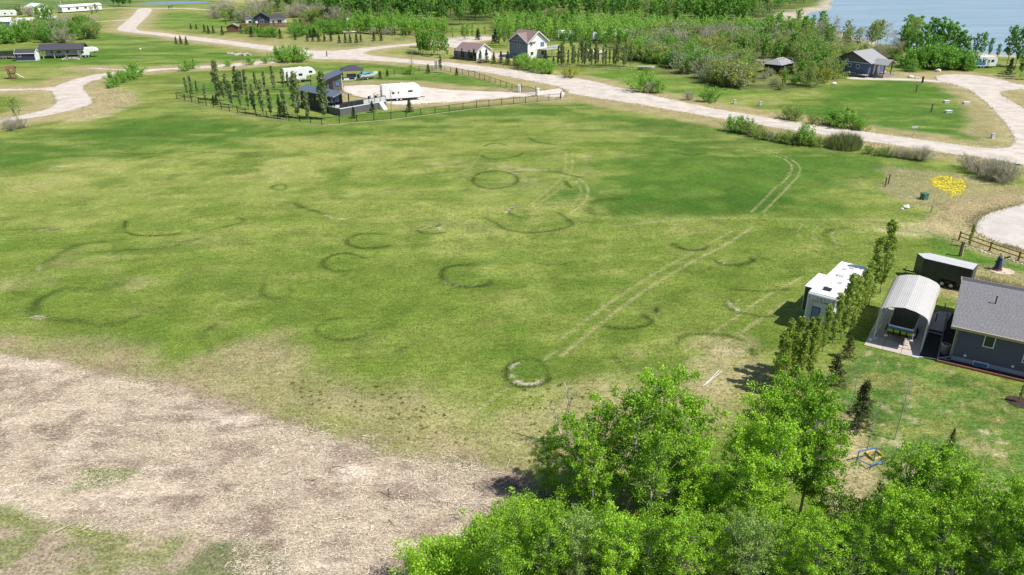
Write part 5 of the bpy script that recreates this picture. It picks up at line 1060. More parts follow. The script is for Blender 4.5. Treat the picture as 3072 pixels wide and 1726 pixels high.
# ---- recreational vehicles ---------------------------------------------------
def text_mesh(body, size, m, parent, loc, rot, name="lettering"):
    c = bpy.data.curves.new("t", 'FONT'); c.body = body; c.size = size; c.align_x = 'CENTER'; c.extrude = .004
    t = bpy.data.objects.new("t", c); COL.objects.link(t); me = bpy.data.meshes.new_from_object(t.evaluated_get(bpy.context.evaluated_depsgraph_get()))
    bpy.data.objects.remove(t); me.materials.clear(); me.materials.append(m); o = link(name, me, parent, loc); o.rotation_euler = rot; return o
def camper(name, loc, ang, L, W, zb, zt, kind, label, wins=(), slide=None, group=None, wall="rv_white", axle=.42, stripe=None, roof_bits=True):
    o = empty(name, (*loc, 0), ang, label, "camper", group); w = W/2
    if kind == "fifth": pr = [(0, zb), (0, zt-.12), (.12, zt), (L-1.3, zt), (L-.5, zt-.25), (L, zt-1.0), (L, zb+1.25), (L-2.5, zb+1.0), (L-2.7, zb)]
    elif kind == "travel": pr = [(0, zb), (0, zt-.35), (.35, zt), (L-1.0, zt), (L-.4, zt-.3), (L, zt-1.2), (L-.25, zb)]
    else: pr = [(0, zb), (0, zt), (L, zt), (L, zb)]
    MB().prism_y(pr, -w, w).build("body", M[wall], o, bevel=.05)
    i0 = .35 if kind == "travel" else .1
    ro = MB().box(i0, L-1.2, -w+.04, w-.04, zt, zt+.035).build("roof", M["roof_membrane"], o, bevel=.015)
    if roof_bits:
        MB().prism_y([(L*.48, zt+.035), (L*.48+.1, zt+.30), (L*.48+.75, zt+.30), (L*.48+.95, zt+.035)], -.33, .33).build("air_conditioner", M["rv_white"], ro, bevel=.03)
        for x, y in ((.18*L, .25), (.35*L, -.45), (.7*L, .3), (.76*L, -.2)): MB().box(x-.2, x+.2, y-.2, y+.2, zt+.035, zt+.15).build("roof_vent", M["galv"], ro, bevel=.02)
    for s_ in (-1, 1):
        for k in (0, 1): wheel(o, (L*axle+k*.9-.45, s_*(w-.16), .37), .37, .24)
        MB().box(L*axle-.95, L*axle+.95, s_*(w-.01)-.02, s_*(w-.01)+.02, zb-.02, zb+.20).build("wheel_skirt", M["rv_grey"], o)
        if stripe: MB().box(.1, L-(2.8 if kind == "fifth" else .9), s_*(w+.006)-.005, s_*(w+.006)+.005, zb+.55, zb+.80).build("stripe", M[stripe], o)
    MB().box(.3, L-(2.7 if kind == "fifth" else .5), -w*.8, w*.8, zb-.18, zb).build("chassis", M["dark_trim"], o)
    for x in (.6, L-(3.0 if kind == "fifth" else 1.0)):
        for s_ in (-1, 1): MB().bar((x, s_*w*.7, zb-.1), (x, s_*w*.7, 0), .06, .06).build("jack", M["steel"], o)
    if kind == "travel": MB().bar((L-.4, -.5, .48), (L+1.1, 0, .48), .08, .1).bar((L-.4, .5, .48), (L+1.1, 0, .48), .08, .1).build("hitch", M["dark_trim"], o); MB().tube((L+.9, 0, 0), (L+.9, 0, .8), .04, .04, 6).build("hitch_jack", M["steel"], o)
    if kind == "fifth": MB().bar((L-1.2, 0, zb+.4), (L-1.2, 0, zb+1.05), .22, .22).build("kingpin", M["dark_trim"], o); [MB().bar((L-2.9, s_*.9, 0), (L-2.9, s_*.9, zb+.3), .08, .08).build("landing_leg", M["steel"], o) for s_ in (-1, 1)]
    for (side, x, z, ww, hh) in wins:
        if side == "R": win(o, (x, -w, z), 0, ww, hh, "dark_trim", fw=.03)
        elif side == "L": win(o, (x, w, z), 180, ww, hh, "dark_trim", fw=.03)
        elif side == "B": win(o, (0, x, z), -90, ww, hh, "dark_trim", fw=.03)
    if slide:
        x, l, d, z0, z1, s_ = slide; b = MB().box(x, x+l, *(sorted((s_*w, s_*(w+d)))), z0, z1).build("slide_out", M[wall], o, bevel=.03); MB().box(x-.04, x+l+.04, *(sorted((s_*(w-.05), s_*(w+d+.04)))), z1, z1+.04).build("slide_roof", M["roof_membrane"], b)
        MB().box(x-.005, x, *(sorted((s_*(w+.02), s_*(w+d-.04)))), z0+.05, z1-.05).build("slide_end", M["charcoal_metal"], b); MB().box(x+.2, x+l-.2, *(sorted((s_*(w+d), s_*(w+d+.012)))), z0+.1, z0+.5).build("slide_panel", M["rv_grey"], b)
    return o
rv = camper("fifth_wheel_camper", (27.85, 61.13), 51, 10.5, 2.46, .75, 3.72, "fifth", "white fifth wheel camper with slide out beside the poplar row",
            wins=(("R", 3.2, 1.9, 1.2, .7), ("R", 6.2, 1.9, .8, .7), ("R", 8.6, 2.5, .7, .5), ("L", 7.2, 1.9, .8, .6)), slide=(1.75, 3.8, .85, .95, 3.42, 1), stripe="rv_grey", roof_bits=True)
MB().box(-.02, 0, -1.15, 1.15, .80, 3.55).build("rear_cap", M["rv_grey"], rv, bevel=.01)
text_mesh("COUGAR", .34, M["dark_trim"], rv, (-.026, .05, 2.92), (R(90), 0, R(-90)))
for k in (-.32, 0, .32): MB().box(-.032, -.02, k-.05, k+.05, 3.30, 3.38).build("marker_light", M["dark_trim"], rv)
MB().box(-.032, -.02, -.09, .09, 3.24, 3.28).build("emblem", M["dark_trim"], rv)
for y in (-1.05, 1.05): MB().box(-.035, -.02, y-.08, y+.08, 3.28, 3.36).build("clearance_light", M["red_paint"], rv)
bw = win(rv, (-.02, .28, 1.25), -90, .62, 1.15, "dark_trim", "glass_blue", .06, name="rear_door"); 
ld_ = MB().tube((-.12, .95, .8), (-.12, .95, 3.75), .018, .018, 5).tube((-.12, .65, .8), (-.12, .65, 3.75), .018, .018, 5)
for k in range(9): ld_.tube((-.12, .65, 1.0+k*.31), (-.12, .95, 1.0+k*.31), .016, .016, 5)
ld_.build("ladder", M["steel"], rv); MB().box(-.03, -.02, .62, .98, 1.05, 1.3).build("plate", M["white_paint"], rv)
MB().box(1.1, 1.75, -.35, .35, 3.755, 3.90).build("roof_hatch", M["dark_trim"], rv, bevel=.05); MB().tube((1.9, -1.12, 3.72), (6.6, -1.25, 3.66), .05, .05, 6).build("awning_roll", M["galv"], rv)
MB().box(-.14, -.02, -1.15, 1.15, .62, .78).build("bumper", M["dark_trim"], rv, bevel=.02)

et = empty("cargo_trailer", (47.25, 70.55, 0), 138, "black enclosed cargo trailer with pale roof behind the carport", "trailer")
TL, TWd = 4.6, 2.05; w = TWd/2
MB().prism_z([(0, -w), (TL, -w), (TL+.95, 0), (TL, w), (0, w)], .45, 2.52).build("body", M["charcoal_metal"], et, bevel=.03)
MB().prism_z([(.02, -w+.02), (TL-.02, -w+.02), (TL+.9, 0), (TL-.02, w-.02), (.02, w-.02)], 2.52, 2.56).build("roof", M["galv"], et, bevel=.01)
for s_ in (-1, 1):
    for k in range(5): x = .05+k*TL/4.4; MB().box(x-.012, x+.012, s_*(w+.004)-.004, s_*(w+.004)+.004, .5, 2.45).build("panel_seam", M["dark_trim"], et)
    for k in (0, 1): wheel(et, (1.55+k*.85, s_*(w+.02), .34), .34, .2)
    MB().prism_y([(1.05, .40), (1.12, .66), (1.35, .78), (2.6, .78), (2.83, .66), (2.9, .40), (2.86, .40), (2.79, .64), (2.58, .74), (1.37, .74), (1.16, .64), (1.09, .40)], s_*(w+.0)-.0, s_*(w+.16)).build("fender", M["black_iron"], et)
    MB().box(.03, .09, s_*(w-.03)-.03, s_*(w-.03)+.03, .45, 2.5).build("rear_post", M["galv"], et)
MB().box(-.03, 0, -w+.08, w-.08, .52, 2.42).build("ramp_door", M["charcoal_metal"], et, bevel=.01)
for y in (-.55, .55): MB().tube((-.05, y, .55), (-.05, y, 2.4), .015, .015, 5).build("lock_bar", M["galv"], et)
MB().bar((TL+.3, 0, .42), (TL+2.0, 0, .42), .1, .12).build("tongue", M["dark_trim"], et); MB().tube((TL+1.7, 0, 0), (TL+1.7, 0, .85), .04, .04, 6).build("tongue_jack", M["steel"], et)
MB().box(.2, TL-.2, -w*.8, w*.8, .33, .45).build("chassis", M["dark_trim"], et)

# ---- garden things on the right ------------------------------------------------
wmx, wmy = 53.2, 75.8
sheet("sand_ring", [(wmx+.4+1.25*math.cos(a*.4), wmy-.3+1.0*math.sin(a*.4)) for a in range(16)], .012, M["sand"], "round patch of sand at the foot of the garden windmill", .6, .05, 41)
wm = empty("garden_windmill", (wmx, wmy, 0), -20, "dark blue ornamental garden windmill with four sails", "windmill")
MB().lathe([(.46, 0), (.46, .1), (.40, .12), (.24, 1.35), (.27, 1.38), (.20, 1.55), (.0, 1.72)], 8).build("tower", M["siding_navy"], wm); MB().lathe([(.50, 0), (.52, .14), (.44, .16)], 8).build("plinth", M["brick_red"], wm)
for k in range(4): a = math.pi*2*k/8; MB().bar((.41*math.cos(a), .41*math.sin(a), .14), (.25*math.cos(a), .25*math.sin(a), 1.36), .035, .035).build("corner_strip", M["white_paint"], wm)
MB().tube((.1, -.2, 1.42), (.14, -.42, 1.45), .04, .04, 6).build("hub", M["white_paint"], wm)
for k in range(4):
    a = R(25+90*k); c_, s_ = math.cos(a), math.sin(a); o_ = MB(); P = lambda u, v: (.14+(u*c_-v*s_), -.44, 1.45+(u*s_+v*c_))
    o_.add([P(.05, -.02), P(.75, -.02), P(.75, .16), P(.2, .16)], [(0, 1, 2, 3)]); o_.bar(P(0, 0), P(.8, 0), .03, .03); o_.build("sail", M["rv_grey"] if k % 2 else M["siding_navy"], wm)
pp = empty("gate_post", (51.3, 79.8, 0), 0, "dark timber gate post with white brace behind the black trailer", "post")
MB().box(-.13, .13, -.13, .13, -.1, 1.75).build("shaft", M["wood_brown"], pp, bevel=.015); MB().box(-.16, .16, -.16, .16, 1.75, 1.82).build("cap", M["steel"], pp, bevel=.01); MB().bar((.22, -.05, 0), (.16, 0, 1.6), .08, .06).build("brace", M["white_paint"], pp)
fr = empty("rail_fence", (54.0, 85.0, 0), 0, "dark two rail fence along the gravel turning circle", "fence"); fpts = [(0, 0), (1.6, -3.6), (3.1, -6.6), (5.2, -9.6), (7.6, -12.4)]
for x, y in fpts: MB().box(x-.07, x+.07, y-.07, y+.07, -.1, 1.15).build("post", M["wood_brown"], fr, bevel=.01)
for a, b in zip(fpts[:-1], fpts[1:]):
    for z in (.5, .98): MB().bar((*a, z), (*b, z), .05, .10).build("rail", M["wood_brown"], fr)
er = random.Random(8)
eb = empty("stone_edging", (53.6, 83.6, 0), 0, "line of pale edging stones below the rail fence", "edging")
for k in range(24):
    t = k/23; x, y = .1+7.0*t+.2*math.sin(k), -.7-11.6*t; s_ = er.uniform(.10, .2); link("stone", MB().lathe([(0, -s_*.3), (s_, -s_*.1), (s_*.9, s_*.5), (s_*.4, s_*.75), (0, s_*.8)], 7).mesh("stone_mesh", M["rock_pale"]), eb, (x, y, .03), er.uniform(0, 360))
gb = empty("utility_box", (*G(*ZN(590,545)), 0), 20, "green metal utility box on the dry grass", "utility box"); MB().box(-.42, .42, -.36, .36, -.02, .78).build("cabinet", M["green_box"], gb, bevel=.03); MB().prism_x([(-.40, .78), (.40, .78), (.40, .93), (-.40, .86)], -.46, .46).build("lid", M["green_box"], gb, bevel=.01); MB().box(-.03, .03, -.38, -.36, .35, .5).build("latch", M["steel"], gb)
def rock(px, py, s_, seed, label, m="rock_pale", group=None):
    r = random.Random(seed); import bmesh as bm_; b = bm_.new(); bm_.ops.create_icosphere(b, subdivisions=2, radius=1)
    for v in b.verts: k = 1+.28*math.sin(v.co.x*3.1+seed)*math.cos(v.co.y*2.7+seed*2)+.12*r.uniform(-1, 1); v.co = Vector((v.co.x*s_*k, v.co.y*s_*.8*k, v.co.z*s_*.55*k))
    me = bpy.data.meshes.new("rock"); b.to_mesh(me); b.free(); me.materials.append(M[m]); return tag(link("boulder", me, None, (*G(px, py), s_*.25), r.uniform(0, 360)), label, "boulder", group)
rock(*ZN(405,635), .55, 3, "pale boulder on dry grass below the utility box"); rock(*ZN(365,650), .3, 4, "small stone beside the pale boulder")
def stake(name, px, py, h, w_, m, label, cap=None, lean=0.0):
    o = empty(name, (*G(px, py), 0), 10, label, "post"); MB().bar((0, 0, -.1), (lean*h, 0, h), w_, w_).build("shaft", M[m], o)
    MB().box(lean*h-w_*.6, lean*h+w_*.6, -w_*.6, w_*.6, h, h+.05).build("cap", M[cap or m], o); return o
stake("fence_post", *ZN(188,420), 1.35, .13, "wood_brown", "shorter of two dark timber posts at the field edge"); stake("fence_post", *ZN(222,390), 1.5, .13, "wood_brown", "taller of two dark timber posts at the field edge"); stake("marker_post", *ZN(662,690), 1.0, .10, "wood_grey", "small grey marker post near the utility box", "steel")
sg = empty("road_sign", (*G(*ZN(1490,350)), 0), 0, "thin road sign pole beside the grey shrubs", "sign"); MB().tube((0, 0, -.1), (0, 0, 2.6), .035, .035, 6).build("pole", M["steel"], sg); MB().box(-.02, .7, -.015, .015, 2.35, 2.58).build("plate", M["green_box"], sg)
# white pipes on the grass
for (a, b, lab) in (((2109,1161),(2158,1112),"longer of two white pipes lying on the worn grass"), ((2113,1158),(2164,1116),"second of two white pipes lying on the worn grass")):
    p, q = G(*a), G(*b); tag(MB().tube((*p, .06), (*q, .06), .028, .028, 10).tube((*p, .06), (p[0]+.08, p[1]+.1, .06), .036, .036, 10).build("pvc_pipe", M["pipe_white"]), lab, "pipe")
# play frame and sand box on the worn lawn
PF = zoomer(2440,1080,4.019)
pf = empty("swing_frame", (*G(*PF(680,1160)), 0), 0, "blue tube swing frame beside the yellow sand box border", "swing"); ox, oy = G(*PF(680,1160))
def rel(x, y, z=0): g_ = G(*PF(x, y), z); return (g_[0]-ox, g_[1]-oy, z)
A_, B_ = rel(550,1105,.9), rel(765,1055,.9); MB().tube(A_, B_, .05, .05, 8).build("top_bar", M["blue_paint"], pf)
for p in (A_, B_):
    for dx in (-.35, .35): MB().tube(p, (p[0]+dx*.5, p[1]+dx, 0), .035, .035, 6).build("leg", M["trampoline_blue"], pf)
C_, D_ = rel(690,1275,.35), rel(840,1215,.35); MB().tube(C_, D_, .04, .04, 8).build("lower_bar", M["blue_paint"], pf); MB().tube((A_[0]+.17, A_[1]+.35, .05), C_, .03, .03, 6).build("side_bar", M["trampoline_blue"], pf)
for p in (C_, D_): MB().tube(p, (p[0], p[1], 0), .035, .035, 6).build("leg", M["trampoline_blue"], pf)
sb = empty("sand_box", (ox, oy, 0), 0, "yellow square sand box border on the worn lawn", "sand box"); cs = [rel(630,1130), rel(755,1100), rel(835,1170), rel(720,1215)]
for k in range(4): a, b = cs[k], cs[(k+1) % 4]; MB().bar((a[0], a[1], .08), (b[0], b[1], .08), .09, .16).build("border_board", M["yellow_tube"], sb, bevel=.02)
mbx, mby = G(*PF(2480,510)); sheet("mulch_ring", [(mbx+.95*math.cos(a*.35), mby+.95*math.sin(a*.35)) for a in range(18)], .012, M["mulch_bark"], "round bed of dark mulch on the garden lawn", .5, .03, 42); plant("poplar_small", (mbx, mby), 1.6, "tiny sapling in the round mulch bed")
# ================================================================== THE FENCED LOT
def frame(o, ang):
    a = R(ang); return lambda x, y: (o[0]+x*math.cos(a)-y*math.sin(a), o[1]+x*math.sin(a)+y*math.cos(a))
DK = (-36.2, 159.3); dkf = frame(DK, 47)
dk_ = empty("deck", (*DK, 0), 47, "raised grey deck with dark glass railing inside the iron fence", "deck"); DZ = 1.6
MB().box(0, 12.2, 0, 4.3, -.1, DZ-.07).build("skirting", M["siding_grey"], dk_)
for k in range(14): MB().box(-.05, 12.25, -.06+k*.315, .24+k*.315, DZ-.06+.002*(k % 2), DZ).build("deck_board", M["deck_board"], dk_)
MB().box(-.06, 12.26, -.10, -.065, DZ-.15, DZ+.02).box(-.10, -.062, -.10, 4.3, DZ-.15, DZ+.02).build("edge_trim", M["white_paint"], dk_)
for k in range(9): x = .05+k*12.1/8; MB().box(x-.05, x+.05, -.03, .07, DZ, DZ+1.0).build("railing_post", M["black_iron"], dk_)
MB().box(0, 12.2, -.03, .07, DZ+1.0, DZ+1.08).build("hand_rail", M["black_iron"], dk_)
for k in range(8): x = .1+k*12.1/8; MB().box(x, x+1.41, .01, .03, DZ+.07, DZ+.97).build("glass_panel", M["charcoal_metal" if k < 4 else "rv_grey"], dk_)
for y in (1.4, 2.8, 4.2): MB().box(12.1, 12.18, y-.04, y+.04, DZ, DZ+1.0).build("railing_post", M["black_iron"], dk_)
MB().box(12.1, 12.18, .1, 4.2, DZ+1.0, DZ+1.06).build("hand_rail", M["black_iron"], dk_)
for k in range(5): MB().box(10.2, 11.3, -.34-.3*k, -.1-.3*k+.06, 0, DZ-.2-.27*k).build("step", M["white_paint"], dk_)
cb = empty("dark_cabin", (*dkf(4.1, 2.2), 0), 137, "low dark cabin with blue metal roof behind the big poplars", "cabin"); CZ = 3.85
gable_walls(cb, 10.4, 3.9, CZ, .6, "wall_dark", x0=2.6, z0=-.1)
rf2 = gable_roof(cb, 13.0, 3.9, CZ, .6, .5, "roof_blue", "wood_grey", .1)
for k in range(15): x = -.3+k*.92; MB().bar((x, -.5, CZ-.02), (x, 1.95, CZ+.73), .04, .05).bar((x, 4.4, CZ-.02), (x, 1.95, CZ+.73), .04, .05).build("roof_seam", M["roof_blue"], rf2)
for x, y in ((.1, .1), (.1, 3.8)): MB().box(x-.09, x+.09, y-.09, y+.09, 1.5, CZ).build("porch_post", M["black_iron"], cb)
win(cb, (2.57, 1.95, 1.9), -90, 2.2, 1.5, "dark_trim", "glass_blue", mull=2); win(cb, (5, 3.94, 1.6), 180, 1.4, 1.1, "dark_trim"); win(cb, (8, 3.94, 1.6), 180, 1.0, 1.1, "dark_trim"); door(cb, (6.5, -.03, .1), 0, .9, 2.0, "dark_trim")
ts = empty("tall_shed", (-45.6, 189.0, 0), 24, "tall grey shed with slanted blue grey roof in the fenced lot", "shed")
MB().prism_y([(0, -.1), (3.7, -.1), (3.7, 4.05), (0, 2.75)], 0, 6.2).build("wall", M["siding_grey"], ts)
tro = MB().slab((-.5, -.5, 2.72), (4.1, -.5, 4.32), (4.1, 6.7, 4.32), (-.5, 6.7, 2.72), .16).build("roof", M["roof_blue"], ts); MB().bar((-.5, -.52, 2.62), (4.1, -.52, 4.20), .06, .34).build("fascia", M["wall_dark"], tro)
door(ts, (1.0, -.02, .05), 0, .95, 2.1, "dark_trim", "glass"); win(ts, (2.55, -.02, 1.25), 0, .9, 1.1, "dark_trim", "glass_blue", mull=1); MB().box(3.66, 3.76, -.06, .06, 0, 4.0).build("corner_trim", M["white_paint"], ts)
win(ts, (-.02, 3, 1.2), -90, .8, .8, "dark_trim")
gz = empty("gazebo", (-43.3, 208.8, 0), 12, "open gazebo with dark hipped roof beside the boat", "gazebo")
for x in (-2.5, 2.5):
    for y in (-1.9, 1.9): MB().box(x-.09, x+.09, y-.09, y+.09, -.1, 2.55).build("post", M["black_iron"], gz)
g1 = MB().add([(-3.2, -2.6, 2.5), (3.2, -2.6, 2.5), (3.2, 2.6, 2.5), (-3.2, 2.6, 2.5), (-.7, 0, 3.75), (.7, 0, 3.75)], [(0, 1, 5, 4), (1, 2, 5), (2, 3, 4, 5), (3, 0, 4), (3, 2, 1, 0)]); g1.build("roof", M["shingle_dark"], gz)
MB().box(-2.9, 2.9, -2.2, 2.2, -.1, .14).build("floor", M["deck_board"], gz); MB().box(-3.1, 3.1, -2.5, -2.42, 2.32, 2.5).build("beam", M["white_paint"], gz)
sf = empty("patio_sofa", (*frame((-43.3, 208.8), 12)(-.2, 1.1), .14), 12, "pale cushioned patio sofa under the gazebo", "sofa"); MB().box(-1.3, 1.3, -.4, .4, .05, .42).build("seat", M["siding_white"], sf, bevel=.06); MB().box(-1.3, 1.3, .28, .5, .42, 1.1).build("backrest", M["wood_pale"], sf, bevel=.06); [MB().box(x-.1, x+.1, -.4, .4, .42, .65).build("armrest", M["siding_white"], sf, bevel=.04) for x in (-1.22, 1.22)]
for x, m_, lab in ((-1.6, "red_paint", "red and white cooler bench at the gazebo edge"), (1.3, "siding_white", "white storage bench at the gazebo edge")):
    o = empty("storage_bench", (*frame((-43.3, 208.8), 12)(x, -1.6), .14), 12, lab, "bench"); MB().box(-.7, .7, -.3, .3, 0, .5).build("box", M["siding_white"], o, bevel=.03); MB().box(-.74, .74, -.33, .33, .5, .58).build("lid", M[m_], o, bevel=.02)
cm1 = camper("fifth_wheel_camper", (-60.0, 202.4), 26, 8.2, 2.45, .7, 3.6, "fifth", "white fifth wheel camper parked on the lawn of the fenced lot", wins=(("R", 2.2, 1.7, .5, .4), ("R", 6.9, 2.4, .8, .45), ("R", 4.2, 1.8, .9, .5)))
MB().box(3.9, 5.3, -1.26, -1.22, .80, 1.25).build("pass_through_door", M["rv_grey"], cm1); MB().box(-.03, 0, -1.0, 1.0, 1.0, 2.9).build("rear_cap", M["rv_grey"], cm1); win(cm1, (-.04, 0, 1.9), -90, .9, .7, "dark_trim", fw=.03)
cm2 = camper("travel_trailer", (-30.2, 176.2), 20, 9.2, 2.5, .65, 3.65, "travel", "white travel trailer parked on the pinkish lot driveway", wins=(("R", 2.6, 1.75, .5, .35), ("R", 6.6, 2.0, 1.0, .3), ("R", 3.8, 1.8, .22, .3))); win(cm2, (-.01, 0, 1.7), -90, 1.2, .7, "dark_trim", "glass_blue", fw=.04)
mb = empty("motor_boat", (-41.0, 206.6, 0), 45, "white motor boat with teal cover on a trailer beside the gazebo", "boat")
V = []
for f, hw, kz, sz in ((0, .95, .7, 1.45), (.35, 1.05, .62, 1.5), (.7, .85, .7, 1.62), (1.0, .06, 1.2, 1.8)): x = f*6.0; V += [(x, -hw, sz), (x, -hw*.8, kz+.25), (x, 0, kz), (x, hw*.8, kz+.25), (x, hw, sz)]
MB().add(V, [(i*5+j, i*5+j+1, (i+1)*5+j+1, (i+1)*5+j) for i in range(3) for j in range(4)] + [(4, 3, 2, 1, 0)]).build("hull", M["hull_white"], mb)
MB().add([(.1, -.9, 1.5), (2.6, -.95, 1.9), (4.6, -.75, 1.62), (4.6, .75, 1.62), (2.6, .95, 1.9), (.1, .9, 1.5)], [(0, 1, 4, 5), (1, 2, 3, 4)]).build("cover", M["teal_cloth"], mb); MB().add([(4.5, -.78, 1.66), (6, 0, 1.82), (4.5, .78, 1.66)], [(0, 1, 2)]).build("foredeck", M["hull_white"], mb)
MB().bar((.2, -.6, .45), (7.2, 0, .45), .08, .1).bar((.2, .6, .45), (7.2, 0, .45), .08, .1).build("trailer_frame", M["steel"], mb); [wheel(mb, (2.0, s_*.95, .33), .33, .2) for s_ in (-1, 1)]; MB().box(-.5, 0, -.2, .2, .6, 1.6).build("outboard_motor", M["hull_dark"], mb, bevel=.05)
for k, (x, y, lab) in enumerate(((1560,360,"dark patio chair on the deck end by the trailer"),(1450,700,"black patio chair beside the deck table"),(1520,730,"black patio chair at the deck corner"))):
    o = empty("patio_chair", (*dkf(9.6+k*.9, 2.4+.4*(k % 2)), 1.6), 47+k*60, lab, "chair"); MB().box(-.28, .28, -.28, .28, .4, .46).build("seat", M["black_iron"], o); MB().box(-.28, .28, .24, .3, .46, 1.0).build("backrest", M["black_iron"], o)
    for dx in (-.25, .25):
        for dy in (-.25, .25): MB().box(dx-.025, dx+.025, dy-.025, dy+.025, 0, .4).build("leg", M["black_iron"], o)
# iron fence
def wire_fence(name, pts, label, step=3.3, h=1.45, kerb=True, m="black_iron", cell=.30):
    o = empty(name, (pts[0][0], pts[0][1], 0), 0, label, "fence"); ox, oy = pts[0]; P = [Vector((x-ox, y-oy, 0)) for x, y in pts]
    post = MB().box(-.06, .06, -.06, .06, -.1, h+.08).mesh("post_mesh", M[m]); w = MB(); 
    for a, b in zip(P[:-1], P[1:]):
        n = max(1, round((b-a).length/step)); u = (b-a).normalized()
        for k in range(n):
            link("post", post, o, (a.lerp(b, k/n))[:])
            p, q = a.lerp(b, k/n), a.lerp(b, (k+1)/n); MB().bar((p.x, p.y, h-.02), (q.x, q.y, h-.02), .06, .07).build("top_rail", M[m], o)
        w.bar((a.x, a.y, .12), (b.x, b.y, .12), .02, .02); L_ = (b-a).length; t = 0
        while t < L_: p = a+u*t; w.bar((p.x, p.y, .1), (p.x, p.y, h-.03), .017, .017); t += cell
    link("post", post, o, P[-1][:]); ww = w.build("mesh_wires", M[m], o); ww["kind"] = "stuff"
    if kerb:
        for a, b in zip(P[:-1], P[1:]):
            n = Vector((-(b-a).y, (b-a).x, 0)).normalized()*-.25; MB().bar((a.x+n.x, a.y+n.y, .02), (b.x+n.x, b.y+n.y, .02), .16, .09).build("mowing_strip", M["wood_pale"], o)
    return o
lotF = [G(*Z2(50,680)), G(*Z2(160,700)), G(*Z2(1000,900)), G(*Z2(1600,985)), G(*Z2(2050,1040)), G(*Z3(520,815)), G(*Z3(1520,685)), G(*Z3(2500,585)), G(*Z3(2510,560))]
wire_fence("iron_fence", lotF, "black iron fence along the field side of the lot")
wire_fence("iron_fence", [G(*Z2(50,680)), G(*Z2(600,600)), G(*Z2(1200,545)), G(*Z2(1900,490))], "black iron fence along the back of the lot lawn", kerb=False)
wire_fence("iron_fence", [G(*Z3(560,290)), G(*Z3(850,255)), G(*Z3(1150,245)), G(*Z3(1500,320)), G(*Z3(2005,495))], "black iron fence along the road side of the lot")
ga, gb_ = Vector((*G(*Z3(2035,503)), 0)), Vector((*G(*Z3(2222,538)), 0)); gt = empty("entrance_gate", ga, 0, "arched black iron gate between white pillars", "gate"); d = gb_-ga
for t0, t1 in ((.06, .49), (.51, .94)):
    b = MB(); n = 9
    for k in range(n+1):
        f = t0+(t1-t0)*k/n; hh = 1.35+.75*(1-abs(f-.5)*2)**.7*.6; p = d*f; b.bar((p.x, p.y, .12), (p.x, p.y, hh), .03, .03)
        if k < n: f2 = t0+(t1-t0)*(k+1)/n; h2 = 1.35+.75*(1-abs(f2-.5)*2)**.7*.6; q = d*f2; b.bar((p.x, p.y, hh), (q.x, q.y, h2), .06, .06); b.bar((p.x, p.y, .3), (q.x, q.y, .3), .05, .05)
    b.build("gate_leaf", M["black_iron"], gt)
for f, nm in ((.045, 0), (.955, 1)): p = d*f; MB().bar((p.x, p.y, -.1), (p.x, p.y, 2.3), .14, .14).build("gate_post", M["black_iron"], gt)
for p, lab in ((ga-d*.07, "white gate pillar at the road fence end"), (gb_+d*.09, "white gate pillar at the field fence end")):
    o = empty("gate_pillar", p, -65, lab, "pillar"); MB().box(-.3, .3, -.3, .3, -.1, 1.7).build("shaft", M["siding_white"], o, bevel=.02); MB().box(-.38, .38, -.38, .38, 1.7, 1.82).build("cap", M["white_paint"], o, bevel=.02)
for k, x in enumerate((1038, 1055, 1082)): stake("bollard", *Z3(x, 225), 2.4, .28, "siding_slate", ["first slate pillar at the lot corner by the road", "middle slate pillar at the lot corner by the road", "last slate pillar at the lot corner by the road"][k], "white_paint")
for k in range(9): rock(*Z2(760+36*k+vr.uniform(-10, 10), 72+vr.uniform(-12, 12)), vr.uniform(.5, 1.0), 70+k, "rough boulder in the heap beside the far lawn", "rock", "boulders heaped beside the far lawn")
stake("survey_stake", *Z2(1215,140), 2.4, .14, "wood_pale", "pale leaning stake beside the lane", lean=.25)
stake("sign_post", *Z2(2120,90), 1.6, .3, "dark_trim", "small dark post at the road junction")

# ================================================================== COTTAGE PLOTS
gr = empty("garage", (-11.2, 245.4, 0), 143, "small garage with brown roof beside the spruce row", "garage")   # x runs back along the eave
gable_walls(gr, 8.4, 7.2, 2.9, 1.9, "siding_slate", y0=-7.2); gable_roof(gr, 8.4, 7.2, 2.9, 1.9, .45, "shingle_red", y0=-7.2)  # slate siding puts the shade of the long side into its colour
MB().prism_x([(-7.2, -.05), (0, -.05), (0, 2.9), (-3.6, 4.8), (-7.2, 2.9)], -.05, 0.0).build("white_gable", M["siding_white"], gr)  # sunlit gable end, coloured lighter than the shaded long side
MB().box(1, 3.6, .01, .05, 0, 2.3).build("garage_door", M["siding_grey"], gr); win(gr, (6.2, .03, 1.2), 180, 1.0, .9)
wh = empty("white_house", (5.0, 249.6, 0), 45, "two storey white house with red brown roof and side deck", "house")     # x along white gable side, y to the back left
MB().prism_y([(0, -.1), (9.0, -.1), (9.0, 5.2), (4.5, 8.2), (0, 5.2)], 0, 8.2).build("wall", M["siding_white"], wh)
MB().box(-.05, 0, -.03, 8.2, -.1, 5.25).build("slate_wall", M["siding_slate"], wh)
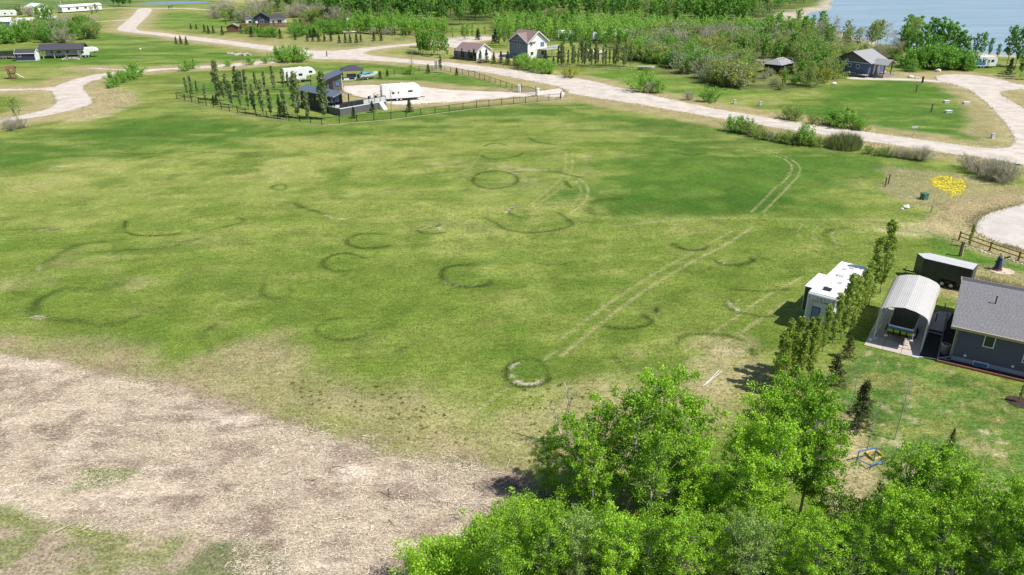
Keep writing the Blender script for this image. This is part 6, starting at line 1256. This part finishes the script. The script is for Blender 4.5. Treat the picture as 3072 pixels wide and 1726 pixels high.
# main ridge runs along y, cross gable over the slate side
b = MB().slab((-.6, -.6, 4.92), (4.5, -.6, 8.32), (4.5, 8.8, 8.32), (-.6, 8.8, 4.92), .16).slab((9.6, -.6, 4.92), (4.5, -.6, 8.32), (4.5, 8.8, 8.32), (9.6, 8.8, 4.92), .16); ro = b.build("roof", M["shingle_red"], wh)
cgx = MB().prism_x([(0.1, 5.2), (8.1, 5.2), (4.1, 7.6)], -.06, 3.4).build("cross_gable", M["siding_slate"], wh)
MB().slab((-.6, -.35, 4.98), (3.6, -.35, 4.98), (3.6, 4.1, 7.75), (-.6, 4.1, 7.75), .14).slab((-.6, 8.55, 4.98), (3.6, 8.55, 4.98), (3.6, 4.1, 7.75), (-.6, 4.1, 7.75), .14).build("cross_roof", M["shingle_red"], wh)
t = MB()
for a, b2 in (((-.6, -.62, 4.85), (4.5, -.62, 8.25)), ((9.6, -.62, 4.85), (4.5, -.62, 8.25)), ((-.64, -.35, 4.9), (-.64, 4.1, 7.68)), ((-.64, 8.55, 4.9), (-.64, 4.1, 7.68))): t.bar(a, b2, .06, .26)
t.build("barge_board", M["white_paint"], ro); MB().box(-.10, -.05, 0, 8.2, 5.2, 5.34).build("band", M["white_paint"], wh)
win(wh, (1.6, -.02, 4.0), 0, 1.1, 1.0, pane="glass_blue"); win(wh, (6.8, -.02, 3.4), 0, 1.8, 1.4, pane="glass_blue", mull=1); win(wh, (2.0, -.02, 1.1), 0, 1.2, 1.0); door(wh, (4.5, -.02, 2.75), 0, 1.0, 2.0); win(wh, (7.0, -.02, .8), 0, 1.4, 1.1); win(wh, (-.06, 4.0, 3.4), -90, .8, .9)
hd = empty("timber_deck", (*frame((5.0, 249.6), 45)(4.6, -.1), 0), 45, "raised timber deck with white railing and stairs on the white house", "deck")
MB().box(0, 6.4, -3.6, 0, 2.55, 2.75).build("platform", M["wood_grey"], hd)
for x in (.2, 3.2, 6.2): MB().box(x-.1, x+.1, -3.5, -3.3, -.1, 2.55).build("post", M["wood_grey"], hd)
for a, b2 in (((0, -3.55), (6.4, -3.55)), ((6.35, -3.55), (6.35, 0))):
    MB().bar((*a, 3.75), (*b2, 3.75), .1, .1).build("hand_rail", M["white_paint"], hd); MB().bar((*a, 2.9), (*b2, 2.9), .06, .1).build("hand_rail", M["white_paint"], hd); n = 14
    for k in range(n+1): x, y = a[0]+(b2[0]-a[0])*k/n, a[1]+(b2[1]-a[1])*k/n; MB().box(x-.05, x+.05, y-.05, y+.05, 2.75, 3.72).build("baluster", M["white_paint"], hd)
for k in range(9): MB().box(6.5+k*.3, 6.8+k*.3, -3.4, -2.2, 2.45-k*.27, 2.55-k*.27).build("step", M["wood_grey"], hd)
MB().bar((6.4, -3.5, 3.6), (9.2, -3.5, 1.0), .08, .1).bar((6.4, -2.15, 3.6), (9.2, -2.15, 1.0), .08, .1).build("stair_rail", M["white_paint"], hd); MB().bar((6.4, -3.45, 2.55), (9.2, -3.45, .05), .06, .3).build("stringer", M["white_paint"], hd)
def rail_fence(name, pts, label, m, step=4.5, h=1.2, rails=(.5, 1.0), pw=.12):
    o = empty(name, (pts[0][0], pts[0][1], 0), 0, label, "fence"); ox, oy = pts[0]; post = MB().box(-pw/2, pw/2, -pw/2, pw/2, -.1, h).mesh("rail_post", M[m])
    P = [Vector((x-ox, y-oy, 0)) for x, y in pts]
    for a, b in zip(P[:-1], P[1:]):
        n = max(1, round((b-a).length/step))
        for k in range(n):
            link("post", post, o, a.lerp(b, k/n)[:]); p, q = a.lerp(b, k/n), a.lerp(b, (k+1)/n)
            for z in rails: MB().bar((p.x, p.y, z), (q.x, q.y, z), .06, .13).build("rail", M[m], o)
    link("post", post, o, P[-1][:]); return o
rail_fence("rail_fence", GP([Z5(430,690), Z5(780,745), Z5(1200,800)]), "brown rail fence along the spruce row by the garage", "wood_brown")
rail_fence("rail_fence", GP([Z5(1690,810), Z5(2100,815), Z5(2576,840), Z6(260,905), Z6(430,915)]), "pale rail fence in front of the columnar poplars", "wood_grey", rails=(.6, 1.15), h=1.35)
for x, y, ang, L_, lab in ((2090,480,10,8.0,"white camper half hidden behind the rail fence poplars"), (2350,440,-5,7.0,"second white camper half hidden in the trees"), (1690,455,5,6.0,"pale camper beside the teal tent in the trees")): camper("camper", G(*Z5(x, y)), ang, L_, 2.4, .6, 3.1, "travel", lab, wins=(("R", 3, 1.6, .8, .5),), roof_bits=False)
for x, y, m_, lab in ((1780,455,"teal_cloth","bright teal tent among the trees"), (1870,470,"green_box","dark green tent among the trees")):
    o = empty("tent", (*G(*Z5(x, y)), 0), 20, lab, "tent"); MB().prism_x([(-1.5, 0), (1.5, 0), (1.1, 1.2), (0, 2.1), (-1.1, 1.2)], -1.6, 1.6).build("canopy", M[m_], o, bevel=.1); MB().box(-1.64, -1.61, -.4, .4, 0, 1.3).build("door_flap", M["galv"], o)
for x, y, lab in ((2170,700,"peach coloured shed behind the columnar poplars"), (2060,690,"tan shed behind the columnar poplars")):
    o = empty("garden_shed", (*G(*Z5(x, y)), 0), 25, lab, "shed"); gable_walls(o, 3, 2.4, 2.0, .6, "wood_pale"); gable_roof(o, 3, 2.4, 2.0, .6, .2, "wood_pale", None, .08); door(o, (1.5, -.02, 0), 0, .9, 1.8, "siding_white")
o = empty("parked_boat", (*G(*Z6(370,890)), 0), -8, "small white boat beside the rail fence end", "boat"); V = []
for f, hw, kz, sz in ((0, .8, .35, .95), (.5, .9, .3, 1.0), (1.0, .06, .7, 1.2)): x = f*5.0-2.5; V += [(x, -hw, sz), (x, 0, kz), (x, hw, sz)]
MB().add(V, [(i*3+j, i*3+j+1, (i+1)*3+j+1, (i+1)*3+j) for i in range(2) for j in range(2)] + [(2, 1, 0)]).build("hull", M["hull_white"], o); MB().add([(-2.4, -.75, 1.0), (0, -.85, 1.1), (2.4, 0, 1.22), (0, .85, 1.1), (-2.4, .75, 1.0)], [(0, 1, 3, 4), (1, 2, 3)]).build("cover", M["galv"], o); MB().bar((-2, 0, .3), (3, 0, .3), .1, .1).build("cradle", M["steel"], o)
hut = empty("bush_hut", (*frame((75.8, 217.8), 0)(0, 0), 0), 47, "small hut with pale grey hipped roof sunk in the bushes", "hut")
MB().box(.3, 8.2, .3, 5.2, -.1, 2.4).build("wall", M["wall_dark"], hut); hro = MB().add([(-.2, -.2, 2.4), (8.7, -.2, 2.4), (8.7, 5.7, 2.4), (-.2, 5.7, 2.4), (2.2, 2.75, 3.9), (6.3, 2.75, 3.9)], [(0, 1, 5, 4), (1, 2, 5), (2, 3, 4, 5), (3, 0, 4), (3, 2, 1, 0)]).build("roof", M["shingle_mid"], hut)
for x in (2.6, 3.9, 5.2): MB().box(x-.15, x+.15, 1.9, 2.2, 3.3, 3.65).build("roof_vent", M["dark_trim"], hro)
win(hut, (3, .28, .9), 0, 1.0, .8)

# ---- lake cabin -----------------------------------------------------------
LC = (91.2, 219.6); lc = empty("lake_cabin", (*LC, 0), -51, "blue lake cabin with grey roof and covered corner porch", "cabin")   # x along gable wall, y to the back
LW, LD = 10.2, 9.6
MB().prism_y([(0, -.1), (LW, -.1), (LW, 3.95), (LW/2, 6.35), (0, 3.95)], 0, LD).build("wall", M["siding_blue"], lc)
MB().prism_y([(.02, 3.7), (LW-.02, 3.7), (LW-.02, 3.9), (LW/2, 6.3), (.02, 3.9)], -.05, 0).build("gable_panel", M["siding_grey"], lc); MB().box(0, LW, -.08, -.05, 3.58, 3.72).build("band", M["siding_white"], lc)
b = MB().slab((-.7, -.7, 3.74), (LW/2, -.7, 6.5), (LW/2, LD+.5, 6.5), (-.7, LD+.5, 3.74), .16).slab((LW+.7, -.7, 3.74), (LW/2, -.7, 6.5), (LW/2, LD+.5, 6.5), (LW+.7, LD+.5, 3.74), .16); lr = b.build("roof", M["shingle_mid"], lc)
MB().bar((-.7, -.73, 3.66), (LW/2, -.73, 6.42), .05, .22).bar((LW+.7, -.73, 3.66), (LW/2, -.73, 6.42), .05, .22).build("barge_board", M["dark_trim"], lr); MB().tube((LW/2-.8, 3, 6.1), (LW/2-.8, 3, 7.0), .12, .12, 8).build("flue_pipe", M["galv"], lr)
for x, z, w_, h_, mu in ((1.6, 2.35, 1.7, .75, 1), (4.6, 2.3, .7, .8, 0), (7.0, 2.2, .7, .8, 0), (1.7, .25, 1.5, .6, 1), (6.0, .25, 1.3, .5, 1)): win(lc, (x, -.02, z), 0, w_, h_, "white_paint", "glass", .10, mu)
MB().box(LW, LW+3.4, 2.0, 8.4, -.1, .75).build("porch_deck", M["wood_grey"], lc); MB().box(LW-2.2, LW+.2, -1.7, -.05, .62, .78).build("front_landing", M["wood_pale"], lc)
MB().slab((LW-.3, 1.4, 3.5), (LW+4.2, 1.4, 3.5), (LW+4.2, 4.2, 4.8), (LW-.3, 4.2, 4.8), .14).slab((LW-.3, 7.0, 3.5), (LW+4.2, 7.0, 3.5), (LW+4.2, 4.2, 4.8), (LW-.3, 4.2, 4.8), .14).build("porch_roof", M["shingle_mid"], lc); MB().prism_x([(1.8, 3.5), (6.6, 3.5), (4.2, 4.62)], LW+3.6, LW+3.75).build("porch_gable", M["siding_grey"], lc)
for x, y in ((LW+.4, 2.2), (LW+3.2, 2.2), (LW+3.2, 6.3), (LW+1.8, 2.2)): MB().box(x-.12, x+.12, y-.12, y+.12, .7, 3.5).build("porch_post", M["wood_brown" if x > LW+3 else "white_paint"], lc)
win(lc, (LW+.02, 3.2, 1.4), 90, 1.0, 1.6, "white_paint", "glass", .08); door(lc, (LW+.02, 5.2, .75), 90, .95, 2.0)
for k, (x, y) in enumerate(((480,850),(580,905),(690,900),(790,905),(830,910),(900,870),(1350,850),(1480,835),(2165,975),(2300,1000),(2330,990),(190,1150))): rock(*ZL(x, y), .35+.25*(k % 3), 130+k, "pale rock on the bare ground around the lake cabin", "rock_pale", "rocks around the lake cabin")
rock(*Z7(1585,825), 1.0, 150, "pale boulder at the edge of the cabin lawn")
bs = camper("camper", G(2908, 204), 4, 7.4, 2.5, .6, 3.4, "travel", "white camper with blue painted flank by the lake", wins=(("R", 5.9, 1.8, .8, .6), ("R", 3.2, 1.8, .8, .6)), roof_bits=True); door(bs, (4.7, -1.26, .7), 0, .7, 1.9, "rv_grey", "glass"); MB().box(.4, 3.9, -1.268, -1.252, .9, 1.7).build("blue_panel", M["blue_paint"], bs); MB().prism_y([(.6, 1.7), (2.6, 1.7), (2.2, 2.7), (1.2, 2.9)], -1.27, -1.252).build("blue_panel", M["blue_paint"], bs)
o = empty("picnic_table", (*G(*Z7(2330,850)), 0), 10, "small grey picnic table beside the young spruce", "table"); MB().box(-.9, .9, -.4, .4, .7, .76).build("table_top", M["wood_grey"], o); [MB().box(-.9, .9, y-.14, y+.14, .42, .47).build("bench", M["wood_grey"], o) for y in (-.75, .75)]; [MB().bar((x, -.7, 0), (x, .15, .7), .08, .06).bar((x, .7, 0), (x, -.15, .7), .08, .06).build("leg", M["wood_grey"], o) for x in (-.6, .6)]
# posts and boxes on the road lawn
stake("lawn_post", *ZB(1797,272), 1.9, .2, "wood_brown", "dark post on the lawn near the white boxes", "wood_pale"); stake("lawn_post", *ZB(1670,105), 1.9, .22, "wood_brown", "grey brown post in the middle of the lawn", "wood_pale"); stake("lawn_post", *Z7(1405,955), 1.6, .35, "dark_trim", "stout black post at the end of the cabin path")
for x, y, w_, lab in ((1940,275,1.3,"grey low box on the lawn beside the dark post"),(1925,192,1.2,"pale low block with a stake on the lawn"),(2090,203,1.4,"low white block near the road edge")):
    o = empty("service_box", (*G(*ZB(x, y)), 0), 5, lab, "box"); MB().box(-w_/2, w_/2, -.35, .35, -.05, .42).build("box", M["rv_grey"], o, bevel=.03); MB().box(-w_/2-.05, w_/2+.05, -.4, .4, .42, .52).build("lid", M["white_paint"], o, bevel=.02)
for x, y, lab in ((365,215,"small pale electrical box on the far verge"),(150,200,"small white box on the far verge"),(2310,490,"little grey box at the corner of the lawn")):
    o = empty("electrical_box", (*G(*ZB(x, y)), 0), 5, lab, "utility box"); MB().box(-.3, .3, -.25, .25, -.05, .85).build("cabinet", M["rv_grey"], o, bevel=.02); MB().box(-.34, .34, -.29, .29, .85, .93).build("lid", M["galv"], o, bevel=.01)
o = empty("lot_sign", (*G(*ZB(1645,472)), 0), 0, "white lot sign on a post beside the road", "sign"); MB().tube((0, 0, -.1), (0, 0, 1.7), .05, .05, 6).build("pole", M["wood_pale"], o); MB().box(-.55, .55, -.03, .03, 1.5, 1.9).build("plate", M["rv_grey"], o)

# ================================================================== LEFT PLOTS
ls = empty("blue_shed", (-156.4, 245.2, 0), 10, "small blue shed with white gable end beside the shelter", "shed")
gable_walls(ls, 5.6, 3.6, 2.35, .95, "siding_navy"); gable_roof(ls, 5.6, 3.6, 2.35, .95, .25, "shingle_dark"); MB().prism_x([(0, 0), (3.6, 0), (3.6, 2.35), (1.8, 3.3), (0, 2.35)], 5.6, 5.66).build("white_gable", M["siding_white"], ls); win(ls, (1.2, -.02, 1.25), 0, .7, .6); MB().box(5.66, 5.70, .5, 3.1, 0, 2.1).build("roller_door", M["white_paint"], ls); MB().box(-.1, 6.9, -.5, -.02, -.05, .08).build("slab", M["concrete"], ls)
pv = empty("shelter", (-151.0, 250.2, 0), 16, "dark roofed open shelter over a parked camper", "shelter")
for x in (.4, 3.6, 7.0, 11.2):
    for y in (0, 6): MB().box(x-.12, x+.12, y-.12, y+.12, -.1, 2.9).build("post", M["wood_pale"], pv)
gable_roof(pv, 11.8, 6.0, 2.9, 1.3, .7, "shingle_dark", "wall_dark"); MB().box(6.2, 11.6, -.3, 3.2, -.05, .35).build("floor", M["wood_grey"], pv); MB().bar((6.4, -.2, 1.2), (11.4, -.2, 1.2), .08, .1).build("hand_rail", M["wood_grey"], pv)
camper("camper", frame((-151, 250.2), 16)(.6, 3.4), 16, 9.4, 2.4, .6, 2.85, "travel", "grey white camper parked under the dark roofed shelter", wins=(("R", 2, 1.5, .8, .5), ("R", 4, 1.5, 1.2, .5), ("R", 6.5, 1.5, .6, .5)), wall="rv_grey", roof_bits=False)
ct = camper("camper", frame((-151, 250.2), 16)(10.4, 1.2), 20, 6.0, 2.4, .7, 3.0, "fifth", "rounded white camper nose beyond the shelter", wins=(("R", 1.4, 1.4, .7, .6),), roof_bits=False)
for k in range(8): rock(*Z1(680+24*k, 645+vr.uniform(-8, 10)), vr.uniform(.3, .6), 170+k, "rough stone in the border before the shelter", "rock", "stones before the shelter")
pt = empty("play_tower", (*G(*Z1(145,855)), 0), 20, "brown timber play tower with slide beside the lane", "play tower")
for x in (-.8, .8):
    for y in (-.8, .8): MB().box(x-.08, x+.08, y-.08, y+.08, -.1, 2.6).build("post", M["wood_brown"], pt)
MB().box(-.9, .9, -.9, .9, 1.3, 1.4).build("platform", M["wood_brown"], pt); gable_roof(pt, 2.0, 1.9, 2.6, .7, .1, "wood_brown", None, .08, x0=-1.0, y0=-.95)
for k in range(7): MB().box(-.8+k*.25, -.66+k*.25, -.92, -.88, .1, 2.2).build("board", M["wood_brown"], pt)
MB().slab((.85, -.4, 1.4), (2.6, -.4, .15), (2.6, .4, .15), (.85, .4, 1.4), .08).build("slide", M["sand"], pt); MB().tube((-.8, 0, 2.3), (-3.6, 0, 2.3), .06, .06, 6).build("swing_beam", M["wood_brown"], pt); [MB().tube((-3.6, y*.2, 2.3), (-3.9, y, 0), .05, .05, 6).build("leg", M["wood_brown"], pt) for y in (-1, 1)]
o = empty("stock_trailer", (*G(*Z1(-60,645)), 0), 4, "dark open sided trailer at the lawn edge", "trailer"); [MB().box(0, 6.5, y-.03, y+.03, .9+z*.4, 1.1+z*.4).build("side_board", M["wall_dark"], o) for y in (0, 2.2) for z in range(4)]; [MB().box(x-.04, x+.04, y-.05, y+.05, .5, 2.5).build("stake", M["wall_dark"], o) for x in (0.1, 2.2, 4.3, 6.4) for y in (0, 2.2)]; MB().box(0, 6.5, 0, 2.2, .55, .7).build("bed", M["wood_grey"], o); [wheel(o, (2.8+k*.9, y, .36), .36, .22) for k in (0, 1) for y in (-.05, 2.25)]
o = empty("garden_lamp", (*G(*Z1(1548,665)), 0), 0, "lamp post with pale globe on the far lawn", "lamp post"); MB().tube((0, 0, -.1), (0, 0, 3.4), .07, .05, 8).build("pole", M["wood_grey"], o); MB().lathe([(0, 3.4), (.22, 3.5), (.28, 3.68), (.22, 3.86), (0, 3.95)], 10).build("globe", M["siding_white"], o, smooth=True)
# top left homes
mh = empty("mobile_home", (*G(*ZT(1450,345)), 0), 0, "long white mobile home at the field edge", "mobile home"); mh.rotation_euler = (0, 0, R(62)); mh.location = (-248.6, 440.9, 0)
gable_walls(mh, 24, 4.6, 3.2, .8, "siding_white", y0=0, z0=.5); gable_roof(mh, 24, 4.6, 3.2, .8, .3, "roof_membrane", "galv", y0=0); MB().box(.1, 23.9, .1, 4.5, -.1, .5).build("skirt", M["wall_dark"], mh)
for x in (4, 9, 14, 20): win(mh, (x, -.02, 1.6), 0, 1.4, 1.0)
for y in (1.5, 3.2): win(mh, (-.02, y, 1.6), -90, .7, 1.0)
MB().tube((1.5, 2.3, 3.9), (1.5, 2.3, 6.2), .12, .12, 6).build("flue_pipe", M["galv"], mh)
bh_ = empty("white_bungalow", (-263.0, 437.5, 0), 50, "white bungalow with pale roof left of the mobile home", "house")
MB().prism_y([(0, -.1), (9, -.1), (9, 3.2), (4.5, 4.9), (0, 3.2)], 0, 11).build("wall", M["siding_white"], bh_); br_ = MB().slab((-.5, -.5, 3.1), (4.5, -.5, 5.0), (4.5, 11.5, 5.0), (-.5, 11.5, 3.1), .15).slab((9.5, -.5, 3.1), (4.5, -.5, 5.0), (4.5, 11.5, 5.0), (9.5, 11.5, 3.1), .15).build("roof", M["roof_membrane"], bh_); win(bh_, (2, -.02, 1), 0, 1.6, 1.4, mull=1); door(bh_, (4.6, -.02, 0), 0, 1.0, 2.1, "siding_grey"); win(bh_, (7, -.02, 1), 0, 1.2, 1.3); win(bh_, (-.02, 4, 1), -90, 1.6, 1.2); MB().box(-.4, 0, -3.2, -.1, .6, .9).build("step", M["wood_grey"], bh_)
o = camper("pickup_camper", (-270.5, 436.5), 50, 5.5, 2.3, .9, 3.2, "travel", "pale blue camper beside the white bungalow", wins=(("R", 2, 1.8, .8, .5), ("B", 0, 1.9, 1, .6)), wall="rv_grey", roof_bits=False)
bb = empty("blue_store", (-240.0, 347.5, 0), 14, "long blue sided store with white roof", "shed"); gable_walls(bb, 17.5, 5, 3.2, 1.2, "blue_paint"); gable_roof(bb, 17.5, 5, 3.2, 1.2, .4, "roof_membrane"); MB().prism_x([(0, 0), (5, 0), (5, 3.2), (2.5, 4.4), (0, 3.2)], 17.5, 17.58).build("white_gable", M["siding_white"], bb); MB().box(2, 5, -.05, 0, 0, 2.5).build("store_door", M["siding_blue"], bb); win(bb, (10, -.02, 1.2), 0, 1.2, .9)
camper("camper", (-226.4, 362.0), 20, 8.4, 2.5, .7, 3.6, "travel", "cream camper beside the blue sided store", wins=(("R", 1.2, 1.6, .5, 1.0), ("R", 2.5, 1.6, .4, 1.0), ("R", 4.6, 1.7, .9, .8), ("R", 6.3, 1.7, .9, .8)), roof_bits=False)
o = empty("awning_shelter", (-217.5, 366.0, 0), 20, "dark walled lean to with white roof beside the cream camper", "shelter"); MB().box(0, 6, 0, 4, -.1, 3.2).build("wall", M["siding_navy"], o); MB().slab((-.4, -.6, 3.25), (6.5, -.6, 3.25), (6.5, 4.4, 3.9), (-.4, 4.4, 3.9), .14).build("roof", M["roof_membrane"], o); door(o, (2, -.02, 0), 0, 1, 2.1, "wall_dark"); win(o, (4.4, -.02, 1), 0, 1.0, 1.0)
sheet("timber_apron", [(-226, 358.5), (-210, 362.5), (-211, 365), (-227, 361.5)], .012, M["wood_pale"], "pale apron in front of the cream camper", 2, .1, 51)
camper("camper", G(*ZT(-60,450)), 20, 9.0, 2.5, .7, 3.4, "travel", "white camper half out of sight behind the blue store", wins=(("R", 7.0, 1.6, .7, .5), ("R", 4, 1.6, .9, .5)), roof_bits=False)
# centre top: navy cabin, white cabin, brown shed, plank fence
nc = empty("navy_cabin", (-122.0, 364.5, 0), 14, "navy cabin with dark gable roof beside the plank fence", "cabin"); MB().prism_y([(3.2, -.1), (10.2, -.1), (10.2, 3.4), (6.7, 5.6), (3.2, 3.4)], 0, 8).build("wall", M["siding_navy"], nc); MB().slab((2.6, -.6, 3.25), (6.7, -.6, 5.75), (6.7, 8.4, 5.75), (2.6, 8.4, 3.25), .15).slab((10.8, -.6, 3.25), (6.7, -.6, 5.75), (6.7, 8.4, 5.75), (10.8, 8.4, 3.25), .15).build("roof", M["shingle_dark"], nc); MB().box(-.4, 3.2, .5, 7, -.1, 3.0).build("white_wing", M["siding_white"], nc); MB().slab((-.8, .2, 3.1), (3.3, .2, 3.4), (3.3, 7.3, 3.4), (-.8, 7.3, 3.1), .12).build("wing_roof", M["roof_blue"], nc); win(nc, (6.7, -.02, 1.2), 0, 1.6, 1.3, mull=1); win(nc, (1.4, .48, 1.2), 0, 1.2, 1.0); door(nc, (4.4, -.02, 0), 0, 1, 2.1)
wc = empty("white_cabin", (-112.5, 367.0, 0), 8, "small white cabin with dark roof next to the navy cabin", "cabin"); MB().box(0, 7, 0, 6, -.1, 3.2).build("wall", M["siding_white"], wc); MB().add([(-.6, -.6, 3.2), (7.6, -.6, 3.2), (7.6, 6.6, 3.2), (-.6, 6.6, 3.2), (2.4, 3, 5.2), (4.6, 3, 5.2)], [(0, 1, 5, 4), (1, 2, 5), (2, 3, 4, 5), (3, 0, 4), (3, 2, 1, 0)]).build("roof", M["shingle_dark"], wc); win(wc, (4.8, -.02, 1.0), 0, 1.8, 1.4, mull=1); door(wc, (2, -.02, 0), 0, 1, 2.1, "siding_grey")
bsd = empty("brown_shed", (-121.0, 335.0, 0), 10, "small brown timber shed on the far verge", "shed"); MB().prism_y([(0, -.1), (4.6, -.1), (4.6, 2.4), (2.6, 3.3), (0, 2.4)], 0, 4).build("wall", M["wood_brown"], bsd); MB().slab((-.5, -.5, 2.3), (2.6, -.5, 3.5), (2.6, 4.5, 3.5), (-.5, 4.5, 2.3), .12).slab((5.1, -.5, 2.3), (2.6, -.5, 3.5), (2.6, 4.5, 3.5), (5.1, 4.5, 2.3), .12).build("roof", M["wood_grey"], bsd); door(bsd, (2.4, -.02, 0), 0, 1.0, 1.9, "wood_brown")
pfn = empty("plank_fence", (*G(*Z4(690,290)), 0), 0, "tall reddish brown plank fence behind the planting", "fence"); a, b2 = Vector((*G(*Z4(690,290)), 0)), Vector((*G(*Z4(1650,262)), 0)); n = 84; pk = [MB().box(-.21, .21, -.025, .025, -.05, 2.0).mesh("plank_mesh", M["wood_brown"])]; an = math.degrees(math.atan2((b2-a).y, (b2-a).x))
for k in range(n): p = (b2-a)*(k/n); link("plank", pk[0], pfn, (p.x, p.y, vr.uniform(-.08, .08)), an+vr.uniform(-2, 2))
for z in (.5, 1.6): MB().bar((0, 0.06, z), ((b2-a).x, (b2-a).y+.06, z), .06, .12).build("rail", M["wood_brown"], pfn)
camper("camper", G(*Z4(1750,265)), 0, 8, 2.5, .7, 3.2, "travel", "white camper beyond the end of the plank fence", wins=(("R", 2, 1.6, .8, .5), ("R", 5, 1.6, 1.0, .5)), roof_bits=False)
o = empty("flat_trailer", (*G(*Z4(1690,345)), 0), 20, "low white flat trailer in the planting", "trailer"); MB().box(0, 7, 0, 2.2, .55, .75).build("bed", M["siding_white"], o); MB().bar((7, 1.1, .6), (8.6, 1.1, .6), .1, .1).build("tongue", M["steel"], o); [wheel(o, (3+k*.9, y, .36), .36, .2) for k in (0, 1) for y in (-.05, 2.25)]
for k in range(12):
    x, y = Z4(2040+18*k+vr.uniform(-6, 6), 340+vr.uniform(-18, 16)); o = plant("twigbush", G(x, y), vr.uniform(1.8, 2.8), "reddish leafless shrub before the young aspens", "red shrubs before the young aspens")
o = empty("horse", (*G(*Z1(1850,100)), 0), 8, "dark horse standing by the far field road", "horse")
MB().tube((-1.0, 0, 1.25), (.9, 0, 1.3), .38, .34, 10).tube((.75, 0, 1.4), (1.45, 0, 2.05), .24, .14, 8).tube((1.35, 0, 2.1), (1.85, 0, 1.8), .15, .09, 8).tube((-.8, -.2, 1.2), (-.95, -.2, .55), .16, .08, 6).tube((-.95, -.2, .55), (-.85, -.2, 0), .08, .06, 6).tube((-.8, .2, 1.2), (-.9, .2, .55), .16, .08, 6).tube((-.9, .2, .55), (-.75, .2, 0), .08, .06, 6).tube((.7, -.2, 1.2), (.75, -.2, .6), .13, .08, 6).tube((.75, -.2, .6), (.72, -.2, 0), .075, .06, 6).tube((.7, .2, 1.2), (.65, .2, .6), .13, .08, 6).tube((.65, .2, .6), (.62, .2, 0), .075, .06, 6).build("body", M["bark_brown"], o, smooth=True); MB().tube((-1.0, 0, 1.4), (-1.3, 0, .6), .08, .03, 6).build("tail", M["dark_trim"], o); MB().bar((.8, 0, 1.75), (1.3, 0, 2.25), .05, .16).build("mane", M["dark_trim"], o)
print("objects", len(bpy.data.objects), "tris", sum(len(m.polygons)*(2 if len(m.polygons) and m.polygons[0].loop_total == 4 else 1) for m in bpy.data.meshes))
